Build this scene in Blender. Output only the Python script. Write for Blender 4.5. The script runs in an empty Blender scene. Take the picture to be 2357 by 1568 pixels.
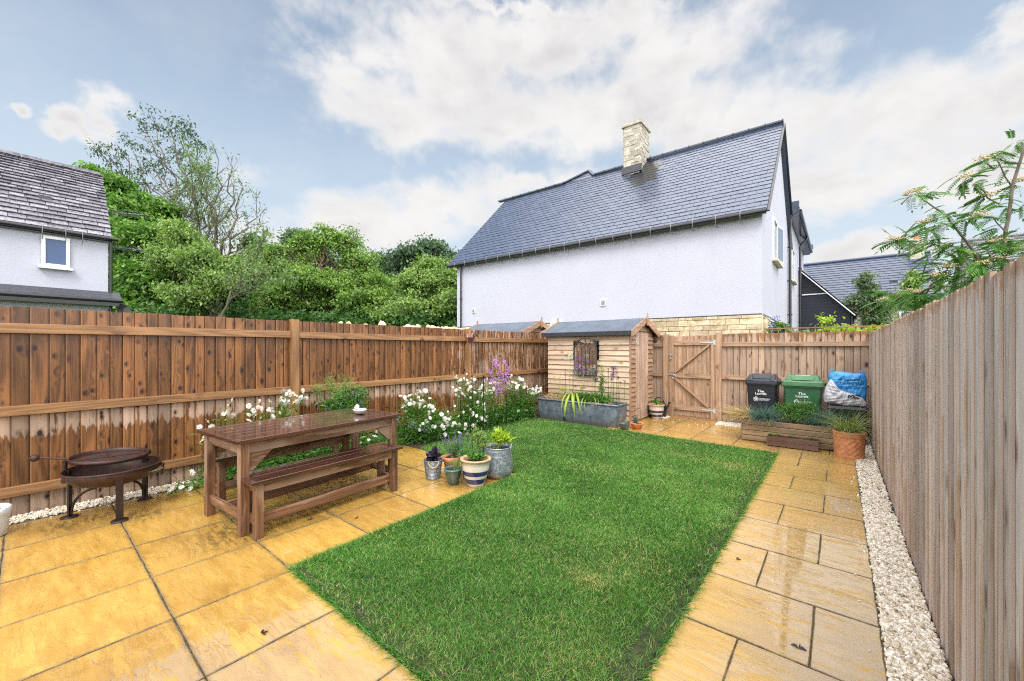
import bpy, math, random
import numpy as np
from mathutils import Vector, Matrix
random.seed(7); RNG = np.random.default_rng(11)
PI = math.pi; R = math.radians
sc = bpy.context.scene
COL = sc.collection
# ------------------------------------------------------------------ camera
cam_d = bpy.data.cameras.new('camera'); cam = bpy.data.objects.new('camera', cam_d); COL.objects.link(cam)
cam_d.sensor_width = 36.0; cam_d.lens = 13.99; cam_d.shift_y = 0.00764
cam_d.clip_start = 0.05; cam_d.clip_end = 2000
CA = math.atan(751/916.)
cam.location = (0, 0, 1.53); cam.rotation_euler = (R(90), 0, CA)
sc.camera = cam
# ------------------------------------------------------------------ render / view
sc.view_settings.view_transform = 'Standard'; sc.view_settings.look = 'None'
sc.view_settings.exposure = 1.0; sc.view_settings.gamma = 1
sc.render.engine = 'CYCLES'
sc.cycles.use_denoising = False; sc.cycles.filter_width = 1.15
sc.cycles.max_bounces = 6; sc.cycles.diffuse_bounces = 3; sc.cycles.glossy_bounces = 3
sc.cycles.transmission_bounces = 4; sc.cycles.transparent_max_bounces = 6
sc.cycles.caustics_reflective = False; sc.cycles.caustics_refractive = False
SUN_EL, SUN_AZ = 50, 142      # degrees; azimuth clockwise from +Y
# ------------------------------------------------------------------ node helper
class NT:
    def __init__(s, tree): s.t = tree; s.n = tree.nodes; s.l = tree.links
    def node(s, typ, **kw):
        x = s.n.new(typ)
        for k, v in kw.items(): setattr(x, k, v)
        return x
    def put(s, sock, v):
        if v is None: return
        if isinstance(v, bpy.types.NodeSocket): s.l.new(v, sock)
        else:
            if isinstance(v, (tuple, list)) and len(v) == 3 and sock.type == 'RGBA': v = (*v, 1)
            sock.default_value = v
    def math(s, op, a, b=None, c=None, clamp=False):
        x = s.node('ShaderNodeMath', operation=op, use_clamp=clamp)
        s.put(x.inputs[0], a); s.put(x.inputs[1], b); s.put(x.inputs[2], c); return x.outputs[0]
    def vmath(s, op, a, b=None, scale=None):
        x = s.node('ShaderNodeVectorMath', operation=op)
        s.put(x.inputs[0], a); s.put(x.inputs[1], b)
        if scale is not None: s.put(x.inputs['Scale'], scale)
        return x.outputs['Value'] if op in ('LENGTH', 'DOT_PRODUCT') else x.outputs[0]
    def comb(s, x, y, z=0.0):
        c = s.node('ShaderNodeCombineXYZ')
        for i, v in enumerate((x, y, z)): s.put(c.inputs[i], v)
        return c.outputs[0]
    def sep(s, v):
        c = s.node('ShaderNodeSeparateXYZ'); s.put(c.inputs[0], v); return c.outputs
    def noise(s, vec, scale=5, detail=3, rough=.5, dist=0, col=False):
        x = s.node('ShaderNodeTexNoise'); s.put(x.inputs['Vector'], vec)
        x.inputs['Scale'].default_value = scale; x.inputs['Detail'].default_value = detail
        x.inputs['Roughness'].default_value = rough; x.inputs['Distortion'].default_value = dist
        return x.outputs['Color' if col else 'Fac']
    def voro(s, vec, scale=5, feature='F1', out='Distance', rnd=1.0):
        x = s.node('ShaderNodeTexVoronoi', feature=feature); s.put(x.inputs['Vector'], vec)
        x.inputs['Scale'].default_value = scale; x.inputs['Randomness'].default_value = rnd
        return x.outputs[out]
    def mix(s, f, a, b, mode='MIX'):
        x = s.node('ShaderNodeMix', data_type='RGBA', blend_type=mode, clamp_factor=True)
        s.put(x.inputs[0], f); s.put(x.inputs[6], a); s.put(x.inputs[7], b); return x.outputs[2]
    def ramp(s, f, stops, interp='LINEAR'):
        x = s.node('ShaderNodeValToRGB'); s.put(x.inputs[0], f); cr = x.color_ramp; cr.interpolation = interp
        while len(cr.elements) < len(stops): cr.elements.new(.5)
        for e, (p, c) in zip(cr.elements, stops):
            e.position = p; e.color = (c, c, c, 1) if not isinstance(c, (tuple, list)) else (*c, 1)
        return x.outputs[0]
    def step(s, v, a, b):
        x = s.node('ShaderNodeMapRange', interpolation_type='SMOOTHSTEP'); s.put(x.inputs[0], v)
        x.inputs[1].default_value = a; x.inputs[2].default_value = b; return x.outputs[0]
    def scale3(s, v, k): return s.vmath('MULTIPLY', v, k)
    def bump(s, h, strength=.5, dist=.01, normal=None):
        x = s.node('ShaderNodeBump'); s.put(x.inputs['Height'], h)
        s.put(x.inputs['Strength'], strength); x.inputs['Distance'].default_value = dist
        if normal is not None: s.put(x.inputs['Normal'], normal)
        return x.outputs[0]
    def attr(s, name='tone'): return s.node('ShaderNodeAttribute', attribute_name=name).outputs['Fac']
    def pos(s): return s.node('ShaderNodeNewGeometry').outputs['Position']
    def obj(s): return s.node('ShaderNodeTexCoord').outputs['Object']
    def uv(s): return s.node('ShaderNodeTexCoord').outputs['UV']
def newmat(name):
    m = bpy.data.materials.new(name); m.use_nodes = True; m.node_tree.nodes.clear()
    t = NT(m.node_tree); o = t.node('ShaderNodeOutputMaterial'); return m, t, o
def principled(t, o, col, rough=.6, normal=None, **kw):
    p = t.node('ShaderNodeBsdfPrincipled'); t.put(p.inputs['Base Color'], col); t.put(p.inputs['Roughness'], rough)
    if normal is not None: t.put(p.inputs['Normal'], normal)
    for k, v in kw.items(): t.put(p.inputs[k.replace('_', ' ')], v)
    t.l.new(p.outputs[0], o.inputs[0]); return p
# ------------------------------------------------------------------ world: Nishita sky with broken cloud
W = bpy.data.worlds.new('World'); sc.world = W; W.use_nodes = True; W.node_tree.nodes.clear()
t = NT(W.node_tree); wo = t.node('ShaderNodeOutputWorld'); bg = t.node('ShaderNodeBackground')
sky = t.node('ShaderNodeTexSky', sky_type='NISHITA'); sky.sun_disc = False
sky.sun_elevation = R(SUN_EL); sky.sun_rotation = R(SUN_AZ); sky.altitude = 100; sky.air_density = 1.0; sky.dust_density = 1.6
d = t.node('ShaderNodeTexCoord').outputs['Generated']
dn = t.vmath('NORMALIZE', d); dx, dy, dz = t.sep(dn)
az = t.math('ARCTAN2', t.math('MULTIPLY', dx, -1), dy); el = t.math('ARCSINE', dz)   # az: 0 along +Y, positive to the left
def azel(u, v):
    l = (u-1178.5)/916; F = (-math.sin(CA), math.cos(CA)); Rr = (math.cos(CA), math.sin(CA))
    x = F[0]+l*Rr[0]; y = F[1]+l*Rr[1]; z = (802-v)/916
    return math.atan2(-x, y), math.atan2(z, math.hypot(x, y))
CL = [(1000,110,300,110),(1330,70,330,110),(1560,130,210,110),(1150,250,420,120),(900,270,170,90),(1470,260,350,110),(1750,300,300,150),
      (2100,290,320,140),(2300,210,180,90),(1850,440,420,80),(2300,400,250,110),(150,262,60,48),(205,240,62,52),(245,285,52,38),(140,300,60,34),(195,290,80,40),(2,255,40,26),(1010,470,190,85),(820,505,260,90),
      (1190,455,110,40),(2330,40,110,60),(790,200,90,60),(1250,20,500,30),(640,590,160,70),(1500,420,300,60),(2000,600,250,60)]
wn = t.noise(t.comb(az, t.math('MULTIPLY', el, 1.3)), 4.5, 7, .6, 0, col=True); wx, wy, _w = t.sep(wn)
az_, el_ = az, el
az = t.math('ADD', az, t.math('MULTIPLY', t.math('SUBTRACT', wx, .5), .24)); el = t.math('ADD', el, t.math('MULTIPLY', t.math('SUBTRACT', wy, .5), .22))
comb = None
for (u, v, ru, rv) in CL:
    ru *= 1.15; rv *= 1.18
    a0, e0 = azel(u, v); a1, _ = azel(u+ru, v); a2, _ = azel(u-ru, v); _, e1 = azel(u, v-rv); _, e2 = azel(u, v+rv)
    ra = abs(a2-a1)/2; re = abs(e1-e2)/2
    q = t.math('SUBTRACT', 1, t.vmath('LENGTH', t.comb(t.math('MULTIPLY', t.math('SUBTRACT', az, a0), 1/ra), t.math('MULTIPLY', t.math('SUBTRACT', el, e0), 1/re))))
    comb = q if comb is None else t.math('SMOOTH_MAX', comb, q, .25)
az, el = az_, el_
# behind and above the frame: unseen cloud cover, added bright to light the scene
up = t.step(el, R(43), R(60)); fdot = t.vmath('DOT_PRODUCT', dn, (-math.sin(CA), math.cos(CA), 0)); beh = t.step(fdot, .45, .0)
cover = t.math('MULTIPLY', t.math('MAXIMUM', up, beh), 1.1)
comb = t.math('MAXIMUM', comb, t.math('SUBTRACT', cover, .35))
nv = t.comb(t.math('MULTIPLY', az, 1.0), t.math('MULTIPLY', el, 1.35))
n1 = t.noise(nv, 6.5, 9, .56, .1); n2 = t.noise(nv, 2.6, 4, .5, .2)
fld = t.math('ADD', comb, t.math('MULTIPLY', t.math('SUBTRACT', n1, .5), 2.2))
mask = t.step(fld, -.15, .72)
mask = t.math('MULTIPLY', mask, .96)
wisp = t.math('MULTIPLY', t.step(t.noise(nv, 3.5, 6, .6), .42, .85), .25)
hz = t.math('MULTIPLY', t.step(el, R(20), R(0)), .55)
mask = t.math('MAXIMUM', mask, t.math('MAXIMUM', wisp, hz))
# cloud brightness: white tops, soft grey bases
shade = t.noise(t.comb(az, t.math('MULTIPLY', el, 1.7)), 4.6, 6, .58, .2)
inner = t.step(fld, .1, 1.3)
b = t.math('SUBTRACT', 1.0, t.math('MULTIPLY', inner, t.math('MULTIPLY', t.step(shade, .34, .66), .20)))
ccol = t.mix(t.math('SUBTRACT', 1.0, b), (6.1, 5.95, 5.85), (4.3, 4.35, 4.5))
ccol = t.vmath('SCALE', ccol, scale=b)
skyc = t.mix(.45, t.vmath('MULTIPLY', sky.outputs[0], (1.4, 1.17, .97)), (2.8, 3.85, 5.2))
skyc = t.mix(t.step(el, R(42), R(6)), skyc, (4.1, 4.95, 5.8))
fin = t.mix(mask, skyc, ccol)
boost = t.math('ADD', 1.0, t.math('MULTIPLY', t.math('MAXIMUM', t.step(el, R(42), R(62)), t.math('MULTIPLY', beh, .8)), 2.5))  # unseen sky above and behind lifted further to raise the ambient light
fin = t.vmath('SCALE', fin, scale=boost)
t.put(bg.inputs[0], fin); bg.inputs[1].default_value = .079
t.l.new(bg.outputs[0], wo.inputs[0])
try: W.cycles.sampling_method = 'MANUAL'; W.cycles.sample_map_resolution = 512
except Exception: pass
# ------------------------------------------------------------------ sun (veiled)
sd = bpy.data.lights.new('sun', 'SUN'); sd.energy = 1.25; sd.angle = R(22); sd.color = (1, .965, .91)
so = bpy.data.objects.new('sun', sd); COL.objects.link(so)
so.rotation_euler = (R(90-SUN_EL), 0, R(180-SUN_AZ)); so.location = (0, -5, 20)
# ------------------------------------------------------------------ mesh builder
def unit(v): v = np.asarray(v, float); return v/np.linalg.norm(v)
class MB:
    def __init__(s): s.V = []; s.G = []; s.n = 0
    def add(s, V, F, tone=1., mat=0, uv=None, smooth=False):
        V = np.asarray(V, float).reshape(-1, 3)
        if isinstance(F, list) and len({len(f) for f in F}) > 1:
            for k in {len(f) for f in F}:
                idx = [i for i, f in enumerate(F) if len(f) == k]
                Fk = np.array([F[i] for i in idx])
                s.G.append((Fk+s.n, np.full(len(Fk), tone, float) if np.isscalar(tone) else np.asarray(tone)[idx], mat, None if uv is None else np.array([uv[i] for i in idx]), smooth))
        else:
            F = np.asarray(F, int)
            s.G.append((F+s.n, np.full(len(F), tone, float) if np.isscalar(tone) else np.asarray(tone, float), mat, None if uv is None else np.asarray(uv, float), smooth))
        s.V.append(V); s.n += len(V); return s
    def build(s, name, mats, parent=None, loc=None, bevel=0, smooth_angle=None):
        V = np.concatenate(s.V) if s.V else np.zeros((0, 3))
        me = bpy.data.meshes.new(name)
        starts = []; loops = []; uvs = []; tones = []; ms = []; sm = []; off = 0
        for F, T, m, U, smo in s.G:
            k = F.shape[1]; starts.append(off+np.arange(len(F))*k); off += F.size
            loops.append(F.ravel()); tones.append(T); ms.append(np.full(len(F), m) if np.isscalar(m) else np.asarray(m)); sm.append(np.full(len(F), smo))
            if U is None: P = V[F.ravel()]; U = np.stack([P[:, 0]+P[:, 1], P[:, 2]], 1)
            uvs.append(U.reshape(-1, 2))
        L = np.concatenate(loops)
        me.vertices.add(len(V)); me.vertices.foreach_set('co', V.ravel())
        me.loops.add(len(L)); me.loops.foreach_set('vertex_index', L.astype(np.int32))
        st = np.concatenate(starts); me.polygons.add(len(st)); me.polygons.foreach_set('loop_start', st.astype(np.int32))
        me.polygons.foreach_set('material_index', np.concatenate(ms).astype(np.int32))
        me.polygons.foreach_set('use_smooth', np.concatenate(sm).astype(bool))
        u = me.uv_layers.new(name='UVMap'); u.data.foreach_set('uv', np.concatenate(uvs).ravel().astype(np.float32))
        a = me.attributes.new('tone', 'FLOAT', 'FACE'); a.data.foreach_set('value', np.concatenate(tones).astype(np.float32))
        me.update(calc_edges=True); me.validate()
        for m in (mats if isinstance(mats, (list, tuple)) else [mats]): me.materials.append(m)
        o = bpy.data.objects.new(name, me); COL.objects.link(o)
        if parent is not None: o.parent = parent
        if loc is not None: o.location = loc
        if bevel:
            b = o.modifiers.new('Bevel', 'BEVEL'); b.width = bevel; b.segments = 2; b.limit_method = 'ANGLE'
        return o
BF = [[0,3,2,1],[4,5,6,7],[0,1,5,4],[1,2,6,5],[2,3,7,6],[3,0,4,7]]
def boxdata(c, sz, M=None, uvoff=True):
    x, y, z = [k/2 for k in sz]
    P = np.array([[-x,-y,-z],[x,-y,-z],[x,y,-z],[-x,y,-z],[-x,-y,z],[x,-y,z],[x,y,z],[-x,y,z]])
    la = int(np.argmax(sz)); uo = RNG.uniform(0, 40, 2) if uvoff else (0, 0)
    uv = []
    for f in BF:
        q = P[f]; ext = q.max(0)-q.min(0); ax = [i for i in range(3) if ext[i] > 1e-9] or [0, 1]
        if len(ax) < 2: ax = [0, 1]
        v = la if la in ax else ax[1]; u = [i for i in ax if i != v][0]
        uv.append(np.stack([q[:, u]+uo[0]+.13*BF.index(f), q[:, v]+uo[1]], 1))
    if M is not None: P = P @ np.asarray(M).T
    return P+np.asarray(c), np.array(uv)
def box(mb, c, sz, M=None, tone=None, mat=0, jit=.15):
    P, uv = boxdata(c, sz, M)
    mb.add(P, BF, tone=(1+random.uniform(-jit, jit)) if tone is None else tone, mat=mat, uv=uv); return mb
def bx(mb, a, b, tone=None, mat=0, jit=.15):   # box from corner to corner
    a = np.array(a, float); b = np.array(b, float); return box(mb, (a+b)/2, np.abs(b-a), tone=tone, mat=mat, jit=jit)
def rotz(a): c, s = math.cos(a), math.sin(a); return np.array([[c,-s,0],[s,c,0],[0,0,1.]])
def frame(dirv, up=(0, 0, 1)):
    z = unit(dirv); x = np.cross(up, z)
    if np.linalg.norm(x) < 1e-6: x = np.array([1., 0, 0])
    x = unit(x); y = np.cross(z, x); return np.stack([x, y, z], 1)
def beam(mb, p0, p1, w, h, up=(0, 0, 1), tone=None, mat=0, jit=.15):
    p0 = np.array(p0, float); p1 = np.array(p1, float); L = np.linalg.norm(p1-p0)
    return box(mb, (p0+p1)/2, (w, h, L), frame(p1-p0, up), tone, mat, jit)
def tube(mb, pts, rad, n=8, tone=1., mat=0, caps=True, closed=False, smooth=True):
    pts = np.asarray(pts, float); m = len(pts); rad = np.full(m, rad) if np.isscalar(rad) else np.asarray(rad)
    T = np.zeros_like(pts)
    if closed: T = np.roll(pts, -1, 0)-np.roll(pts, 1, 0)
    else: T[1:-1] = pts[2:]-pts[:-2]; T[0] = pts[1]-pts[0]; T[-1] = pts[-1]-pts[-2]
    T /= np.linalg.norm(T, axis=1)[:, None]+1e-12
    ref = np.array([0, 0, 1.]) if abs(T[0][2]) < .9 else np.array([1., 0, 0])
    X = unit(np.cross(ref, T[0])); V = []
    th = np.linspace(0, 2*PI, n, endpoint=False)
    for i in range(m):
        X = X-T[i]*np.dot(X, T[i]); X = unit(X); Y = np.cross(T[i], X)
        V.append(pts[i]+rad[i]*(np.cos(th)[:, None]*X+np.sin(th)[:, None]*Y))
    V = np.concatenate(V); F = []
    for i in range(m if closed else m-1):
        a = i*n; b = ((i+1) % m)*n
        for j in range(n): k = (j+1) % n; F.append([a+j, a+k, b+k, b+j])
    L = np.arange(m)*.05; off = random.uniform(0, 30)
    mb.add(V, F, tone, mat, smooth=smooth)
    if caps and not closed:
        mb.add(V[:n], [list(range(n))[::-1]], tone, mat); mb.add(V[-n:], [list(range(n))], tone, mat)
    return mb
def lathe(mb, prof, n=40, c=(0, 0, 0), tone=1., mat=0, closed=False, smooth=True, sx=1., wob=0):
    prof = np.asarray(prof, float); th = np.linspace(0, 2*PI, n, endpoint=False)
    V = np.concatenate([np.stack([r*np.cos(th)*sx, r*np.sin(th), np.full(n, z)], 1) for r, z in prof])+np.asarray(c)
    m = len(prof); F = []
    for i in range(m-1 if not closed else m):
        a = i*n; b = ((i+1) % m)*n
        for j in range(n): k = (j+1) % n; F.append([a+j, a+k, b+k, b+j])
    mb.add(V, F, tone, mat if np.isscalar(mat) else np.repeat(mat, n), smooth=smooth); return mb
def disc(mb, r, z, c=(0, 0), n=32, tone=1., mat=0, jz=0):
    th = np.linspace(0, 2*PI, n, endpoint=False)
    V = np.stack([r*np.cos(th)+c[0], r*np.sin(th)+c[1], np.full(n, z)], 1); V = np.vstack([V, [[c[0], c[1], z+jz]]])
    mb.add(V, [[j, (j+1) % n, n] for j in range(n)], tone, mat, smooth=True); return mb
def prism(mb, poly, axis, a, b, tone=1., mat=0):   # extrude a 2D polygon along an axis
    n = len(poly); V = []
    for t_ in (a, b):
        for p in poly:
            q = [0, 0, 0]; o = [i for i in range(3) if i != axis]; q[o[0]], q[o[1]] = p; q[axis] = t_; V.append(q)
    F = [list(range(n))[::-1], list(range(n, 2*n))]+[[i, (i+1) % n, n+(i+1) % n, n+i] for i in range(n)]
    uo = RNG.uniform(0, 30, 2); uv = []
    Vn = np.array(V)
    for f in F:
        q = Vn[f]; e = q.max(0)-q.min(0); ax = sorted(range(3), key=lambda i: -e[i])[:2]
        uv.append(np.stack([q[:, ax[1]]+uo[0], q[:, ax[0]]+uo[1]], 1))
    mb.add(V, F, tone, mat, uv=uv); return mb
# ribbons: curved strips used for blades, leaves, petals and stems
PROF = {'blade': lambda s: np.clip(1-s**2.2, .03, 1), 'leaf': lambda s: np.clip(np.sin(PI*np.clip(s, .02, .98)**.8), .05, 1),
        'stem': lambda s: 1-.5*s, 'petal': lambda s: np.clip(.45+1.1*s-.9*s**3, .1, 1)}
def ribbons(mb, base, dirv, L, w, bend, seg=3, prof='blade', tone=1., mat=0, side=None, smooth=True, fold=0):
    base = np.atleast_2d(base).astype(float); n = len(base)
    dirv = np.broadcast_to(np.asarray(dirv, float), (n, 3)); dirv = dirv/(np.linalg.norm(dirv, axis=1)[:, None]+1e-9)
    L = np.broadcast_to(np.asarray(L, float), (n,)); w = np.broadcast_to(np.asarray(w, float), (n,))
    bend = np.broadcast_to(np.asarray(bend, float), (n, 3))
    if side is None:
        r = RNG.normal(size=(n, 3)); side = np.cross(dirv, r)
    side = np.broadcast_to(side, (n, 3)); side = side-dirv*np.sum(side*dirv, 1)[:, None]
    side = side/(np.linalg.norm(side, axis=1)[:, None]+1e-9)
    s = np.linspace(0, 1, seg+1); pw = PROF[prof](s)
    V = np.zeros((n, seg+1, 2, 3))
    for i, si in enumerate(s):
        c = base+dirv*(L*si)[:, None]+bend*(L*si*si)[:, None]
        o = side*(w*pw[i]/2)[:, None]; V[:, i, 0] = c-o; V[:, i, 1] = c+o
    F = []
    k = (seg+1)*2; F0 = np.array([[2*i, 2*i+1, 2*i+3, 2*i+2] for i in range(seg)])
    F = (F0[None]+np.arange(n)[:, None, None]*k).reshape(-1, 4)
    tt = np.repeat(np.broadcast_to(np.asarray(tone, float), (n,)), seg)
    uv = np.tile(np.array([[[0, s[i]], [1, s[i]], [1, s[i+1]], [0, s[i+1]]] for i in range(seg)]), (n, 1, 1))
    mb.add(V.reshape(-1, 3), F, tt, mat if np.isscalar(mat) else np.repeat(mat, seg), uv=uv, smooth=smooth); return mb
def tips(base, dirv, L, bend): return base+dirv*L[:, None]+bend*L[:, None]
def tag(o, label=None, cat=None, group=None, kind=None):
    if label: o['label'] = label
    if cat: o['category'] = cat
    if group: o['group'] = group
    if kind: o['kind'] = kind
    return o
def thing(name, label, cat, loc=(0, 0, 0), rz=0, group=None):
    o = bpy.data.objects.new(name, None); COL.objects.link(o); o.location = loc; o.rotation_euler = (0, 0, rz)
    o.empty_display_size = .1; return tag(o, label, cat, group)
def copytree(root, loc, rz=0, label=None, group=None, scale=None):
    r = root.copy(); COL.objects.link(r); r.location = loc; r.rotation_euler = (0, 0, rz)
    if scale: r.scale = (scale, scale, scale)
    if label: r['label'] = label
    if group: r['group'] = group
    for ch in list(root.children):
        c = ch.copy(); COL.objects.link(c); c.parent = r
        for g in list(ch.children):
            e = g.copy(); COL.objects.link(e); e.parent = c
    return r
def rnd(a, b, n=None): return RNG.uniform(a, b, n)
def rdirs(n, zmin=-1.):
    v = RNG.normal(size=(n, 3)); v /= np.linalg.norm(v, axis=1)[:, None]
    v[:, 2] = np.where(v[:, 2] < zmin, -v[:, 2], v[:, 2]); return v
# ------------------------------------------------------------------ materials
MT = {}
def wood(name, dark, light, knot, rough=.6, coat=0., kscale=(10, 5), kamt=1., dry=None, zprof=None, yprof=None, ring=55, dryn=(22, 2.6), bump=.35, kmask=.5, coatr=.15, dryamp=1.5, edge=0):
    m, t, o = newmat(name); uv = t.uv(); x, y, _ = t.sep(uv); tone = t.attr()
    k = t.voro(t.comb(t.math('MULTIPLY', x, kscale[0]), t.math('MULTIPLY', y, kscale[1])), 1.0)
    kc = t.sep(t.voro(t.comb(t.math('MULTIPLY', x, kscale[0]), t.math('MULTIPLY', y, kscale[1])), 1.0, out='Color'))
    kd = t.math('ADD', k, t.math('ADD', t.math('MULTIPLY', t.math('LESS_THAN', kc[0], kmask), 1.0), t.math('MULTIPLY', kc[1], .12)))
    km = t.math('MULTIPLY', t.step(kd, .30, .16), kamt)
    warp = t.step(kd, .7, .0)
    g = t.noise(t.comb(t.math('ADD', t.math('MULTIPLY', x, 5.5), t.math('MULTIPLY', warp, .35)), t.math('MULTIPLY', y, .38)), 1.0, 1, .5, .2)
    rings = t.math('SINE', t.math('MULTIPLY', g, ring)); rings = t.math('MULTIPLY_ADD', rings, .5, .5)
    fine = t.noise(t.comb(t.math('MULTIPLY', x, 130), t.math('MULTIPLY', y, 3)), 1.0, 3, .6)
    low = t.noise(t.comb(t.math('MULTIPLY', x, 8), t.math('MULTIPLY', y, 1.5)), 1.0, 4, .6)
    f = t.math('ADD', t.math('MULTIPLY', rings, .20), t.math('ADD', t.math('MULTIPLY', fine, .50), t.math('MULTIPLY', low, .5)))
    f = t.step(f, .25, .95)
    col = t.mix(f, dark, light)
    if dry is not None:
        ob = t.obj(); ox, oy, oz = t.sep(ob)
        ff = t.math('MULTIPLY', oz, .5)
        zp = t.ramp(ff, zprof) if zprof else .5
        dn_ = t.noise(t.comb(t.math('MULTIPLY', x, dryn[0]), t.math('MULTIPLY', y, dryn[1])), 1.0, 4, .6)
        v = t.math('ADD', zp, t.math('MULTIPLY', t.math('SUBTRACT', dn_, .5), dryamp))
        if yprof:   # (axis, a, b, gain)
            pa = (ox, oy)[yprof[0]]; v = t.math('ADD', v, t.math('MULTIPLY', t.step(pa, yprof[1], yprof[2]), yprof[3]))
        dm = t.math('MULTIPLY', t.step(v, .45, .58), .92)
        dcol = t.mix(f, tuple(c*.62 for c in dry), dry)
        col = t.mix(dm, col, dcol)
    else: dm = 0.0
    col = t.mix(t.math('MULTIPLY', t.step(kd, .5, .25), .35*kamt), col, knot)
    col = t.mix(km, col, knot)
    if edge:  # shadow line at each board lap and light rim painted into the colour
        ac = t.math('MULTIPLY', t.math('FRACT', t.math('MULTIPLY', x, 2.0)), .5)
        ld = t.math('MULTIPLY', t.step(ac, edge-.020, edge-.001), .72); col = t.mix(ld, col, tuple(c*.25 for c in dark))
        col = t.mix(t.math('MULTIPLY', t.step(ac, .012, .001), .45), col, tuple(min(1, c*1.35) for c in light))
    col = t.vmath('SCALE', col, scale=tone)
    h = t.math('ADD', t.math('MULTIPLY', rings, .25), t.math('MULTIPLY', fine, .6))
    nb = t.bump(h, bump, .004)
    rr = t.math('ADD', rough, t.math('MULTIPLY', dm, .75-rough)) if dry is not None else rough
    p = principled(t, o, col, rr, nb)
    if coat:
        cw = t.math('MULTIPLY', coat, t.math('SUBTRACT', 1.0, dm)) if dry is not None else coat
        t.put(p.inputs['Coat Weight'], cw); p.inputs['Coat Roughness'].default_value = coatr
    MT[name] = m; return m
def plain(name, col, rough=.6, metal=0., coat=0., nscale=0, namt=.2, bumpn=None, bumps=.3, bdist=.003, spec=.5, usetone=True, col2=None, coatr=.05, ior=None):
    m, t, o = newmat(name); c = col
    if nscale:
        n = t.noise(t.obj(), nscale, 5, .6)
        c = t.mix(t.step(n, .3, .7), tuple(k*(1-namt) for k in col) if col2 is None else col2, tuple(min(1, k*(1+namt)) for k in col) if col2 is None else col)
    if usetone: c = t.vmath('SCALE', c if isinstance(c, bpy.types.NodeSocket) else t.mix(0.0, c, c), scale=t.attr())
    nb = t.bump(t.noise(t.obj(), bumpn, 4, .6), bumps, bdist) if bumpn else None
    p = principled(t, o, c, rough, nb, Metallic=metal)
    p.inputs['Specular IOR Level'].default_value = spec
    if ior: p.inputs['IOR'].default_value = ior
    if coat: p.inputs['Coat Weight'].default_value = coat; p.inputs['Coat Roughness'].default_value = coatr
    MT[name] = m; return m
def leafmat(name, dark, light, rough=.45, trans=.35, lo=.7, hi=1.3, spec=.4):
    """tone 0..1 picks between the plant's own dark and light leaves"""
    m, t, o = newmat(name); tone = t.attr()
    c = t.ramp(tone, [(0, dark), (1, light)])
    n = t.noise(t.obj(), 3.0, 3); c = t.vmath('SCALE', c, scale=t.math('MULTIPLY_ADD', n, .5, .75))
    p = t.node('ShaderNodeBsdfPrincipled'); t.put(p.inputs['Base Color'], c); p.inputs['Roughness'].default_value = rough
    p.inputs['Specular IOR Level'].default_value = spec
    tr = t.node('ShaderNodeBsdfTranslucent'); t.put(tr.inputs[0], t.vmath('MULTIPLY', c, (1.25, 1.35, .6)))
    mx = t.node('ShaderNodeMixShader'); mx.inputs[0].default_value = trans
    t.l.new(p.outputs[0], mx.inputs[1]); t.l.new(tr.outputs[0], mx.inputs[2]); t.l.new(mx.outputs[0], o.inputs[0])
    MT[name] = m; return m
def stonewall(name, c1, c2, mortar=(.5, .42, .3)):
    m, t, o = newmat(name); ob = t.obj(); tone = t.attr()
    n = t.noise(ob, 7, 6, .7, .5); n2 = t.noise(ob, 28, 5, .7)
    c = t.mix(t.step(n, .35, .65), c1, c2); c = t.mix(t.step(n2, .6, .75), c, tuple(k*.45 for k in c2))
    c = t.vmath('SCALE', c, scale=tone)
    h = t.math('ADD', n, t.math('MULTIPLY', n2, .5))
    principled(t, o, c, .85, t.bump(h, .7, .016)); MT[name] = m; return m
# --- colours
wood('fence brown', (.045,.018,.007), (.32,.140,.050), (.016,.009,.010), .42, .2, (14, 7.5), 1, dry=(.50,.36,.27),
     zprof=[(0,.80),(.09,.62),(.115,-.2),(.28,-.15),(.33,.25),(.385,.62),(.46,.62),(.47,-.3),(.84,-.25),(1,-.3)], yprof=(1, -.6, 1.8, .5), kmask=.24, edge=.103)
wood('rail brown', (.15,.07,.028), (.42,.225,.095), (.05,.02,.012), .5, .15, (7, 5), .8, kmask=.7)
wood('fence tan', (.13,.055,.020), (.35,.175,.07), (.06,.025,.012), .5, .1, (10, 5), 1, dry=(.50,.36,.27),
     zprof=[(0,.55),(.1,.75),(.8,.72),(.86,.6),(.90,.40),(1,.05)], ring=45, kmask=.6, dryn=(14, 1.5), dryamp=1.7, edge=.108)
wood('gate tan', (.23,.13,.075), (.49,.335,.225), (.14,.06,.03), .6, 0, (9, 5), .8, ring=45, kmask=.6)
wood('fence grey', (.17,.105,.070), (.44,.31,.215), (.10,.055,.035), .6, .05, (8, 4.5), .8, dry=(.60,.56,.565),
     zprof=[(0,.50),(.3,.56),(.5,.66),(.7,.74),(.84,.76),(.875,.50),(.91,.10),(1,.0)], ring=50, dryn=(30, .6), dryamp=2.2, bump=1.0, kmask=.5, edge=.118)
wood('shed boards', (.34,.235,.155), (.64,.49,.355), (.22,.11,.05), .6, 0, (9, 5), .8, ring=35, kmask=.72)
wood('shed trim', (.22,.12,.065), (.50,.33,.22), (.16,.08,.05), .6, 0, (8, 4), .7, ring=40)
wood('table top', (.022,.008,.006), (.095,.032,.020), (.02,.01,.01), .22, 1.0, (5, 2), .6, ring=60, bump=.3, coatr=.08)
wood('table frame', (.060,.026,.013), (.25,.12,.06), (.04,.02,.015), .5, .25, (6, 2), .5, ring=70, dry=(.31,.205,.145), dryn=(9, 1.3), dryamp=1.6,
     zprof=[(0,.25),(.1,.45),(.25,.5),(.39,.56),(1,.5)])
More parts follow.
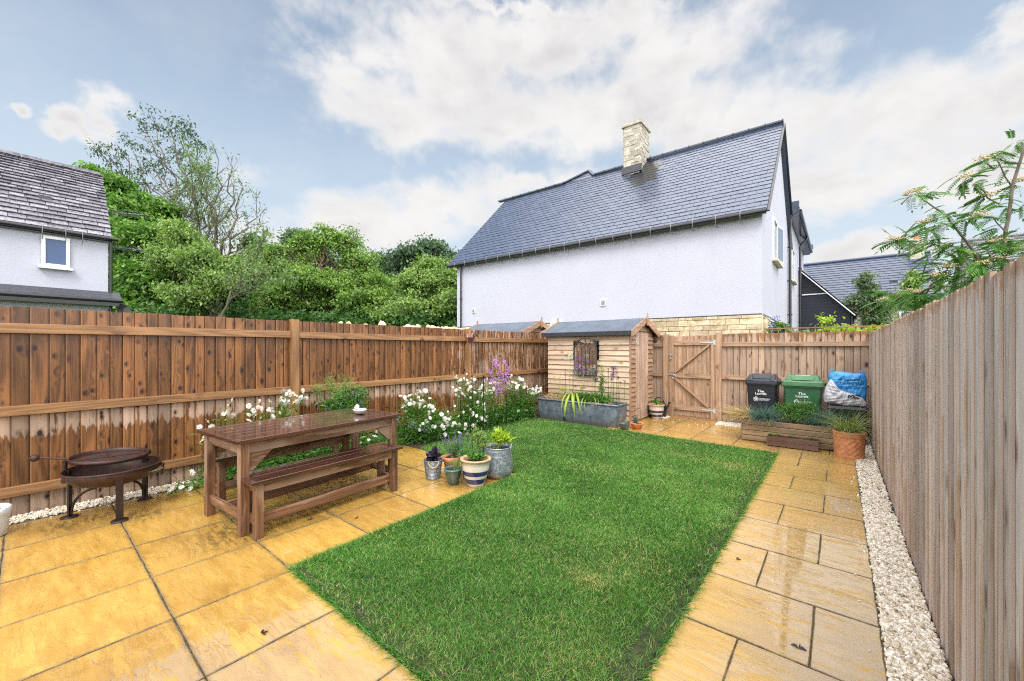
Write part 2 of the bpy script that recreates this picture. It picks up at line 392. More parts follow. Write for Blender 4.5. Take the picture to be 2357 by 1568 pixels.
wood('planter timber', (.15,.095,.05), (.37,.26,.15), (.10,.05,.03), .6, .1, (5, 3), .6, ring=40)
wood('crate timber', (.05,.018,.010), (.16,.065,.035), (.03,.01,.01), .4, .4, (5, 3), .5, ring=40)
wood('firewood', (.10,.08,.06), (.28,.23,.18), (.05,.03,.02), .7, .1, (9, 3), .5)
plain('black gutter', (.012,.013,.017), .28, coat=.3); plain('white paint', (.80,.80,.80), .35); plain('bracket grey', (.30,.31,.33), .4, .6)
plain('dark gap', (.012,.010,.008), .9)
# slab material -------------------------------------------------------------
def slabmat():
    m, t, o = newmat('wet sandstone'); P = t.pos(); tone = t.attr(); uv = t.uv(); ux, uy, _ = t.sep(uv)
    off = t.comb(t.math('MULTIPLY', tone, 37.0), t.math('MULTIPLY', tone, 91.0), 0)
    q = t.vmath('ADD', P, off)
    st = t.vmath('MULTIPLY', q, (2.2, 9.0, 1)); blot = t.noise(t.vmath('MULTIPLY', q, (1, 1.9, 1)), 2.2, 6, .62, .2); streak = t.noise(st, 1.6, 6, .62, .25)
    c = t.mix(t.step(streak, .2, .8), (.41,.225,.038), (.55,.335,.075))
    c = t.mix(t.math('MULTIPLY', t.step(blot, .50, .75), .45), c, (.30,.135,.022))
    c = t.mix(t.math('MULTIPLY', t.step(blot, .42, .28), .3), c, (.60,.40,.12))
    # rusty specks and dark organic staining
    sp = t.noise(t.vmath('MULTIPLY', q, (6, 22, 1)), 2.2, 6, .7, .5); c = t.mix(t.math('MULTIPLY', t.step(sp, .62, .74), .7), c, (.15,.075,.02))
    ex = t.math('MINIMUM', ux, t.math('SUBTRACT', 1, ux)); ey = t.math('MINIMUM', uy, t.math('SUBTRACT', 1, uy))
    e = t.math('MINIMUM', ex, ey); en = t.math('ADD', e, t.math('MULTIPLY', t.noise(q, 14, 5, .7), -.09))
    c = t.mix(t.math('MULTIPLY', t.step(en, .0, -.055), .5), c, (.13,.10,.045))
    def blob(x, y, r): return t.step(t.vmath('LENGTH', t.vmath('MULTIPLY', t.vmath('SUBTRACT', P, (x, y, 0)), (1, 1, 0))), r, r*.25)
    alg = None
    for (x, y, r) in [(-3.9,1.15,.55),(-4.0,1.7,.6),(-4.2,2.3,.6),(-5.2,.3,.38),(-4.95,.65,.3),(-3.35,3.2,.5),(-3.9,9.2,.8),(-2.6,8.95,.55),(-.6,7.3,.6),(.0,6.95,.35),(-5.2,1.5,.45),(-5.4,.9,.25)]:
        b = blob(x, y, r); alg = b if alg is None else t.math('MAXIMUM', alg, b)
    an = t.noise(t.vmath('MULTIPLY', P, (4, 12, 1)), 2.0, 6, .7, .5)
    c = t.mix(t.math('MULTIPLY', t.math('MULTIPLY', alg, t.step(an, .38, .62)), .85), c, (.10,.072,.022))
    c = t.vmath('SCALE', c, scale=t.math('MULTIPLY_ADD', tone, .28, .76))
    c = t.mix(t.math('MULTIPLY', t.step(t.sep(P)[0], -.75, -.6), .40), c, (.66,.43,.13))
    # riven surface and a film of rain
    riv = t.noise(t.vmath('MULTIPLY', q, (1.5, 5.0, 1)), 2.4, 7, .58, 1.1)
    riv2 = t.noise(t.vmath('MULTIPLY', q, (1, 2.6, 1)), 13, 4, .6, .6)
    px, py, _ = t.sep(P); pud = t.math('MAXIMUM', t.math('MULTIPLY', t.step(px, -3.4, -2.4), t.step(py, 1.6, .6)), t.math('MULTIPLY', t.step(px, -.75, -.1), t.step(py, 5.6, 3.8)))
    wet = t.step(t.math('ADD', t.math('MULTIPLY', t.math('SUBTRACT', pud, .50), .06), t.noise(t.vmath('MULTIPLY', q, (1.0, 5.0, 1)), 2.3, 8, .68, .45)), .455, .475)
    h = t.math('ADD', riv, t.math('MULTIPLY', riv2, .18))
    terr = t.math('ADD', t.math('MULTIPLY', h, .35), t.math('MULTIPLY', t.step(riv, .47, .53), .5)); terr = t.math('ADD', terr, t.math('MULTIPLY', t.step(riv, .60, .63), .3))
    nb = t.bump(terr, .35, .012); nb2 = t.bump(t.math('ADD', t.math('MULTIPLY', terr, .6), t.math('MULTIPLY', t.noise(P, 34, 2, .4), .03)), t.math('SUBTRACT', .30, t.math('MULTIPLY', wet, .17)), .010)
    p = principled(t, o, c, .42, nb); fr = t.node('ShaderNodeFresnel'); t.put(fr.inputs['IOR'], t.math('MULTIPLY_ADD', t.math('MULTIPLY', wet, t.math('MULTIPLY_ADD', pud, .8, .2)), 2.3, 1.5)); t.put(fr.inputs['Normal'], nb2)
    gl = t.node('ShaderNodeBsdfGlossy'); gl.inputs[0].default_value = (1, 1, 1, 1); t.put(gl.inputs['Roughness'], t.math('SUBTRACT', .16, t.math('MULTIPLY', wet, .13))); t.put(gl.inputs['Normal'], nb2)
    mx = t.node('ShaderNodeMixShader'); t.l.new(fr.outputs[0], mx.inputs[0]); t.l.new(p.outputs[0], mx.inputs[1]); t.l.new(gl.outputs[0], mx.inputs[2]); t.l.new(mx.outputs[0], o.inputs[0])
    p.inputs['Specular IOR Level'].default_value = .4
    return m
M_SLAB = slabmat()
def simple_noise_mat(name, a, b, scale, rough=.9, bumps=.6, bd=.02, c=None):
    m, t, o = newmat(name); P = t.pos(); n = t.noise(P, scale, 6, .7)
    col = t.mix(t.step(n, .35, .65), a, b)
    principled(t, o, col, rough, t.bump(n, bumps, bd)); MT[name] = m; return m
M_JOINT = simple_noise_mat('joint mortar', (.09,.075,.045), (.24,.20,.13), 30, .5)
M_EDGE = simple_noise_mat('slab edge', (.13,.09,.045), (.26,.18,.08), 30, .7)
M_SOIL = simple_noise_mat('dark soil', (.018,.012,.008), (.06,.042,.028), 25)
M_THATCH = simple_noise_mat('lawn soil', (.014,.02,.006), (.05,.055,.018), 18)
M_GROUND = simple_noise_mat('rough ground', (.03,.06,.015), (.07,.10,.03), .8)
# ground, beds ---------------------------------------------------------------
mb = MB(); mb.add([[-600,-600,-.05],[600,-600,-.05],[600,900,-.05],[-600,900,-.05]], [[0,1,2,3]])
tag(mb.build('ground', M_GROUND), kind='structure')
mb = MB()
for (x0, y0, x1, y1) in [(-5.80,-1.3,-.74,1.13),(-5.62,1.13,-2.98,3.77),(-3.45,6.98,.19,9.25),(-.74,-1.3,.19,6.98)]: bx(mb, (x0, y0, -.045), (x1, y1, -.012))
tag(mb.build('paving_bed', M_JOINT), kind='structure')
mb = MB(); bx(mb, (-6.0,1.15,-.04), (-5.62,9.1,.0)); bx(mb, (-5.62,3.79,-.04), (-5.0,9.1,.006)); bx(mb, (-5.0,7.0,-.04), (-3.46,9.1,.002)); bx(mb, (.2,-1.3,-.04), (.42,9.1,-.02)); bx(mb, (-6,-1.3,-.04), (-5.56,1.14,-.015))
tag(mb.build('soil_bed', M_SOIL), kind='structure')
# slabs ------------------------------------------------------------------------
def slab(mb, x0, y0, x1, y1, g=.002, gy=.0028):
    x0 += g; x1 -= g; y0 += gy; y1 -= gy; z = rnd(-.0015, .0015); tn = rnd(.55, 1.25)
    nx = max(2, int((x1-x0)/.09)); ny = max(2, int((y1-y0)/.09))
    P = []; 
    for i in range(nx+1): P.append((x0+(x1-x0)*i/nx, y0))
    for i in range(1, ny+1): P.append((x1, y0+(y1-y0)*i/ny))
    for i in range(1, nx+1): P.append((x1-(x1-x0)*i/nx, y1))
    for i in range(1, ny): P.append((x0, y1-(y1-y0)*i/ny))
    n = len(P); P = np.array(P); c = np.array([(x0+x1)/2, (y0+y1)/2])
    Q = P+RNG.normal(scale=.0018, size=P.shape)
    inner = c+(Q-c)*(1-.005/np.maximum(.01, np.abs(Q-c).max(1)))[:, None]
    tl = rnd(-.002, .002, 2)
    zz = lambda A: z+(A-c)@tl
    V = np.vstack([np.c_[inner, zz(inner)], np.c_[Q, zz(Q)-.0025], np.c_[Q, np.full(n, -.03)]])
    F = [list(range(n))]+[[i, n+i, n+(i+1) % n, (i+1) % n] for i in range(n)]+[[n+i, 2*n+i, 2*n+(i+1) % n, n+(i+1) % n] for i in range(n)]
    UV2 = (V[:, :2]-[x0, y0])/[x1-x0, y1-y0]
    mb.add(V, F[:1], tn, uv=[UV2[f] for f in F[:1]]); mb.add(V, F[1:], tn, 1, uv=[UV2[f] for f in F[1:]])
mb = MB()
XS = [-5.53,-4.883,-4.208,-3.55,-2.912,-2.28,-1.64,-.99,-.35,.178]; YS = [-1.42,-.77,-.115,.528,1.160]
for i in range(len(XS)-1):
    for j in range(len(YS)-1): slab(mb, XS[i], YS[j], XS[i+1], YS[j+1])
YS2 = [1.16,1.79,2.455,3.12,3.785]
for i in range(4):
    for j in range(4): slab(mb, XS[i], YS2[j], XS[i+1], YS2[j+1])
tag(mb.build('patio', [M_SLAB, M_EDGE]), kind='structure')
mb = MB(); PY_ = [1.16,1.79,2.381,2.965,3.556,4.141,4.690,5.280,5.832,6.376,6.86]
for j in range(len(PY_)-1):
    xm = -.41 if j % 2 == 1 else -.108
    slab(mb, -.695, PY_[j], xm, PY_[j+1]); slab(mb, xm, PY_[j], .178, PY_[j+1])
slab(mb, -.695, 6.86, -.41, 7.33); slab(mb, -.41, 6.86, .178, 7.33); slab(mb, -.695,7.33,-.1,7.95); slab(mb, -.1,7.33,.178,7.95)
for j, (a, b) in enumerate([(6.93,7.385),(7.385,8.05),(8.05,8.75),(8.75,9.15)]):
    xs = [-3.45,-2.525,-1.93,-1.30,-.695] if j < 3 else [-3.45,-3.15,-2.5,-1.93]
    if j == 1: xs = [-3.45,-3.15,-2.525,-1.93,-1.30,-.695]
    for i in range(len(xs)-1): slab(mb, xs[i], a, xs[i+1], b)
tag(mb.build('path', [M_SLAB, M_EDGE]), kind='structure')
# gravel -----------------------------------------------------------------------
def ico():
    b = bmesh_ico(); return b
import bmesh
def icomesh(sub):
    bm = bmesh.new(); bmesh.ops.create_icosphere(bm, subdivisions=sub, radius=1); V = np.array([v.co[:] for v in bm.verts]); F = np.array([[v.index for v in f.verts] for f in bm.faces]); bm.free(); return V, F
IV, IF = icomesh(2); IV1, IF1 = icomesh(1)
def rocks(mb, pts, size, tones, flat=.65, base=(IV1, IF1)):
    bV, bF = base; n = len(pts); K = 10; var = []
    for k in range(K):
        pl = rdirs(7); dcut = rnd(.55, .9, 7); v = bV.copy()
        for p_, dd in zip(pl, dcut):
            s = v@p_; v = v-np.outer(np.maximum(s-dd, 0), p_)
        var.append(v*rnd(.85, 1.15, 3))
    var = np.array(var); kk = RNG.integers(0, K, n); V = var[kk]*size[:, None, None]*np.stack([rnd(.8, 1.25, n), rnd(.7, 1.1, n), rnd(flat*.8, flat*1.2, n)], 1)[:, None, :]
    a = RNG.normal(size=(n, 4)); a[:, 0] += .6; a /= np.linalg.norm(a, axis=1)[:, None]; w, x, y, z = a.T
    Rm = np.stack([1-2*(y*y+z*z), 2*(x*y-z*w), 2*(x*z+y*w), 2*(x*y+z*w), 1-2*(x*x+z*z), 2*(y*z-x*w), 2*(x*z-y*w), 2*(y*z+x*w), 1-2*(x*x+y*y)], 1).reshape(n, 3, 3)
    V = np.einsum('nij,nkj->nki', Rm, V)+np.asarray(pts)[:, None, :]
    m = len(bV); F = (bF[None]+np.arange(n)[:, None, None]*m).reshape(-1, 3); T = np.repeat(tones, len(bF))
    mb.add(V.reshape(-1, 3), F, T)
def gravelmat():
    m, t, o = newmat('cream gravel'); tone = t.attr()
    c = t.ramp(tone, [(0, (.20,.14,.085)), (.2, (.46,.37,.25)), (.6, (.70,.63,.51)), (1, (.86,.83,.76))])
    n = t.noise(t.pos(), 60, 3); c = t.vmath('SCALE', c, scale=t.math('MULTIPLY_ADD', n, .5, .75))
    principled(t, o, c, .35, t.bump(t.noise(t.pos(), 130, 3), .4, .002)); return m
M_GRAV = gravelmat()
def gravel_strip(x0, y0, x1, y1, n, z=-.004, s=(.008, .016), hump=.012):
    mb = MB(); x = rnd(x0, x1, n); y = rnd(y0, y1, n)
    pts = np.c_[x, y, z+rnd(0, hump, n)]; rocks(mb, pts, rnd(s[0], s[1], n), np.clip(RNG.beta(2.2, 1.6, n), 0, 1)); return mb
mb = MB()
for k in (gravel_strip(.186, 1.4, .400, 5.0, 7200, s=(.010, .020)), gravel_strip(.186, 5.0, .395, 9.1, 4200, s=(.010, .018)), gravel_strip(-5.80, -.6, -5.575, 1.2, 2300, s=(.008, .017)),
          gravel_strip(-1.92, 8.76, -1.24, 9.17, 1700, s=(.009, .018)), gravel_strip(-3.02, 8.80, -2.90, 9.12, 200, z=.004, s=(.009, .017))):
    for v in k.V: pass
    off = mb.n
    for V_ in k.V: mb.V.append(V_)
    for (F, T, m_, U, s_) in k.G: mb.G.append((F+off, T, m_, U, s_))
    mb.n += k.n
# a few strays on the slabs
n = 60; pts = np.vstack([np.c_[rnd(-5.56,-5.45,22), rnd(-.1,1.1,22), np.full(22,.006)], np.c_[rnd(.08,.18,18), rnd(2,7,18), np.full(18,.006)], np.c_[rnd(-2.9,-1.3,20), rnd(8.4,8.85,20), np.full(20,.006)]])
rocks(mb, pts, rnd(.006, .013, n), rnd(.5, 1, n))
tag(mb.build('gravel', M_GRAV), 'pale cream gravel edging the paving along the fences', 'gravel', kind='stuff')
# lawn ----------------------------------------------------------------------------
LAWN = [(-2.93,1.175),(-.70,1.17),(-.695,6.88),(-3.1,6.98),(-5.15,7.05),(-5.25,5.6),(-5.05,4.3),(-4.95,3.80),(-3.0,3.80)]
def inside(x, y, poly):
    r = np.zeros(len(x), bool); n = len(poly); j = n-1
    for i in range(n):
        xi, yi = poly[i]; xj, yj = poly[j]
        c = ((yi > y) != (yj > y)) & (x < (xj-xi)*(y-yi)/(yj-yi+1e-12)+xi); r ^= c; j = i
    return r
mb = MB()
ed = []
for i in range(len(LAWN)):
    a = np.array(LAWN[i]); b = np.array(LAWN[(i+1) % len(LAWN)]); k = max(2, int(np.linalg.norm(b-a)/.08))
    for q in range(k): ed.append(a+(b-a)*q/k+RNG.normal(scale=.008, size=2))
ed = np.array(ed); n = len(ed); mb.add(np.vstack([np.c_[ed, np.full(n, .006)], np.c_[ed, np.full(n, -.03)]]), [list(range(n))]+[[i, n+i, n+(i+1) % n, (i+1) % n] for i in range(n)])
tag(mb.build('lawn_soil', M_THATCH), kind='structure')
def fbm2(x, y, s, seed):
    r = np.random.default_rng(seed); v = 0; a = 1; tot = 0
    for o in range(4):
        for k in range(3):
            th = r.uniform(0, 2*PI); ph = r.uniform(0, 2*PI); f = s*2**o*r.uniform(.8, 1.3)
            v = v+a*np.sin((x*np.cos(th)+y*np.sin(th))*f+ph+1.3*np.sin(y*f*.7+k)); tot += a
        a *= .6
    return v/tot
def grassmat():
    m, t, o = newmat('grass blades'); tone = t.attr(); P = t.pos()
    c = t.ramp(tone, [(0, (.018,.075,.010)), (.42, (.080,.245,.030)), (.72, (.20,.41,.085)), (.84, (.32,.46,.13)), (.93, (.50,.40,.17)), (1, (.62,.50,.26))])
    p = t.node('ShaderNodeBsdfPrincipled'); t.put(p.inputs['Base Color'], c); p.inputs['Roughness'].default_value = .38; p.inputs['Specular IOR Level'].default_value = .45
    tr = t.node('ShaderNodeBsdfTranslucent'); t.put(tr.inputs[0], t.vmath('MULTIPLY', c, (1.3, 1.5, .6)))
    mx = t.node('ShaderNodeMixShader'); mx.inputs[0].default_value = .35
    t.l.new(p.outputs[0], mx.inputs[1]); t.l.new(tr.outputs[0], mx.inputs[2]); t.l.new(mx.outputs[0], o.inputs[0]); return m
M_GRASS = grassmat()
def lawn_blades():
    mb = MB(); N = 760000
    x = rnd(-5.3, -.68, N); y = rnd(1.13, 7.06, N); dist = np.hypot(x, y)
    keep = inside(x, y, LAWN) & (rnd(0, 1, N) < np.clip(3.0/dist, .30, 1.0)**1.25)
    x = x[keep]; y = y[keep]
    # bare or thin patches: along the near edges and the path side
    thin = np.clip(1-(x+2.9)*5.0, 0, 0)
    dn = np.minimum(np.minimum(y-1.17, -.70-x), 9); patch = fbm2(x, y, 3.0, 5)
    pr = np.where((dn < .10) & (patch > -.25), .45, 1.0)
    bare = np.exp(-(((x+.78)/.07)**2+((y-1.95)/.35)**2))+.7*np.exp(-(((x+1.75)/.35)**2+((y-1.2)/.05)**2))
    pr = np.minimum(pr, 1-.85*bare); pr = np.minimum(pr, np.where((dn < .13) & (rnd(0,1,len(x)) < .5), .7, 1))
    rag = fbm2(x, y, 9, 77)*.05+.025; pr = np.where(dn < rag, pr*.25, pr)
    k = rnd(0, 1, len(x)) < pr; x = x[k]; y = y[k]; dn = dn[k]; patch = patch[k]; n = len(x); dist = np.hypot(x, y)
    h = .026+.010*fbm2(x, y, 2.2, 9)+rnd(0, .020, n); h *= np.where(np.minimum(-3.0+0*x, 0) < 0, 1, 1)
    edge = (np.abs(x+2.93+(y-1.17)*.0) < .12) & (y < 3.8); h = np.where(edge, h*1.35, h)
    w = (.0024+.0011*rnd(0, 1, n))*np.clip(dist/2.2, 1, 2.1)
    lean = rdirs(n); lean[:, 2] = 0; dirv = np.c_[lean[:, :2]*rnd(.15, 1.0, n)[:, None], np.ones(n)]
    dirv[:, 0] += .25*fbm2(x, y, 5, 3); dirv[:, 1] += .25*fbm2(x, y, 5, 4)
    bend = np.c_[lean[:, :2]*rnd(.1, .7, n)[:, None], -rnd(.05, .4, n)]
    q = fbm2(x, y, 1.6, 21)*.7+fbm2(x, y, 7, 22)*.6; tn = np.clip(.40+.34*q+RNG.normal(scale=.20, size=n), 0, .84)
    # yellowed tufts
    def bl(cx, cy, sx, sy): return np.exp(-(((x-cx)/sx)**2+((y-cy)/sy)**2))
    yel = .6*bl(-1.28,2.35,.14,.10)+.45*bl(-1.05,5.75,.28,.2)+.22*bl(-1.15,2.75,.25,.3)+.2*bl(-2.3,4.6,.3,.2)+.2*bl(-1.7,5.9,.3,.2)+.2*bl(-1.0,1.7,.2,.3)+.14*np.clip(patch, 0, 1)+.12*np.clip(1-dn/.1, 0, 1)+.12*bl(-1.6,1.25,.8,.12)+.015
    dry = rnd(0, 1, n) < yel; tn = np.where(dry, rnd(.82, 1.0, n), tn)
    tn = np.where((rnd(0,1,n) < .04), rnd(.84,.97,n), tn)
    ribbons(mb, np.c_[x, y, np.full(n, .0)], dirv, h, w, bend, seg=2, tone=tn)
    # taller wisps leaning over the paving edges
    for (x0, y0, x1, y1, m_) in [(-2.93,1.17,-2.93,3.8,2600),(-2.93,1.17,-.7,1.17,1500),(-.7,1.17,-.695,6.9,2600),(-3.0,3.8,-4.9,3.8,900),(-.7,6.9,-3.2,7.0,1500)]:
        s = rnd(0, 1, m_); b = np.c_[x0+(x1-x0)*s+RNG.normal(scale=.012, size=m_), y0+(y1-y0)*s+RNG.normal(scale=.012, size=m_), np.zeros(m_)]
        lv = rdirs(m_); lv[:, 2] = 0; nx, ny = (y1-y0), -(x1-x0); L = math.hypot(nx, ny); c = np.array([-1.9, 3.4]); out = np.array([nx, ny])/L
        if np.dot(out, np.array([x0, y0])-c) < 0: out = -out
        dv = np.c_[lv[:, 0]*.7+out[0]*.35, lv[:, 1]*.7+out[1]*.35, np.ones(m_)]
        ribbons(mb, b, dv, rnd(.03, .065, m_), .0036, np.c_[lv[:, 0]*.4+out[0]*.3, lv[:, 1]*.4+out[1]*.3, -rnd(.2, .6, m_)], seg=3, tone=np.clip(RNG.normal(.42, .2, m_), 0, 1))
    return mb
tag(lawn_blades().build('lawn_grass', M_GRASS), 'short wet green lawn grass with a few yellow patches', 'grass', kind='stuff')
# ------------------------------------------------------------------------- fences
def boards(mb, axis, fixed, a, b, z0, z1, face, w=.105, jz=.006, tn=(.62, 1.3), ztop=None, thick=.024):
    """feather-edge boards along an axis; 'face' is the direction (+1/-1) of the side with the steps"""
    n = max(1, round((b-a)/w)); w = (b-a)/n; z1f = ztop or (lambda s: z1)
    cuts = np.r_[0, np.cumsum(RNG.uniform(.84, 1.16, n))]; cuts = a+cuts/cuts[-1]*(b-a)
    for i in range(n):
        s0 = cuts[i]; wi = cuts[i+1]-s0; s1 = s0+wi+.012; top = z1f(s0)+rnd(-jz, jz); th0, th1 = thick, .006; j = rnd(0, .002)
        poly = [(s0, fixed), (s1, fixed), (s1, fixed+face*(th1+j)), (s0, fixed+face*(th0+j))]
        V = []
        for z in (z0+rnd(0, .004), top):
            for (s, f) in poly: V.append((f, s, z) if axis == 1 else (s, f, z))
        F = [[0,1,5,4],[1,2,6,5],[2,3,7,6],[3,0,4,7],[0,3,2,1],[4,5,6,7]]
        uo = RNG.uniform(0, 40, 2); uo[0] = RNG.integers(0, 80)*.5; V = np.array(V); uv = []
        for f in F:
            q = V[f]; sc_ = q[:, 1] if axis == 1 else q[:, 0]
            uv.append(np.c_[(sc_-s0)*w/wi+uo[0], q[:, 2]+uo[1]])
        mb.add(V, F, rnd(*tn), uv=uv)
def rail(mb, p0, p1, h=.09, d=.04, arris=True):
    beam(mb, p0, p1, d, h, up=(0, 0, 1))
LF = thing('wooden_fence', 'long dark wet brown board fence on the left behind the table', 'fence', (-5.8, 4.2, 0))
def LFb(mb, name, mat, parent=LF, **k):
    for i, v in enumerate(mb.V): mb.V[i] = v-np.array([-5.8, 4.2, 0])
    return mb.build(name, mat, parent, **k)
def shifty(mat):  # object space is centred on y=4.2
    return mat
posts = [-1.05, 2.335, 5.66, 9.0]
for i in range(3):
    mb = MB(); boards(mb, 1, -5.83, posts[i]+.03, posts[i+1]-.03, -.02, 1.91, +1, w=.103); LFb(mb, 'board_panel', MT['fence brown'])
    for z in (1.715, .965, .235):
        mb = MB(); beam(mb, (-5.790, posts[i]+.05, z+rnd(-.008, .008)), (-5.790, posts[i+1]-.05, z+rnd(-.008, .008)), .05, .09); LFb(mb, 'rail', MT['rail brown'], bevel=.004)
for y in posts:
    mb = MB(); bx(mb, (-5.83, y-.05, -.03), (-5.745, y+.05, 1.925)); LFb(mb, 'post', MT['rail brown'], bevel=.004)
# a cable stapled to the fence
mb = MB(); tube(mb, [(-5.795+.012*(k % 2 == 0)*0, 4.28+.006*math.sin(k*1.7), 1.70-.07*k) for k in range(24)], .005, 5); LFb(mb, 'cable', MT['black gutter'])
BFn = thing('wooden_fence', 'tan board fence with rain streaks across the back behind the bins', 'fence', (0, 9.23, 0))
def BFb(mb, name, mat, **k):
    for i, v in enumerate(mb.V): mb.V[i] = v-np.array([0, 9.23, 0])
    return mb.build(name, mat, BFn, **k)
for (a, b) in [(-5.8, -3.04), (-1.88, .42)]:
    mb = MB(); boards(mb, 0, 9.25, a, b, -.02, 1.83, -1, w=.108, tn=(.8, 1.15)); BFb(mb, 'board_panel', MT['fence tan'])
    for z in (1.612, .932, .222):
        mb = MB(); beam(mb, (a, 9.205, z), (b, 9.205, z), .045, .085, up=(0, 0, 1)); BFb(mb, 'rail', MT['gate tan'], bevel=.004)
for x0, x1 in [(-3.065, -2.955), (-1.985, -1.875)]:
    mb = MB(); bx(mb, (x0, 9.135, -.03), (x1, 9.235, 1.85)); BFb(mb, 'post', MT['gate tan'], bevel=.004)
RF = thing('wooden_fence', 'tall weathered grey board fence running along the right of the path', 'fence', (.41, 4.0, 0))
mb = MB(); boards(mb, 1, .425, -2.0, 9.24, -.02, 1.79, -1, w=.118, tn=(.70, 1.22), jz=.009, thick=.015)
for i, v in enumerate(mb.V): mb.V[i] = v-np.array([.41, 4.0, 0])
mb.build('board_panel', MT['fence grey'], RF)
mb = MB()
for z in (1.6, .9, .25): bx(mb, (.03, -6, z-.04), (.07, 5.2, z+.04))
mb.build('rail', MT['rail brown'], RF)
mb = MB(); bx(mb, (-.026, 5.06, -.03), (-.0185, 5.24, 1.78)); 
# gate ------------------------------------------------------------------------
GT = thing('garden_gate', 'wooden ledged and braced garden gate with a ring latch', 'gate', (-2.47, 9.2, 0))
def GTb(mb, name, mat, **k):
    for i, v in enumerate(mb.V): mb.V[i] = v-np.array([-2.47, 9.2, 0])
    return mb.build(name, mat, GT, **k)
mb = MB(); boards(mb, 0, 9.235, -2.94, -1.99, .04, 1.80, -1, w=.088, tn=(.8, 1.15), jz=.001); GTb(mb, 'board_panel', MT['gate tan'])
for x0, x1 in [(-2.945, -2.845), (-2.09, -1.99)]:
    mb = MB(); bx(mb, (x0, 9.175, .03), (x1, 9.213, 1.82)); GTb(mb, 'stile', MT['gate tan'], bevel=.003)
for z0, z1 in [(1.60, 1.70), (.88, .975), (.17, .265)]:
    mb = MB(); bx(mb, (-2.843, 9.178, z0), (-2.092, 9.213, z1)); GTb(mb, 'ledge', MT['gate tan'], bevel=.003)
for (p, q) in [((-2.82, .99), (-2.12, 1.60)), ((-2.82, .865), (-2.13, .275))]:
    mb = MB(); beam(mb, (p[0], 9.195, p[1]), (q[0], 9.195, q[1]), .034, .085, up=(0, 1, 0)); 
    GTb(mb, 'brace', MT['gate tan'], bevel=.003)
plain('galvanised', (.50,.53,.56), .35, .85, nscale=30, namt=.25)
for z in (1.655, .215):
    mb = MB(); prism(mb, [(-2.30, z-.008), (-2.30, z+.008), (-2.03, z+.022), (-2.03, z-.022)], 1, 9.168, 9.1745); bx(mb, (-2.03, 9.166, z-.055), (-1.985, 9.1745, z+.055)); 
    for x in (-2.26, -2.18, -2.08, -2.008): lathe_ = tube(mb, [(x, 9.168, z), (x, 9.162, z)], .006, 8)
    GTb(mb, 'hinge', MT['galvanised'])
mb = MB(); th = np.linspace(0, 2*PI, 22, endpoint=False); tube(mb, np.c_[-2.84+.042*np.cos(th), np.full(22, 9.150), .905+.042*np.sin(th)], .006, 7, closed=True)
lathe_pts = [(-2.84, 9.175, .935), (-2.84, 9.145, .935)]; tube(mb, lathe_pts, .02, 12); GTb(mb, 'latch_ring', MT['galvanised'])
mb = MB(); bx(mb, (-2.99, 9.155, .935), (-2.85, 9.168, .965)); bx(mb, (-3.0, 9.13, .925), (-2.975, 9.134, .985)); GTb(mb, 'latch_bar', MT['galvanised'])
mb = MB(); bx(mb, (-2.99, 9.165, 1.36), (-2.86, 9.172, 1.40)); tube(mb, [(-3.0, 9.155, 1.38), (-2.87, 9.155, 1.38)], .007, 8); tube(mb, [(-2.90, 9.155, 1.38), (-2.90, 9.14, 1.34), (-2.90, 9.14, 1.31)], .006, 6); bx(mb, (-2.925, 9.14, 1.285), (-2.885, 9.155, 1.33)); GTb(mb, 'bolt', MT['galvanised'])
mb = MB(); bx(mb, (-2.955, 9.15, -.02), (-1.985, 9.24, .03)); GTb(mb, 'threshold', MT['rail brown'])
# ------------------------------------------------------------------------- houses
def rendermat(name, col, scale=26):
    m, t, o = newmat(name); P = t.obj(); n = t.noise(P, scale, 4, .65); v = t.voro(P, scale*1.3, 'SMOOTH_F1')
    c = t.mix(t.step(t.noise(P, .9, 5, .6), .3, .7), tuple(k*.95 for k in col), col)
    c = t.mix(t.math('MULTIPLY', t.step(t.noise(P, 9, 2, .5), .735, .76), .6), c, (.45,.33,.2))
    st = t.noise(t.vmath('MULTIPLY', P, (5, 5, .35)), 1.0, 5, .65); c = t.mix(t.math('MULTIPLY', t.step(st, .55, .8), .12), c, (.36,.36,.36))
    principled(t, o, c, .85, t.bump(t.math('ADD', n, t.math('MULTIPLY', v, .5)), .26, .016)); MT[name] = m; return m
M_REND = rendermat('white render', (.50,.515,.61))
stonewall('yellow stone', (.47,.36,.21), (.73,.62,.43)); stonewall('cream stone', (.40,.365,.29), (.58,.54,.46)); plain('mortar', (.66,.59,.46), .9, nscale=9)
def slatemat(name, c0, c1, rough=.3, spec=.6, bumps=.5):
    m, t, o = newmat(name); tone = t.attr(); P = t.obj(); n = t.noise(P, 14, 5, .65)
    c = t.mix(t.step(n, .3, .7), c0, c1); c = t.vmath('SCALE', c, scale=tone)
    p = principled(t, o, c, rough, t.bump(n, bumps, .006)); p.inputs['Specular IOR Level'].default_value = spec
    p.inputs['Coat Weight'].default_value = .25; p.inputs['Coat Roughness'].default_value = .16; p.inputs['Coat IOR'].default_value = 1.6; MT[name] = m; return m
slatemat('blue slate', (.036,.053,.098), (.056,.078,.138)); slatemat('stone tile', (.10,.10,.13), (.31,.295,.335), .5, .4, 1.0); slatemat('wet slate', (.008,.009,.012), (.02,.022,.03), .2)
plain('window glass', (.10,.14,.22), .04, 0, coat=.6, usetone=False); plain('lead', (.07,.075,.09), .4, .3, nscale=12)
plain('white upvc', (.80,.81,.82), .3, coat=.2); plain('fascia dark', (.018,.02,.026), .35, coat=.3)
def wallquad(mb, pts, tone=1.): mb.add(pts, [list(range(len(pts)))], tone)
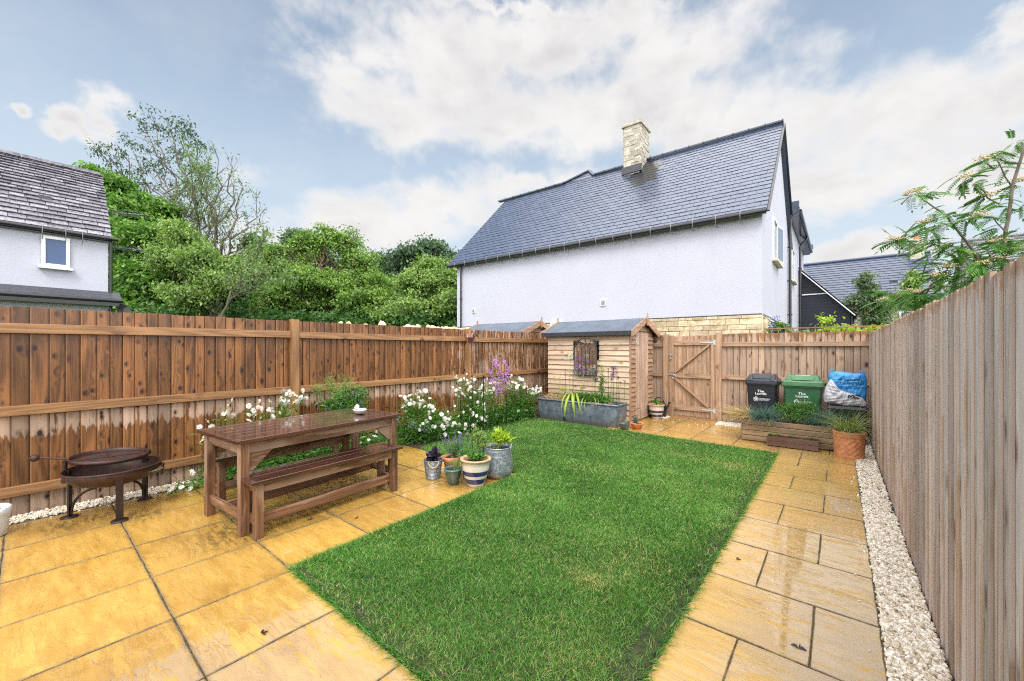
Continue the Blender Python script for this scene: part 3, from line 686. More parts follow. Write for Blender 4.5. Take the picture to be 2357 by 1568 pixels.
def courses(mb, O, U, Wd, z0, z1, N, rowh=(.12, .2), len_=(.25, .6), depth=.05, gap=.012, tn=(.75, 1.15)):
    """stone courses on a vertical wall: O start, U unit along, N outward"""
    O = np.array(O, float); U = unit(U); N = unit(N); z = z0
    while z < z1-.03:
        h = min(rnd(*rowh), z1-z); s = -rnd(0, .2)
        while s < Wd:
            l = rnd(*len_); a = max(0, s); b = min(Wd, s+l)
            if b-a > .04:
                d = depth+rnd(-.012, .012); c = O+U*((a+b)/2)+N*(d/2-.03); c[2] = z+h/2
                Mx = np.stack([U, N, [0, 0, 1]], 1); box(mb, c, (b-a-gap, d+.06, h-gap), Mx, tone=rnd(*tn))
            s += l
        z += h
def roof_tiles(mb, O, U, S, n_len, slope_len, tw, gauge, th=.006, tn=(.88, 1.10), lift=.008, taper=None, jit=0., mat=0, skip=None):
    """tiles on a plane: O eave start, U along eave, S up the slope"""
    O = np.array(O, float); U = unit(U); S = unit(S); N = unit(np.cross(U, S)); 
    if N[2] < 0: N = -N
    s = 0; r = 0; VV = []; TT = []; 
    while s < slope_len-.02:
        g = gauge if taper is None else gauge*(1-taper*s/slope_len); w0 = tw if taper is None else tw*(1-taper*.6*s/slope_len)
        x = -(w0*.5 if r % 2 else 0)-(rnd(0, w0) if jit else 0)
        while x < n_len:
            w = w0*(1+(rnd(-jit, jit) if jit else 0)); a = max(0, x); b = min(n_len, x+w)
            if b-a > .03:
                e = min(s+g*1.15, slope_len); j = rnd(-.002, .004)+(rnd(-.006, .01) if jit else 0); gp = .0065 if not jit else .007
                l0 = lift+j+(rnd(-.01, .01)*0)
                jj = rnd(-.006, .006) if jit else 0
                p = [O+U*(a+gp)+S*(s+jj), O+U*(b-gp)+S*(s+jj), O+U*(b-gp)+S*e, O+U*(a+gp)+S*e]
                top = [p[0]+N*(l0+th), p[1]+N*(l0+th), p[2]+N*(.002), p[3]+N*(.002)]; bot = [p[0]+N*l0, p[1]+N*l0, p[2], p[3]]
                VV.append(bot+top); TT.append(rnd(*tn))
            x += w
        s += g; r += 1
    n = len(VV); V = np.array(VV).reshape(-1, 3); F = (np.array(BF)[None]+np.arange(n)[:, None, None]*8).reshape(-1, 4)
    mb.add(V, F, np.repeat(TT, 6), mat)
class House:
    def __init__(s, name, label, cat, loc): s.o = thing(name, label, cat, loc); s.loc = np.array(loc, float)
    def part(s, mb, name, mat, parent=None, **k):
        mb.V = [v-s.loc for v in mb.V]; return mb.build(name, mat, parent or s.o, **k)
# --- the big white house behind the back fence
th = R(2.5); U1 = np.array([-math.cos(th), -math.sin(th), 0]); C0 = np.array([-1.46, 11.57, 0]); NW = np.array([-U1[1]*-1, 0, 0])
NW = np.array([math.sin(th), -math.cos(th), 0]); WL = 10.55
def wp(s, z, n=0.0): return C0+U1*s+NW*n+np.array([0, 0, z])
def rp(s, r, z): return C0+U1*s+np.array([0, 1, 0])*r+np.array([0, 0, z])
H1 = House('house', 'large white rendered house with blue slate roof and a stone base behind the back fence', 'house', (-1.46, 11.57, 0))
EZ = 5.0; RZ = 8.66; RY = 3.55
mb = MB(); wallquad(mb, [wp(0, 2.40), wp(WL, 2.40), wp(WL, EZ+.05), wp(0, EZ+.05)]); wallquad(mb, [wp(0, 0, -.03), wp(WL, 0, -.03), wp(WL, 2.40, -.03), wp(0, 2.40, -.03)])
wallquad(mb, [rp(0, 0, 2.36), rp(0, 7.1, 2.3), rp(0, 7.1, 6.7), rp(0, RY*2-.9, 6.4), rp(0, RY, RZ-.1), rp(0, 0, EZ)])
wallquad(mb, [rp(WL, 0, 0), rp(WL, 7, 0), rp(WL, 7, EZ), rp(WL, RY, RZ-.1), rp(WL, 0, EZ)])
wallquad(mb, [rp(.03, 0, 0), rp(.03, 7.1, 0), rp(.03, 7.1, 2.4), rp(.03, 0, 2.4)])
H1.part(mb, 'rendered_wall', M_REND)
mb = MB(); courses(mb, C0+NW*.02, U1, WL, .6, 2.37, NW, rowh=(.10, .20), len_=(.22, .62), depth=.05)
H1.part(mb, 'stone_base', MT['yellow stone']); mb = MB(); courses(mb, C0+np.array([.02, .02, 0]), (0, 1, 0), .98, .6, 2.32, (1, 0, 0), depth=.05); H1.part(mb, 'stone_base', MT['yellow stone']); mb = MB(); courses(mb, C0+np.array([.02, 2.2, 0]), (0, 1, 0), 5, .6, 2.30, (1, 0, 0), depth=.05)
H1.part(mb, 'stone_base', MT['yellow stone'])
mb = MB(); wallquad(mb, [wp(-.02, .4, .018), wp(WL, .4, .018), wp(WL, 2.39, .018), wp(-.02, 2.39, .018)]); wallquad(mb, [C0+[.018, 0, .4], C0+[.018, 7, .4], C0+[.018, 7, 2.33], C0+[.018, 0, 2.33]]); H1.part(mb, 'mortar_bed', MT['mortar'])
SL = np.array([0, RY+.12, RZ-EZ+.02]); SLl = np.linalg.norm(SL)
mb = MB(); O = rp(-.12, -.17, EZ-.08); roof_tiles(mb, O, U1, SL, WL+.42+.12, SLl+.06, .305, .213)
backd = np.array([0, 3.5, -(RZ-6.6)]); wallquad(mb, [rp(-.12, RY+.02, RZ-.02), rp(WL+.4, RY+.02, RZ-.02), rp(WL+.4, 7.0, 5.3), rp(-.12, 7.0, 5.3)])
wallquad(mb, [O, O+U1*(WL+.54), O+U1*(WL+.54)+SL, O+SL], .12)
# the hipped peak of the rear wing, flush with the slope
pk = [rp(7.9, RY-.02, RZ-.03), rp(6.33, RY-.02, RZ-.03), rp(6.78, RY+.42, RZ+.44)]
Un = -U1
for k in range(3):
    f0, f1 = k/3, (k+1)/3
    a0 = pk[0]+(pk[2]-pk[0])*f0; a1 = pk[0]+(pk[2]-pk[0])*f1; b0 = pk[1]+(pk[2]-pk[1])*f0; b1 = pk[1]+(pk[2]-pk[1])*f1
    mb.add([a0, b0, b1, a1], [[0, 1, 2, 3]], rnd(.8, 1.1)); mb.add([a0+[0,-.01,.012], b0+[0,-.01,.012], b0+[0,-.012,-.012], a0+[0,-.012,-.012]], [[0,1,2,3]], .3)
e_ = [0, 5, 0]
mb.add([pk[2], pk[2]+e_, pk[0]+e_, pk[0]], [[0,1,2,3]]); mb.add([pk[2], pk[2]+e_, pk[1]+e_, pk[1]], [[3,2,1,0]])
rf = H1.part(mb, 'roof', MT['blue slate'])
mb = MB(); x = 0
while x < WL+.5:
    if not (6.45 < x+.1 < 7.8): beam(mb, rp(x-.12, RY+.02, RZ+.035), rp(x+.33, RY+.02, RZ+.035), .20, .05, tone=rnd(.7, 1.1)); beam(mb, rp(x-.125, RY+.02, RZ+.05), rp(x-.085, RY+.02, RZ+.05), .22, .05, tone=.7)
    x += .46
for q in (0, 1):
    a = pk[q]; b = pk[2]
    for k in range(4): p0 = a+(b-a)*k/4+[0, 0, .03]; p1 = a+(b-a)*(k+1)/4+[0, 0, .03]; beam(mb, p0, p1, .15, .05, tone=rnd(.7, 1.1))
H1.part(mb, 'ridge_tiles', MT['blue slate'], rf)
# wet patch of slates under the chimney flashing
mb = MB(); OO = rp(4.9, .0, 0)
Or = rp(-.12, -.17, EZ-.08); Sr = unit(SL)
def roofpix(u, v):
    l = (u-1178.5)/916; d_ = np.array([-math.sin(CA)+math.cos(CA)*l, math.cos(CA)+math.sin(CA)*l, (802-v)/916]); A_ = np.stack([U1, Sr, -d_], 1); q = np.linalg.solve(A_, np.array([0, 0, 1.53])-Or); return q[0], q[1]
sc0, rc0 = roofpix(1487, 400)
for i in range(-9, 9):
    for j in range(-5, 6):
        s = sc0+j*.15+(.075 if i % 2 else 0); r_ = round(rc0/.213)*.213+i*.213
        if math.hypot((s-sc0)/.58, (r_-rc0)/1.05) < 1+rnd(-.22, .12) and r_ < SLl-.15:
            base = Or+Sr*r_+U1*s; nrm = unit(np.cross(SL, U1)); nrm = nrm if nrm[2] > 0 else -nrm
            w = .149; p = base+nrm*.018; u_ = unit(SL); mb.add([p, p+U1*w, p+U1*w+u_*.21-nrm*.006, p+u_*.21-nrm*.006], [[0,1,2,3]], 1)
H1.part(mb, 'wet_slates', MT['wet slate'], rf)
mb = MB()   # gutter
pts = [wp(s, EZ-.13, .21) for s in (-.10, WL+.35)]; tube(mb, pts, .060, 10); bx(mb, (0,0,0), (0.001,0.001,0.001)) if False else None
beam(mb, wp(-.1, EZ-.10, .13), wp(WL+.3, EZ-.10, .13), .05, .15); gut = H1.part(mb, 'gutter', MT['black gutter'])
for k in range(19):
    s = .45+k*.555; mb = MB(); tube(mb, [wp(s, EZ-.04, .24), wp(s, EZ-.14, .275), wp(s, EZ-.22, .25), wp(s, EZ-.30, .21)], .008, 5); tube(mb, [wp(s-.07, EZ-.29, .2), wp(s+.02, EZ-.27, .04)], .01, 5); H1.part(mb, 'gutter_bracket', MT['bracket grey'])
def downpipe(p, z0, z1, r=.034, n=(0, 0)):
    mb = MB(); tube(mb, [(p[0], p[1], z0), (p[0], p[1], z1)], r, 10)
    for z in np.arange(z0+.5, z1-.2, 1.25): tube(mb, [(p[0], p[1], z), (p[0], p[1], z+.05)], r*1.5, 10)
    return mb
p = wp(WL-.28, 0, .07); H1.part(downpipe(p, .5, EZ-.15), 'downpipe', MT['black gutter'])
# chimney on the ridge
mb = MB(); cc = rp(4.50, RY-.18, -.18); Mx = np.stack([U1, [0, 1, 0], [0, 0, 1]], 1)
for (dx, dy, U_, N_, L_) in [(-.30, -.42, U1, -np.array([0, 1, 0]), .60), (-.30, -.42, np.array([0, 1., 0]), -U1, .84), (.30, -.42, np.array([0, 1., 0]), U1, .84)]:
    courses(mb, cc+U1*dx+np.array([0, dy, 0]), U_, L_, 7.95, 10.0, N_, rowh=(.07, .13), len_=(.15, .36), depth=.035, gap=.006)
ch = H1.part(mb, 'chimney', MT['cream stone'])
mb = MB(); box(mb, cc+[0, 0, 8.98], (.60, .84, 2.1), Mx, tone=.8); H1.part(mb, 'chimney_core', MT['mortar'], ch)
mb = MB(); box(mb, cc+[0, 0, 10.05], (.76, 1.0, .08), Mx); H1.part(mb, 'chimney_cap', MT['cream stone'], ch, bevel=.01)
plain('terracotta', (.55,.20,.09), .7, nscale=14, namt=.3, bumpn=40)
plain('terracotta red', (.50,.12,.08), .6, nscale=14)
mb = MB(); lathe(mb, [(.14, 10.08), (.14, 10.25), (.17, 10.26), (.17, 10.30), (.12, 10.30), (.12, 10.1)], 20, cc); H1.part(mb, 'chimney_pot', MT['terracotta red'], ch)
mb = MB(); box(mb, cc+np.array([0, -.46, 8.38]), (.74, .07, .26), Mx); beam(mb, cc+np.array([0, -.70, 7.93]), cc+np.array([0, -.44, 8.21]), .80, .02, up=tuple(np.cross(U1, (0, 0, 1))))
prism(mb, [(11.57+RY-.75, 8.1), (11.57+RY+.1, 8.95), (11.57+RY+.1, 8.55)], 0, cc[0]+.36, cc[0]+.38); H1.part(mb, 'lead_flashing', MT['lead'], ch)
# vents
for (s, z, w, h) in [(4.2, 2.95, .15, .15), (9.62, 3.0, .12, .13)]:
    mb = MB(); c_ = wp(s, z, .02); box(mb, c_, (w+.04, .03, h+.04), np.stack([U1, NW, [0, 0, 1]], 1), tone=1)
    v = H1.part(mb, 'wall_vent', MT['white upvc'])
    mb = MB()
    for k in range(5): box(mb, c_+NW*.02+np.array([0, 0, -h*.4+k*h*.2]), (w*.85, .012, h*.09), np.stack([U1, NW, [0, 0, 1]], 1), tone=.75)
    H1.part(mb, 'vent_slats', MT['bracket grey'], v)
mb = MB(); tube(mb, [rp(0,0,2.385)+NW*.03, wp(WL, 2.385, .03)], .012, 6); tube(mb, [C0+[.03,0,2.37], C0+[.03,7,2.31]], .012, 6); H1.part(mb, 'drip_bead', MT['fascia dark'])
def window(H, org, U, N, w, h, name='window', open_=False, panes=1, frame_=.06, sill=True, glassm='window glass', recess=.08, reveal=None):
    U = unit(U); N = unit(N); Mx = np.stack([U, N, [0, 0, 1]], 1); org = np.array(org, float); mb = MB()
    for (cx, cz, sx, sz) in [(0, h-frame_/2, w, frame_), (0, frame_/2, w, frame_), (-w/2+frame_/2, h/2, frame_, h-2*frame_), (w/2-frame_/2, h/2, frame_, h-2*frame_)]:
        box(mb, org+U*cx+np.array([0, 0, cz])+N*.012, (sx, .05, sz), Mx, tone=1)
    for k in range(1, panes): box(mb, org+U*(-w/2+k*w/panes)+np.array([0, 0, h/2])+N*.01, (.05, .045, h-2*frame_), Mx, tone=1)
    f = H.part(mb, name, MT['white upvc'])
    mb = MB(); box(mb, org+np.array([0, 0, h/2])-N*.002, (w-frame_, .02, h-frame_), Mx, tone=1); H.part(mb, 'pane', MT[glassm], f)
    if sill: mb = MB(); box(mb, org+np.array([0, 0, -.04])+N*.06, (w+.12, .14, .07), Mx, tone=1); H.part(mb, 'sill', MT['mortar'] if sill == 'stone' else MT['white upvc'], f)
    return f
XA = np.array([0, 1, 0]); XN = np.array([1, 0, 0])
window(H1, (-1.45, 14.22, 4.10), XA, XN, 1.35, 1.2, sill='stone')
mb = MB(); box(mb, (-1.38, 14.62, 4.70), (.035, .60, 1.10), rotz(-.16), tone=1); cas = H1.part(mb, 'open_casement', MT['white upvc'])
mb = MB(); box(mb, (-1.375, 14.62, 4.70), (.038, .49, .98), rotz(-.16), tone=1); H1.part(mb, 'pane', MT['window glass'], cas)
window(H1, (-1.40, 13.15, .3), XA, XN, 1.0, 1.98, name='door', panes=2, sill=False)
window(H1, wp(5.86, .35, .03), U1, NW, .46, 2.08, name='side_door', sill=False)
mb = MB(); beam(mb, rp(-.135, -.17, EZ-.13), rp(-.135, RY, RZ-.05), .035, .08, up=(1, 0, 0)); beam(mb, rp(-.135, RY, RZ-.05), rp(-.135, RY*2-.9, 6.42), .035, .08, up=(1, 0, 0)); H1.part(mb, 'bargeboard', MT['fascia dark'])
# rear wing
W1 = House('house', 'narrow white house wing with a black gutter just beyond the big white gable', 'house', (-1.6, 18.7, 0))
mb = MB(); bx(mb, (-9, 18.72, 0), (-1.47, 26.9, 6.8), tone=1); W1.part(mb, 'rendered_wall', M_REND)
mb = MB(); S_ = np.array([-3.0, 0, 3.0]); O = np.array([-1.18, 18.75, 6.75]); roof_tiles(mb, O, (0, 1, 0), S_, 8.3, 2.6, .3, .21, tn=(.7, 1.1)); wallquad(mb, [O, O+[0, 8.3, 0], O+[0, 8.3, 0]+S_*.62, O+S_*.62]); bx(mb, (-1.5,18.6,6.6),(-1.15,18.72,7.15)); W1.part(mb, 'roof', MT['blue slate'])
mb = MB(); tube(mb, [(-1.13, 18.7, 6.78), (-1.13, 27.1, 6.78)], .07, 8); bx(mb, (-1.47, 18.8, 6.62), (-1.17, 27, 6.74)); W1.part(mb, 'gutter', MT['black gutter'])
for y, z0 in ((17.9, 1), (23.0, 1)):
    mb = downpipe((-1.38, y), z0, 6.3, .05); tube(mb, [(-1.38, y, 6.3), (-1.34, y, 6.42), (-1.15, y+.1, 6.60), (-1.13, y+.1, 6.72)], .045, 8); W1.part(mb, 'downpipe', MT['black gutter'])
for y in (20.2, 25.2): window(W1, (-1.465, y, 4.3), XA, XN, 1.2, 1.3, sill='stone')
mb = MB(); prism(mb, [(-1.05, 6.9), (-1.05, 7.1), (-2.6, 8.75), (-2.6, 8.5)], 1, 26.95, 27.1); W1.part(mb, 'bargeboard', MT['blue slate'])
# stone lower wall of wing
mb = MB(); courses(mb, (-1.45, 18.75, 0), (0, 1, 0), 8.1, .8, 2.3, (1, 0, 0)); W1.part(mb, 'stone_base', MT['yellow stone'])
# --- white house on the left
H2 = House('house', 'white rendered house with a rough stone tile roof at the far left', 'house', (-17.5, 1.6, 0))
X0 = -17.5; mb = MB(); yr = 1.6; yl = -7.0; ez = 5.0; rz = 7.45; hx = 2.15
wallquad(mb, [(X0, yl, 0), (X0, yr, 0), (X0, yr, ez+.02), (X0, yl, ez+.02)]); wallquad(mb, [(X0, yr, 0), (X0-hx*2, yr, 0), (X0-hx*2, yr, ez), (X0-hx, yr, rz-.12), (X0, yr, ez)]); H2.part(mb, 'rendered_wall', M_REND)
mb = MB(); S_ = np.array([-hx-.12, 0, rz-ez+.08]); O = np.array([X0+.14, yl-.1, ez-.06]); roof_tiles(mb, O, (0, 1, 0), S_, yr-yl+.17, np.linalg.norm(S_), .42, .225, th=.028, lift=.022, taper=.45, jit=.28, tn=(.55, 1.35))
wallquad(mb, [O, O+[0, yr-yl+.15, 0], O+[0, yr-yl+.15, 0]+S_, O+S_], .4); wallquad(mb, [(X0-hx, yl, rz), (X0-hx, yr+.1, rz), (X0-2*hx-.1, yr+.1, ez), (X0-2*hx-.1, yl, ez)]); rf2 = H2.part(mb, 'roof', MT['stone tile'])
mb = MB(); y = yl
while y < yr: beam(mb, (X0-hx, y, rz+.05), (X0-hx, min(y+.56, yr+.08), rz+.05), .26, .09, tone=rnd(.9, 1.2)); y += .575
H2.part(mb, 'ridge_tiles', MT['stone tile'], rf2)
for (y, z) in ((-.65, 6.05), (.35, 6.0)):
    mb = MB(); box(mb, (X0-(z-ez)*.87+.10, y, z+.03), (.03, .26, .10), tone=1); H2.part(mb, 'roof_vent', MT['lead'], rf2)
mb = MB(); tube(mb, [(X0+.17, yl, ez-.10), (X0+.17, yr+.2, ez-.10)], .06, 10); bx(mb, (X0+.01, yl, ez-.2), (X0+.09, yr+.06, ez-.04)); H2.part(mb, 'gutter', MT['black gutter'])
for y in (-1.4, -.5, .28, .72, 1.05): mb = MB(); tube(mb, [(X0+.24, y, ez-.02), (X0+.25, y, ez-.2), (X0+.2, y, ez-.3), (X0+.14, y, ez-.38)], .01, 5); H2.part(mb, 'gutter_bracket', MT['bracket grey'])
H2.part(downpipe((X0+.02, yr+.06), 2.6, ez-.1, .04), 'downpipe', MT['black gutter'])
plain('frosted glass', (.055,.10,.22), .3, usetone=False)
window(H2, (X0+.03, .535, 3.88), XA, XN, .54, .86, glassm='frosted glass', frame_=.075)
mb = MB(); prism(mb, [(X0, 3.28), (X0, 3.02), (X0+.42, 2.94), (X0+.42, 3.05)], 1, yl, yr+.25); H2.part(mb, 'lean_to_roof', MT['lead'])
mb = MB(); tube(mb, [(X0+.46, yl, 2.98), (X0+.46, yr+.28, 2.98)], .055, 8); bx(mb, (X0+.3, yl, 2.82), (X0+.42, yr+.2, 2.94)); H2.part(mb, 'gutter', MT['black gutter'])
mb = MB(); lathe(mb, [(.02, 0), (.11, .02), (.19, .06)], 24); 
Mx = frame((1, .5, .3)); mb.V = [v @ Mx.T+np.array([X0+.15, yr+.3, 2.72]) for v in mb.V]; tube(mb, [(X0, yr, 2.75), (X0+.15, yr+.3, 2.72)], .015, 6); H2.part(mb, 'satellite_dish', MT['black gutter'])
mb = MB()  # aerial behind the verge
for z, k in ((6.05, 1), (4.9, 1)):
    a = np.array([X0-1.2+.0, yr+.1, z]); b = a+[1.1, .75, -.15]; tube(mb, [a, b], .012, 5)
    for q in np.linspace(.1, 1, 9): c = a+(b-a)*q; tube(mb, [c+[-.1, .14, -.05], c+[.1, -.14, .05]], .008, 4)
H2.part(mb, 'aerial', MT['bracket grey'])
# --- far buildings on the right
def gable_roof_house(name, label, x0, x1, y, ez, rz, depth, roofm, wallm, tw, gauge, jit=0., extra=None, th=.015, xr=None):
    H = House(name, label, 'house', ((x0+x1)/2, y, 0)); mb = MB(); bx(mb, (x0, y, 0), (x1, y+2*depth, ez), tone=1); 
    for xx in (x0, x1): wallquad(mb, [(xx, y, ez), (xx, y+2*depth, ez), (xx, y+depth, rz-.05)])
    H.part(mb, 'wall', MT[wallm]); mb = MB(); S_ = np.array([0, depth+.2, rz-ez+.1]); O = np.array([x0-.15, y-.2, ez-.1]); roof_tiles(mb, O, (1, 0, 0), S_, x1-x0+.3, np.linalg.norm(S_), tw, gauge, jit=jit, th=th)
    wallquad(mb, [O, O+[x1-x0+.3, 0, 0], O+[x1-x0+.3, 0, 0]+S_, O+S_], .4); wallquad(mb, [(x0-.15, y+depth, rz), (x1+.15, y+depth, rz), (x1+.15, y+2*depth, ez), (x0-.15, y+2*depth, ez)]); r_ = H.part(mb, 'roof', MT[roofm])
    mb = MB(); tube(mb, [(x0-.15, y+depth, rz+.03), (x1+.15, y+depth, rz+.03)], .09, 6); H.part(mb, 'ridge_tiles', MT[roofm], r_)
    mb = MB(); tube(mb, [(x0-.2, y-.27, ez-.12), (x1+.2, y-.27, ez-.12)], .06, 6); H.part(mb, 'gutter', MT['black gutter']); return H
H3 = gable_roof_house('house', 'distant stone house with a wide blue slate roof behind the dark barn', -3.0, 3.45, 26.0, 3.8, 6.4, 3.0, 'blue slate', 'cream stone', .32, .23)
mb = MB(); courses(mb, (.6, 25.98, 0), (1, 0, 0), 2.85, 1.6, 3.7, (0, -1, 0), rowh=(.12, .2), len_=(.25, .5)); H3.part(mb, 'stone_face', MT['cream stone'])
mb = MB(); bx(mb, (2.85, 28.6, 6.0), (3.35, 29.3, 7.05), tone=1); chx = H3.part(mb, 'chimney', MT['cream stone']); mb = MB(); lathe(mb, [(.12, 7.05), (.10, 7.3)], 12, (3.1, 28.9, 0)); disc(mb, .1, 7.3, (3.1, 28.9), 12); H3.part(mb, 'chimney_pot', MT['terracotta'], chx)
mb = MB(); box(mb, (.9, 27.0, 4.62), (.3, .06, .12), tone=.3); box(mb, (2.1, 27.1, 4.8), (.3, .06, .12), tone=.3); H3.part(mb, 'roof_vent', MT['fascia dark'])
H3.part(downpipe((.95, 25.85), 1.5, 3.7, .05), 'downpipe', MT['black gutter']); window(H3, (2.55, 25.9, 2.35), (-1, 0, 0), (0, -1, 0), .7, .9)
H4 = House('barn', 'black weatherboarded barn gable behind the back garden', 'barn', (-1.2, 23.5, 0))
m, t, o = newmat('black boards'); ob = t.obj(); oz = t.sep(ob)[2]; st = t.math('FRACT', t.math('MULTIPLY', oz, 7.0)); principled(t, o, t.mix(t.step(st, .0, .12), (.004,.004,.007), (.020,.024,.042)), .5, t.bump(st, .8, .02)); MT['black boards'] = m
mb = MB(); prism(mb, [(-4.2, 0), (.42, 0), (.42, 3.15), (-1.7, 5.55), (-4.2, 3.2)], 1, 23.5, 25.8); H4.part(mb, 'wall', MT['black boards'])
mb = MB(); S_ = unit((-2.35, 0, 2.62)); O = np.array([.62, 23.3, 3.05]); roof_tiles(mb, O, (0, 1, 0), S_*3.4, 2.7, 3.3, .3, .22); wallquad(mb, [O, O+[0, 2.7, 0], O+[0, 2.7, 0]+S_*3.4, O+S_*3.4]); H4.part(mb, 'roof', MT['blue slate'])
mb = MB(); beam(mb, O+[-.04, -.04, -.06], O+S_*3.3+[-.04, -.04, -.06], .04, .09, up=(0, 1, 0), tone=1); H4.part(mb, 'bargeboard', MT['white upvc'])
mb = MB(); bx(mb, (-2.6, 23.44, 4.05), (-.42, 23.48, 4.10), tone=1); H4.part(mb, 'white_trim', MT['white upvc'])
H4.part(downpipe((.46, 23.6), .5, 3.1, .05), 'downpipe', MT['black gutter'])
mb = MB(); tube(mb, [(.68, 23.2, 3.05), (.68, 26, 3.05)], .06, 6); H4.part(mb, 'gutter', MT['black gutter'])
H5 = gable_roof_house('house', 'distant house with a grey stone tile roof seen through the rowan', 4.15, 9.5, 22.5, 4.1, 6.0, 2.4, 'stone tile', 'cream stone', .38, .2, jit=.25, th=.025)
# ------------------------------------------------------------- trees
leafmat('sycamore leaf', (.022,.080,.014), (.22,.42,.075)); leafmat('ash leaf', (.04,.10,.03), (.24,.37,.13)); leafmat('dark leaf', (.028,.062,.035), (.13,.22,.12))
leafmat('maple leaf', (.045,.125,.024), (.33,.50,.12)); leafmat('hedge leaf', (.014,.045,.016), (.11,.25,.055)); leafmat('lime leaf', (.08,.155,.045), (.36,.52,.15))
plain('bark grey', (.13,.11,.085), .9, nscale=8, namt=.35, bumpn=20); plain('bark red', (.12,.065,.045), .9, nscale=8, namt=.35, bumpn=20); plain('bark dark', (.035,.028,.022), .9, nscale=8)
def crown(mb, blobs, n, leaf=(.12, .22), flat=.75, tone=(.1, .95), seed=1, clump=.28, shell=.75, droop=.4, clen=None):
    """leaves in tufts spread over a set of ellipsoids (x,y,z,rx,ry,rz)"""
    r = np.random.default_rng(seed); sub_ = []
    for b in blobs:
        for q in range(24):
            dq = r.normal(size=3); dq /= np.linalg.norm(dq); f = r.uniform(.1, .80)**.75; k_ = r.uniform(.13, .36)
            sub_.append((b[0]+dq[0]*b[3]*f, b[1]+dq[1]*b[4]*f, b[2]+dq[2]*b[5]*f, b[3]*k_, b[4]*k_, b[5]*k_*r.uniform(.6, 1.1)))
    blobs = sub_; clump = clump*.72
    vol = np.array([b[3]*b[4]+b[3]*b[5] for b in blobs]); vol = vol/vol.sum()
    per = 26; nc = n//per
    which = r.choice(len(blobs), nc, p=vol); B = np.array(blobs)[which]
    dv = r.normal(size=(nc, 3)); dv /= np.linalg.norm(dv, axis=1)[:, None]; rad = shell+(1.08-shell)*r.uniform(0, 1, nc)**.8
    rad = np.where(r.uniform(0, 1, nc) < .16, r.uniform(.3, .8, nc), rad)
    bump_ = 1+.16*np.sin(dv[:, 0]*5+B[:, 0])*np.cos(dv[:, 2]*6+B[:, 1])+r.normal(scale=.05, size=nc)
    C = B[:, :3]+dv*B[:, 3:6]*(rad*bump_)[:, None]
    cs = clump*r.uniform(.6, 1.5, nc); ct = r.uniform(tone[0], tone[1], nc)*.55+.45*(tone[0]+(tone[1]-tone[0])*r.uniform(0, 1, nc))
    off = r.normal(size=(nc, per, 3))*np.array([1, 1, .55 if clen is None else clen])*cs[:, None, None]
    P = (C[:, None]+off).reshape(-1, 3); m = len(P)
    T = np.clip(np.repeat(ct, per)+r.normal(scale=.13, size=m), 0, 1)
    nrm = r.normal(size=(m, 3))*.8+np.repeat(dv, per, 0)*.5+np.array([0, 0, .7]); a = np.cross(nrm, r.normal(size=(m, 3)))
    a[:, 2] -= droop*np.abs(r.normal(size=m)); sd_ = np.cross(nrm, a)
    L = r.uniform(leaf[0], leaf[1], m)
    ribbons(mb, P, a, L, L*r.uniform(.5, .8, m), np.c_[np.zeros((m, 2)), -r.uniform(0, .3, m)], seg=2, prof='leaf', tone=T, side=sd_, smooth=False)
    return C
def limb(mb, p0, p1, r0, r1, wob=.12, n=6, sag=0.):
    p0 = np.array(p0, float); p1 = np.array(p1, float); L = np.linalg.norm(p1-p0); s = np.linspace(0, 1, n)[:, None]
    w = RNG.normal(size=(n, 3))*L*wob*.35*np.sin(s*PI); P = p0+(p1-p0)*s+w; P[:, 2] += sag*L*np.sin(s[:, 0]*PI)
    tube(mb, P, np.linspace(r0, r1, n), 6, caps=False); return P
def branches(mb, p0, d, L, r, depth, spread=.55, up=.25, kids=(2, 4), tipsl=None, rmin=.012):
    d = unit(d); n = 5; P = [np.array(p0, float)]
    for i in range(n): d = unit(d+RNG.normal(size=3)*.10+np.array([0, 0, up*.12])); P.append(P[-1]+d*L/n)
    r1 = max(rmin, r*.55); tube(mb, P, np.linspace(r, r1, n+1), 5 if r < .05 else 7, caps=False)
    if depth == 0:
        if tipsl is not None: tipsl.append(P[-1]); tipsl.append(P[-2])
        return
    for k in range(random.randint(*kids)):
        i = random.randint(2, n); dd = unit(d+rdirs(1)[0]*spread*1.3+np.array([0, 0, up])); branches(mb, P[i], dd, L*random.uniform(.5, .8), r1*.85, depth-1, spread, up, kids, tipsl, rmin)
    if tipsl is not None and depth <= 1: tipsl.append(P[-1])
def at(u, v, tt):
    l = (u-1178.5)/916*tt; F = np.array([-math.sin(CA), math.cos(CA)]); Rr = np.array([math.cos(CA), math.sin(CA)]); q = F*tt+Rr*l
    return np.array([q[0], q[1], 1.53+(802-v)/916*tt])
def blob(u, v, tt, ru, rv, dz=1.): k = tt/916; p = at(u, v, tt); return (*p, ru*k, ru*k*dz, rv*k)
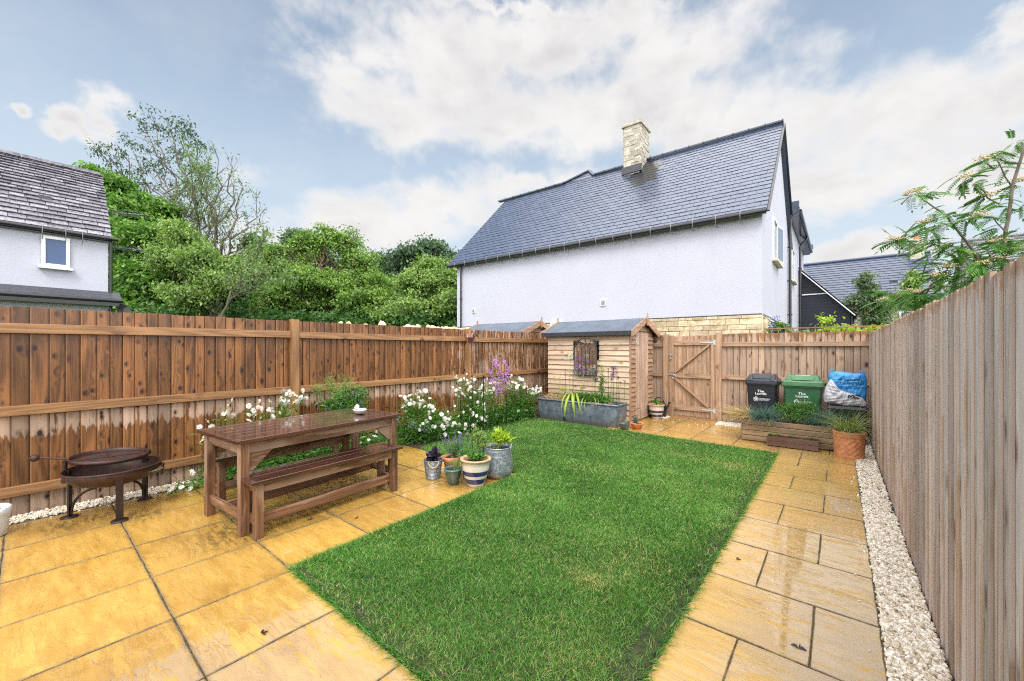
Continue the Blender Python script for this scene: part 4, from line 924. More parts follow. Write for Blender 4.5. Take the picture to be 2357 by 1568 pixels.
def tree(name, label, leafm, barkm, base, blobs, n, leaf, seed, group=None, tr=.22, cat='tree', kids=5, **kw):
    b = at(base[0], 802, base[1]); b[2] = 0; T = thing(name, label, cat, tuple(b), 0, group)
    mb = MB(); crown(mb, blobs, n, leaf, seed=seed, **kw); mb.V = [v-b for v in mb.V]; mb.build('crown', MT[leafm], T)
    mb = MB(); top = np.mean([bb[:3] for bb in blobs], 0); fork = b+(top-b)*.35; fork[2] = max(1.2, top[2]*.3)
    limb(mb, b, fork, tr, tr*.75, .06)
    for bb in blobs:
        q = np.array(bb[:3]); P = limb(mb, fork, q, tr*.6, tr*.18, .16, 7)
        for k in range(kids): e = q+rdirs(1)[0]*np.array(bb[3:6])*.9; limb(mb, P[random.randint(3, 6)], e, tr*.16, .015, .2, 5)
    mb.V = [v-b for v in mb.V]; mb.build('trunk', MT[barkm], T); return T
tree('sycamore_tree', 'bright green broad-leaved tree beside the left house, below the tall thin ash', 'sycamore leaf', 'bark dark', (330, 23),
     [blob(225,402,24,30,22), blob(258,440,24,52,42), blob(315,500,23.5,75,52), blob(360,480,24,50,26), blob(290,560,22,65,60), blob(365,560,22,80,62), blob(300,640,21.5,60,60), blob(380,650,21.5,85,62), blob(330,700,21,90,40)],
     66000, (.13, .24), 3, clump=.34)
tree('ash_tree', 'feathery light green tree right of the bright sycamore', 'lime leaf', 'bark grey', (470, 20),
     [blob(425,545,20,42,38), blob(400,600,20,60,40), blob(450,600,19.5,55,50), blob(490,650,19.5,52,40), blob(440,690,19,60,38), blob(520,620,20,40,40)], 30000, (.09, .17), 5, clump=.30, shell=.5, droop=1.0)
# tall thin ash whose leaves sit only at the branch tips
b = at(405, 802, 27); b[2] = 0; T = thing('ash_tree', 'tall thin ash with sparse leaf tufts at its branch tips against the sky', 'tree', tuple(b)); mb = MB(); tl = []
for (u0, v0, u1, v1) in [(430,640,225,345),(430,640,262,378),(435,620,300,330),(435,610,335,300),(440,600,360,290),(445,600,392,300),(450,620,425,310),(455,640,455,330),(420,660,240,430),(428,650,280,350),(440,600,345,345),(450,620,405,350),(430,600,320,390),(435,600,372,370),(425,640,300,430)]:
    A = at(u0, v0, 27+rnd(-1, 1)); Bq = at(u1, v1, 27+rnd(-2.5, 2.5)); P = limb(mb, A, Bq, .085, .02, .10, 9, sag=.04)
    for i in range(3, 9):
        for _ in range(2):
            e = P[i]+unit((Bq-A)+rdirs(1)[0]*L_ if False else (Bq-A)/np.linalg.norm(Bq-A)+rdirs(1)[0]*.8)*rnd(.5, 1.3); Q = limb(mb, P[i], e, .022, .008, .2, 4); (tl.append(Q[-1]) if (random.random() < (.5 if i > 4 else .10)) else None)
    tl.append(P[-1]); tl.append(P[-1])
limb(mb, b, at(430, 640, 27), .3, .16, .04); mb.V = [v-b for v in mb.V]; mb.build('trunk', MT['bark grey'], T)
mb = MB(); tl = np.array(tl); per = 30; P = (tl[:, None]+RNG.normal(size=(len(tl), per, 3))*np.array([.26, .26, .15])).reshape(-1, 3); m_ = len(P)
ribbons(mb, P, rdirs(m_)+np.array([-.5, 0, -.4]), rnd(.12, .24, m_), rnd(.06, .11, m_), (0, 0, -.2), seg=2, prof='leaf', tone=np.clip(RNG.normal(.3, .2, m_), 0, 1), smooth=False); mb.V = [v-b for v in mb.V]; mb.build('crown', MT['dark leaf'], T)
# bare dying trees
def bare(label, stems, tt, leafn=0, base=None):
    b = at(base, 802, tt); b[2] = 0; T = thing('bare_tree', label, 'tree', tuple(b)); mb = MB(); tl = []
    for (u0, v0, u1, v1, r0) in stems:
        A = at(u0, v0, tt); Bq = at(u1, v1, tt+rnd(-1.2, 1.2)); P = limb(mb, A, Bq, r0, .018, .13, 9); D = unit(Bq-A)
        for i in range(1, 9):
            for _ in range(2):
                d = unit(D*.8+rdirs(1)[0]*.85+np.array([0, 0, .1])); Ls = np.linalg.norm(Bq-A)*rnd(.14, .3)*(1.15-i/11); branches(mb, P[i], d, Ls, max(.012, r0*.35*(1-i/11)), 1, .6, .2, (2, 3), tl, .009)
    limb(mb, b, at(stems[0][0], stems[0][1], tt), .22, .15, .05); mb.V = [v-b for v in mb.V]; mb.build('trunk', MT['bark grey'], T)
    if leafn:
        tl = np.array(tl); k = RNG.integers(0, len(tl), leafn); P = tl[k]+RNG.normal(size=(leafn, 3))*.16; mb = MB()
        ribbons(mb, P, rdirs(leafn)+np.array([0, 0, -.4]), rnd(.10, .2, leafn), rnd(.05, .09, leafn), (0, 0, -.2), seg=2, prof='leaf', tone=rnd(.3, .9, leafn), smooth=False); mb.V = [v-b for v in mb.V]; mb.build('crown', MT['ash leaf'], T)
bare('bare dead tree with fine twigs reaching right against the pale sky', [(500,640,503,372,.12),(500,620,535,385,.08),(505,600,560,430,.08),(505,640,590,470,.09),(510,620,600,520,.07),(500,560,478,420,.06),(505,660,575,560,.06)], 24, 900, 505)
bare('second bare tree, left of the dead one and half clothed in small leaves', [(462,600,450,365,.1),(465,560,470,370,.07),(455,600,430,420,.07),(470,620,492,430,.06),(455,560,435,360,.05)], 25, 2600, 462)
bare('low leaning dead tree with grey limbs in front of the green wood', [(510,725,600,560,.06),(530,690,640,600,.05),(540,680,655,640,.04),(560,640,610,545,.035)], 18, 1300, 505)
tree('field_maple', 'light green spreading maple with reddish stems in the middle of the wood', 'maple leaf', 'bark red', (765, 23.5),
     [blob(640,610,24,52,45), blob(690,570,24,50,40), blob(745,550,24,42,30), blob(790,565,24,48,38), blob(835,610,24,48,45), blob(700,640,23,70,42), blob(790,650,23,70,40), blob(880,655,23.5,48,36), blob(640,690,22.5,60,40), blob(850,700,22.5,75,42), blob(730,700,23.5,60,34)],
     52000, (.10, .18), 8, clump=.26, shell=.55, kids=9)
tree('windblown_tree', 'dark windblown tree behind, right of the light green maple', 'dark leaf', 'bark dark', (950, 36),
     [blob(985,585,36,42,34), blob(945,605,36,48,40), blob(890,620,37,34,45), blob(1030,600,36,35,30), blob(915,650,36,50,40)], 20000, (.18, .34), 12, clump=.5, shell=.4, droop=.9)
tree('windblown_tree', 'dark treetop poking up behind the left of the light green maple', 'dark leaf', 'bark dark', (690, 36),
     [blob(690,550,36,22,25), blob(700,580,36,32,26), blob(668,560,36,12,26), blob(730,590,36,30,26)], 7000, (.18, .32), 13, clump=.45, shell=.3, droop=.9)
tree('young_maple', 'yellow green tree close to the left end of the big white house', 'lime leaf', 'bark grey', (985, 21.5),
     [blob(985,615,22,40,28), blob(955,650,22,48,36), blob(1010,655,21.5,42,42), blob(1050,640,22,45,50), blob(960,700,21,60,42), blob(1040,705,21,55,45), blob(900,720,21.5,55,36)], 34000, (.10, .18), 15, clump=.27, shell=.5)
def mass(name, label, leafm, seed, blobs, n, leaf, **kw):
    mb = MB(); crown(mb, blobs, n, leaf, seed=seed, **kw); b = np.array([blobs[0][0], blobs[0][1], 0.]); mb.V = [v-b for v in mb.V]
    return tag(mb.build(name, MT[leafm], None, loc=tuple(b)), label, 'woodland', kind='stuff')
mass('undergrowth', 'dark green undergrowth and hedging at the foot of the wood', 'hedge leaf', 31,
     [blob(560,690,26,75,60), blob(640,715,26,80,50), blob(530,640,27,50,50), blob(270,730,25,70,50), blob(400,735,19,90,30), blob(500,735,22,80,40), blob(600,740,21,80,40), blob(720,740,22,90,34), blob(840,740,22,90,34), blob(960,748,21,90,30), blob(1060,750,21,60,40), blob(590,600,30,60,55), blob(880,690,28,80,50), blob(240,700,28,50,80)], 62000, (.12, .24), clump=.32, shell=.4)
# solid dark core behind the leaves is simply more wood further back
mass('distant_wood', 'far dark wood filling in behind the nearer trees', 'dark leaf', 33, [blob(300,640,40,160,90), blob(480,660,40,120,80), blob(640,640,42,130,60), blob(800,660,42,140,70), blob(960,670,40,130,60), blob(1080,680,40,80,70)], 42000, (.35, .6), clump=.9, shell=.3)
# top of a dry-stone wall showing over the left fence
mb = MB(); n = 34; ST = thing('dry_stone_wall', 'rough cream stones along the top of a wall just over the left fence', 'wall', (-8.4, 5.5, 0))
wl = MB(); bx(wl, (-8.7, 3.2, 0), (-8.2, 9.5, 1.95), tone=1)
wl.V = [v-np.array([-8.4, 5.5, 0]) for v in wl.V]; wl.build('wall_body', MT['yellow stone'], ST)
ys = [4.35, 4.55, 4.95, 5.25, 5.35]+list(np.arange(5.95, 6.45, .15))+list(np.arange(6.75, 8.95, .155)); ys = [y+rnd(-.02, .02) for y in ys]
rocks(mb, np.c_[np.full(len(ys), -8.4)+rnd(-.05, .05, len(ys)), ys, 2.035+rnd(-.02, .035, len(ys))], rnd(.085, .125, len(ys)), rnd(.9, 1.2, len(ys)), .8, (IV, IF)); mb.V = [v-np.array([-8.4, 5.5, 0]) for v in mb.V]
stonewall('coping', (.62,.47,.27), (.80,.66,.44)); mb.build('coping_stone', MT['coping'], ST)
# garden beyond the back fence: trellis top, shrubs
TR = thing('trellis_fence', 'thin brown trellis rail above the back fence right of the white house', 'trellis', (-.2, 10.6, 0)); mb = MB()
for z in (1.97, 1.86): bx(mb, (-1.3, 10.58, z-.012), (.95, 10.60, z+.012))
for x in np.arange(-1.3, .95, .13): bx(mb, (x, 10.60, 1.2), (x+.022, 10.62, 1.975))
mb.V = [v-np.array([-.2, 10.6, 0]) for v in mb.V]; mb.build('trellis', MT['rail brown'], TR)
mb = MB(); bx(mb, (-1.3, 10.625, 0), (.95, 10.65, 1.85)); mb.V = [v-np.array([-.2, 10.6, 0]) for v in mb.V]; mb.build('panel', MT['rail brown'], TR)
def shrub(name, label, cat, base, blobs, leafm, n, leaf, seed, flowers=None, **kw):
    b = np.array(base, float); S = thing(name, label, cat, tuple(b)); mb = MB(); C = crown(mb, blobs, n, leaf, seed=seed, **kw); mb.V = [v-b for v in mb.V]; mb.build('foliage', MT[leafm], S)
    mb = MB()
    for bb in blobs: limb(mb, b, bb[:3], .03, .01)
    mb.V = [v-b for v in mb.V]; mb.build('stem', MT['bark grey'], S)
    if flowers:
        mb = MB(); k = flowers[1]; q = C[RNG.integers(0, len(C), k)]+RNG.normal(scale=.05, size=(k, 3)); q = np.repeat(q, 14, 0)+RNG.normal(scale=.035, size=(k*14, 3))
        q = q[q[:, 2] > b[2]+1.7]
        ribbons(mb, q, rdirs(len(q)), .045, .035, (0, 0, 0), seg=1, prof='petal', tone=rnd(.7, 1.2, len(q))); mb.V = [v-b for v in mb.V]; mb.build('flowers', MT[flowers[0]], S)
    return S
plain('ceanothus', (.16,.15,.52), .6); plain('rowan flower', (.62,.50,.28), .8); leafmat('pale leaf', (.06,.12,.05), (.20,.28,.16)); leafmat('yellow green', (.16,.30,.02), (.50,.62,.07), trans=.4)
shrub('ceanothus', 'shrub with violet blue flowers just above the back fence by the trellis', 'shrub', (-.95, 11.3, 0), [(-.95, 11.3, 1.75, .42, .3, .28), (-1.05, 11.3, 2.0, .22, .2, .22)], 'sycamore leaf', 2600, (.04, .08), 41, ('ceanothus', 70), clump=.07)
shrub('climber', 'yellow green leafy climber spilling over the trellis behind the bins', 'shrub', (-.1, 10.9, 0), [(-.15, 10.9, 1.88, .40, .25, .16), (.15, 10.9, 1.9, .3, .2, .12), (-.22, 10.9, 2.12, .09, .1, .16), (.6, 10.9, 1.86, .35, .2, .14)], 'yellow green', 1900, (.045, .09), 42, clump=.08)
tree('young_tree', 'small silvery leaved tree in front of the distant slate roof', 'pale leaf', 'bark grey', (1995, 14), [blob(1995,655,14,22,28), blob(2010,700,14,40,34), blob(1985,690,14,24,20), blob(2020,740,14,28,20)], 7000, (.06, .12), 43, tr=.05, clump=.12, shell=.3, kids=2)
tree('young_tree', 'small bright green treetop against the slate roof left of the rowan', 'lime leaf', 'bark grey', (2090, 11), [blob(2100,650,11,20,30), blob(2085,680,11,28,14)], 1800, (.05, .10), 44, tr=.04, clump=.10, shell=.3, kids=2)
# rowan beyond the right fence ------------------------------------------------
leafmat('rowan leaf', (.03,.12,.02), (.13,.33,.05), trans=.3)
def rowan():
    b = np.array([1.45, 5.5, 0.]); T = thing('rowan_tree', 'rowan tree with feathery leaves and cream flower heads leaning over the right fence', 'tree', tuple(b))
    tk = MB(); lf = MB(); fl = MB(); X = 4.15
    tips_ = []
    def br(pts, r0=.017, r1=.006, tt=X, twigs=4, leaves=True, dense=3):
        P0 = [at(u, v, tt+dt) for (u, v, dt) in pts]; P = []
        for a, c in zip(P0[:-1], P0[1:]):
            for s in np.linspace(0, 1, 5)[:-1]: P.append(a+(c-a)*s+RNG.normal(scale=.004, size=3))
        P.append(P0[-1]); tube(tk, P, np.linspace(r0, r1, len(P)), 6, caps=False); return np.array(P)
    def spray(u, v, tt=X, n=7, R_=.10, flower=False, L=(.13, .19), root=None, dirp=None):
        c = at(u, v, tt)
        if root is not None: limb(tk, at(*root, tt), c, .008, .004, .1, 4)
        for k in range(n):
            d = unit(rdirs(1)[0]*np.array([1, 1, .35])+np.array([-.25, -.15, -.05])+(0 if dirp is None else np.array(dirp))); Lq = rnd(*L); base = c+RNG.normal(scale=R_*.25, size=3)
            bend = np.array([0, 0, -rnd(.2, .55)]); s = np.linspace(0, 1, 7); R0 = [base+d*Lq*q+bend*Lq*q*q for q in s]; tube(tk, R0, .0016, 3, caps=False)
            sd_ = unit(np.cross(d, (0, 0, 1))+RNG.normal(size=3)*.3); m = 8; tn = np.clip(RNG.normal(.5, .2), 0, 1); bs = []; ds = []
            for i in range(m):
                q = .18+.80*i/m; tang = unit(d+2*bend*q); p = base+d*Lq*q+bend*Lq*q*q
                for sg in (-1, 1): bs.append(p); ds.append(unit(sd_*sg+tang*.55))
            bs.append(R0[-1]); ds.append(unit(d+bend)); nn = len(bs)
            up_ = np.cross(sd_, d); ribbons(lf, bs, np.array(ds), rnd(.038, .052, nn), .0150, np.tile([0, 0, -.15], (nn, 1)), seg=3, prof='leaf', tone=np.clip(tn+RNG.normal(scale=.08, size=nn), 0, 1), side=np.cross(np.array(ds), np.tile(up_, (nn, 1))))
        if flower:
            k = 90; q = c+RNG.normal(size=(k, 3))*np.array([.038, .038, .012])+np.array([0, 0, .03]); V, F = IV1, IF1
            m = len(V); VV = (V[None]*rnd(.004, .0075, k)[:, None, None]+q[:, None]).reshape(-1, 3); FF = (F[None]+np.arange(k)[:, None, None]*m).reshape(-1, 3); fl.add(VV, FF, np.repeat(rnd(.6, 1.25, k), len(F)), smooth=True)
    br([(2305,640,.1), (2312,570,.05), (2330,430,0), (2357,335,-.05), (2385,290,0)], .02, .009); br([(2270,640,.1), (2240,580,.0), (2190,510,0), (2150,475,0), (2105,448,0)], .016, .005)
    br([(2300,690,.3), (2305,640,.1)], .03, .022); br([(2290,680,.3), (2270,640,.1)], .03, .018)
    limb(tk, b, at(2295, 690, X+.3), .045, .03, .05)
    S = [((2100,448),(2075,470),1),((2130,452),None,0),((2165,490),None,0),((2060,555),None,1),((2085,540),(2110,510),0),((2130,515),None,1),((2150,530),(2190,512),0),((2170,515),None,0),((2115,560),None,0),
         ((2225,410),(2215,430),1),((2245,425),(2300,470),0),((2270,455),None,1),((2265,370),(2290,390),1),((2285,352),(2330,430),0),((2310,378),None,0),((2345,330),None,0),((2320,480),(2318,520),0),((2255,500),None,1),((2285,500),(2318,540),0),((2300,530),None,0),((2345,420),None,1),((2350,470),None,0),((2310,455),None,0),((2225,500),None,0),
         ((2170,575),(2200,590),1),((2140,560),None,0),((2200,560),None,0),((2230,590),None,1),((2180,620),None,1),((2210,620),None,0),((2245,620),None,1),((2270,590),None,0),((2300,600),None,1),((2320,570),None,0),((2345,580),None,1),((2335,545),None,0),((2290,560),None,1),((2250,650),None,0),((2150,640),None,1),((2300,560),None,0),((2200,650),None,0),((2140,600),None,0),((2235,560),None,0),((2330,600),None,0),((2357,560),None,0),((2265,610),None,1)]
    for i, (c, root, f) in enumerate(S): spray(*c, tt=X+rnd(-.12, .25), n=6 if c[1] < 555 else 9, flower=bool(f), root=root)
    for k in range(16):
        u = rnd(2030, 2150); v = 700-(u-2030)*.12+rnd(-22, 18); tt = 6.0+rnd(-.3, .3); spray(u, v, tt=tt, n=9, flower=(k % 2 == 0), L=(.16, .24), dirp=(0, 0, .1))
    for (a, c) in [((2180,640),(2060,700)), ((2200,660),(2100,690)), ((2150,660),(2040,690))]: limb(tk, at(*a, 4.8), at(*c, 6.0), .014, .006, .1)
    for k in range(14): u = rnd(2060, 2200); spray(u, 690-(u-2060)*.2+rnd(-15, 15), tt=5.4+rnd(-.2, .2), n=7, flower=(k % 3 == 0), L=(.14, .2))
    for m_, nm, mt in ((tk, 'trunk', 'bark grey'), (lf, 'crown', 'rowan leaf'), (fl, 'flowers', 'rowan flower')): m_.V = [v-b for v in m_.V]; m_.build(nm, MT[mt], T)
rowan()
FV = np.array([-math.sin(CA), math.cos(CA), 0]); RV = np.array([math.cos(CA), math.sin(CA), 0])
def ray(u, v): return FV+RV*(u-1178.5)/916+np.array([0, 0, -(v-802)/916])
def yp(u, v, Y): r = ray(u, v); return np.array([0, 0, 1.53])+r*(Y/r[1])
def xp(u, v, X): r = ray(u, v); return np.array([0, 0, 1.53])+r*(X/r[0])
def gp(u, v, z=0): r = ray(u, v); return np.array([0, 0, 1.53])+r*((z-1.53)/r[2])
def local(mb, b): mb.V = [v-np.asarray(b, float) for v in mb.V]; return mb
plain('roofing felt', (.10,.125,.165), .35, nscale=3, bumpn=300, bumps=.4, coat=.4, coatr=.2); plain('felt edge', (.02,.022,.027), .6, bumpn=120)
plain('black iron', (.012,.013,.016), .4, .3); plain('soil', (.022,.014,.009), .95, nscale=40, bumpn=60, bumps=1.0, bdist=.02)
m, t, o = newmat('aged zinc'); n = t.noise(t.obj(), 9, 6, .65, .6); v_ = t.voro(t.obj(), 30); c = t.mix(t.step(n, .3, .7), (.085,.11,.155), (.24,.28,.33)); c = t.mix(t.math('MULTIPLY', t.step(v_, .35, .1), .3), c, (.36,.39,.42))
zz = t.sep(t.obj())[2]; c = t.mix(t.math('MULTIPLY', t.step(t.math('ADD', zz, t.math('MULTIPLY', n, -.25)), .0, -.12), .7), c, (.10,.085,.05)); principled(t, o, c, .42, t.bump(n, .2, .01), Metallic=.35); MT['aged zinc'] = m
m, t, o = newmat('zinc'); n = t.noise(t.obj(), 26, 6, .7, 1.5); c = t.mix(t.step(n, .35, .65), (.16,.19,.23), (.42,.47,.52)); principled(t, o, t.vmath('SCALE', c, scale=t.attr()), .38, t.bump(n, .1, .004), Metallic=.55); MT['zinc'] = m
m, t, o = newmat('rust'); n = t.noise(t.obj(), 16, 6, .7, .5); n2 = t.noise(t.obj(), 130, 3, .6); c = t.mix(t.step(n, .3, .7), (.014,.008,.008), (.062,.022,.015)); c = t.mix(t.math('MULTIPLY', t.step(n2, .5, .7), .4), c, (.12,.045,.026)); principled(t, o, t.vmath('SCALE', c, scale=t.attr()), .5, t.bump(n2, .4, .003), Metallic=.15); MT['rust'] = m
plain('glaze cream', (.62,.57,.48), .28, coat=.5, nscale=60, namt=.08); plain('glaze blue', (.018,.032,.12), .25, coat=.5); plain('glaze rim', (.46,.31,.18), .4, nscale=30, namt=.2)
plain('glaze green', (.035,.075,.06), .18, coat=.8, nscale=50, namt=.5); plain('glaze teal', (.06,.17,.20), .15, coat=.8, nscale=20); plain('glaze grey', (.07,.09,.095), .3, coat=.5, nscale=50)
plain('stoneware', (.60,.63,.66), .5, nscale=90, namt=.25); plain('dish white', (.70,.68,.62), .25, coat=.5); plain('rope', (.45,.33,.22), .9, bumpn=200)
leafmat('purple leaf', (.010,.006,.016), (.06,.045,.085), .3, .1); leafmat('fescue', (.045,.11,.10), (.17,.29,.27), .5, .25); leafmat('straw', (.30,.21,.08), (.66,.52,.30), .6, .3); leafmat('soft grass', (.12,.20,.05), (.42,.46,.20), .5, .35)
leafmat('garden leaf', (.025,.10,.015), (.17,.38,.06)); leafmat('rosemary', (.02,.075,.014), (.13,.30,.05), .5, .2); leafmat('grey leaf', (.10,.14,.11), (.34,.42,.38), .6, .2)
m, t, o = newmat('petal white'); principled(t, o, (.72,.72,.72), .5); MT['petal white'] = m
plain('disc yellow', (.72,.46,.02), .7, bumpn=400); plain('purple bloom', (.46,.17,.62), .6); plain('allium purple', (.16,.045,.22), .6); plain('allium dark', (.085,.06,.10), .7); plain('allium white', (.62,.72,.55), .6); plain('lavender', (.20,.13,.42), .7); plain('borage', (.17,.15,.36), .6); plain('poppy', (.75,.16,.01), .5)
# ---------------------------------------------------------------- shed
def weather(mb, a, b, z0, z1, fixed, axis, out, rows=.108, win=None, top=None, jitter=True):
    n = max(1, round((z1-z0)/rows)); h = (z1-z0)/n
    for i in range(n):
        za = z0+i*h; zb = za+h; segs = [(a, b)]
        if win and za < win[3]-.02 and zb > win[2]+.02: segs = [(a, win[0]), (win[1], b)]
        for (s0, s1) in segs:
            if top:
                s0, s1 = top(s0, s1, (za+zb)/2)
                if s1-s0 < .04: continue
            bow = rnd(0, .006); tb = .030+bow; tt = .006
            pts = []
            for s in (s0, s1):
                for (o_, z) in ((0, za), (tb, za+rnd(-.003, .003)), (tt, zb+.006), (0, zb+.006)):
                    pts.append((s, fixed+out*o_, z) if axis == 0 else (fixed+out*o_, s, z))
            F = [[0,1,2,3],[7,6,5,4],[1,5,6,2],[0,4,5,1],[3,2,6,7],[0,3,7,4]]; V = np.array(pts); uo = RNG.uniform(0, 40, 2); ax = axis; uv = [np.c_[V[f][:, 2]+uo[0], V[f][:, ax]+uo[1]] for f in F]
            mb.add(V, F, rnd(.8, 1.15), uv=uv)
def shed():
    S = thing('shed', 'small overlap-board shed with a dark felt roof beside the gate', 'shed', (-4.28, 8.42, 0)); b = (-4.28, 8.42, 0)
    X0, X1, Y0, Y1 = -5.28, -3.29, 7.80, 9.04; ez = 1.83; rz = 2.17; ry = 8.42
    mb = MB(); weather(mb, X0, X1, .05, ez, Y0, 0, -1, win=(-4.60, -3.965, 1.30, 1.68)); local(mb, b).build('side_boards', MT['shed boards'], S)
    mb = MB(); weather(mb, Y0+.02, 8.055, .05, ez-.02, X1, 1, +1, rows=.10); weather(mb, 8.745, Y1, .05, ez-.02, X1, 1, +1, rows=.10)
    def tri(s0, s1, z): f = (rz-z)/(rz-ez); return ry-(ry-Y0)*f, ry+(Y1-ry)*f
    weather(mb, Y0, Y1, ez-.02, rz, X1, 1, +1, rows=.10, top=tri); local(mb, b).build('gable_boards', MT['shed trim'], S)
    mb = MB(); bx(mb, (X0, Y0, .0), (X1, Y1, .05)); bx(mb, (X0, Y1-.01, .05), (X1, Y1, ez)); bx(mb, (X0, Y0, .05), (X0+.01, Y1, ez)); bx(mb, (X1-.012, Y0, .05), (X1, 8.06, ez)); bx(mb, (X1-.012, 8.74, .05), (X1, Y1, ez)); prism(mb, [(Y0, ez-.02), (Y1, ez-.02), (ry, rz-.01)], 0, X0, X0+.01)
    bx(mb, (X0, Y0+.001, .05), (-4.60, Y0+.012, ez)); bx(mb, (-3.965, Y0+.001, .05), (X1, Y0+.012, ez)); bx(mb, (-4.60, Y0+.001, .05), (-3.965, Y0+.012, 1.29)); bx(mb, (-4.6, Y0+.001, 1.69), (-3.965, Y0+.012, ez)); local(mb, b).build('frame', MT['shed trim'], S)
    mb = MB(); bx(mb, (-4.60, Y0+.02, 1.28), (-3.965, Y0+.03, 1.70)); w = local(mb, b).build('window', MT['dark pane'], S)
    mb = MB(); bx(mb, (-4.60, Y0-.02, 1.285), (-3.965, Y0+.01, 1.305)); bx(mb, (-4.60, Y0-.01, 1.305), (-4.585, Y0+.01, 1.68)); bx(mb, (-3.98, Y0-.01, 1.305), (-3.965, Y0+.01, 1.68)); local(mb, b).build('frame', MT['black gutter'], w)
    mb = MB(); n = 8; w_ = (8.745-8.06)/n
    for i in range(n):
        y = 8.06+i*w_; prism(mb, [(X1+.001, y+.002), (X1+.030, y+.010), (X1+.030, y+w_-.010), (X1+.001, y+w_-.002)], 2, .03, 1.86, tone=rnd(.85, 1.15))
    D = local(mb, b).build('door', MT['door boards'], S)
    for z, y in ((1.60, 8.075), (.27, 8.075)):
        mb = MB(); prism(mb, [(y, z-.04), (y+.015, z-.04), (y+.015, z-.014), (y+.19, z-.005), (y+.19, z+.005), (y+.015, z+.014), (y+.015, z+.04), (y, z+.04)], 0, X1+.030, X1+.035); local(mb, b).build('hinge', MT['galvanised'], D)
    mb = MB(); box(mb, (X1+.035, 8.73, .90), (.012, .075, .022)); box(mb, (X1+.04, 8.73, .90), (.012, .022, .075)); local(mb, b).build('turn_button', MT['galvanised'], D)
    # roof
    mb = MB(); fy, by = 7.665, 9.18; fz = 1.885; rzz = 2.185
    for (ya, za, yb, zb) in ((fy, fz, ry, rzz), (by, fz, ry, rzz)):
        nseg = 14; xs = np.linspace(-5.385, -3.19, nseg+1)
        for i in range(nseg):
            sag = lambda x: -.006*math.sin((x+5.4)/2.2*PI)
            q = [(xs[i], ya, za+sag(xs[i])), (xs[i+1], ya, za+sag(xs[i+1])), (xs[i+1], yb, zb+sag(xs[i+1])), (xs[i], yb, zb+sag(xs[i]))]; mb.add(q, [[0,1,2,3]] if yb > ya else [[3,2,1,0]], 1, smooth=True)
        mb.add([(-5.385, ya, za-.012), (-3.19, ya, za-.012), (-3.19, yb, zb-.012), (-5.385, yb, zb-.012)], [[3,2,1,0]], 1)
        mb.add([(-5.385, ya, za), (-5.385, yb, zb), (-5.385, yb, zb-.012), (-5.385, ya, za-.012)], [[0,1,2,3]], 1)
    rf = local(mb, b).build('roof', MT['roofing felt'], S)
    mb = MB(); bx(mb, (-5.39, fy-.006, fz-.088), (-3.19, fy+.004, fz+.002), tone=1); local(mb, b).build('felt_edge', MT['felt edge'], rf); mb = MB(); bx(mb, (-5.39, by-.004, fz-.088), (-3.19, by+.006, fz+.002), tone=1); local(mb, b).build('felt_edge', MT['felt edge'], rf)
    mb = MB()
    for i in range(13): x = -5.32+i*.172; tube(mb, [(x, fy-.010, fz-.045), (x, fy-.005, fz-.045)], .006, 6)
    local(mb, b).build('clout_nails', MT['bracket grey'], rf)
    for xx in (-5.40, -3.175):
        mb = MB(); e = .025
        beam(mb, (xx, fy-.02, fz-.035), (xx, ry+.01, rzz-.035), .085, .022, up=(1, 0, 0)) if False else None
        prism(mb, [(fy-.03, fz+.01), (fy-.03, fz-.10), (fy+.03, fz-.10), (ry, rzz-.11), (ry, rzz+.015)], 0, xx-.011, xx+.011, tone=rnd(.9, 1.1)); prism(mb, [(by+.03, fz+.01), (by+.03, fz-.10), (by-.03, fz-.10), (ry+.002, rzz-.11), (ry+.002, rzz+.015)], 0, xx-.011, xx+.011, tone=rnd(.9, 1.1))
        local(mb, b).build('bargeboard', MT['shed trim'], S)
        mb = MB(); sg = 1 if xx > -4 else -1; prism(mb, [(ry-.02, rzz-.17), (ry+.02, rzz-.17), (ry+.035, rzz-.03), (ry+.012, rzz+.10), (ry-.012, rzz+.10), (ry-.035, rzz-.03)], 0, xx+sg*.012, xx+sg*.030); local(mb, b).build('finial', MT['shed trim'], S)
    mb = MB(); bx(mb, (X1-.0, Y0-.025, .03), (X1+.028, Y0+.02, ez)); local(mb, b).build('corner_trim', MT['shed trim'], S)
    return S
plain('dark pane', (.006,.008,.012), .5, usetone=False)
wood('door boards', (.26,.16,.105), (.62,.47,.38), (.16,.08,.05), .6, 0, (8, 4), .5, ring=45)
SH = shed()
copytree(SH, (-7.13, 8.50, 0), 0, 'neighbouring shed roof and gable peeping over the left fence', scale=1.028)
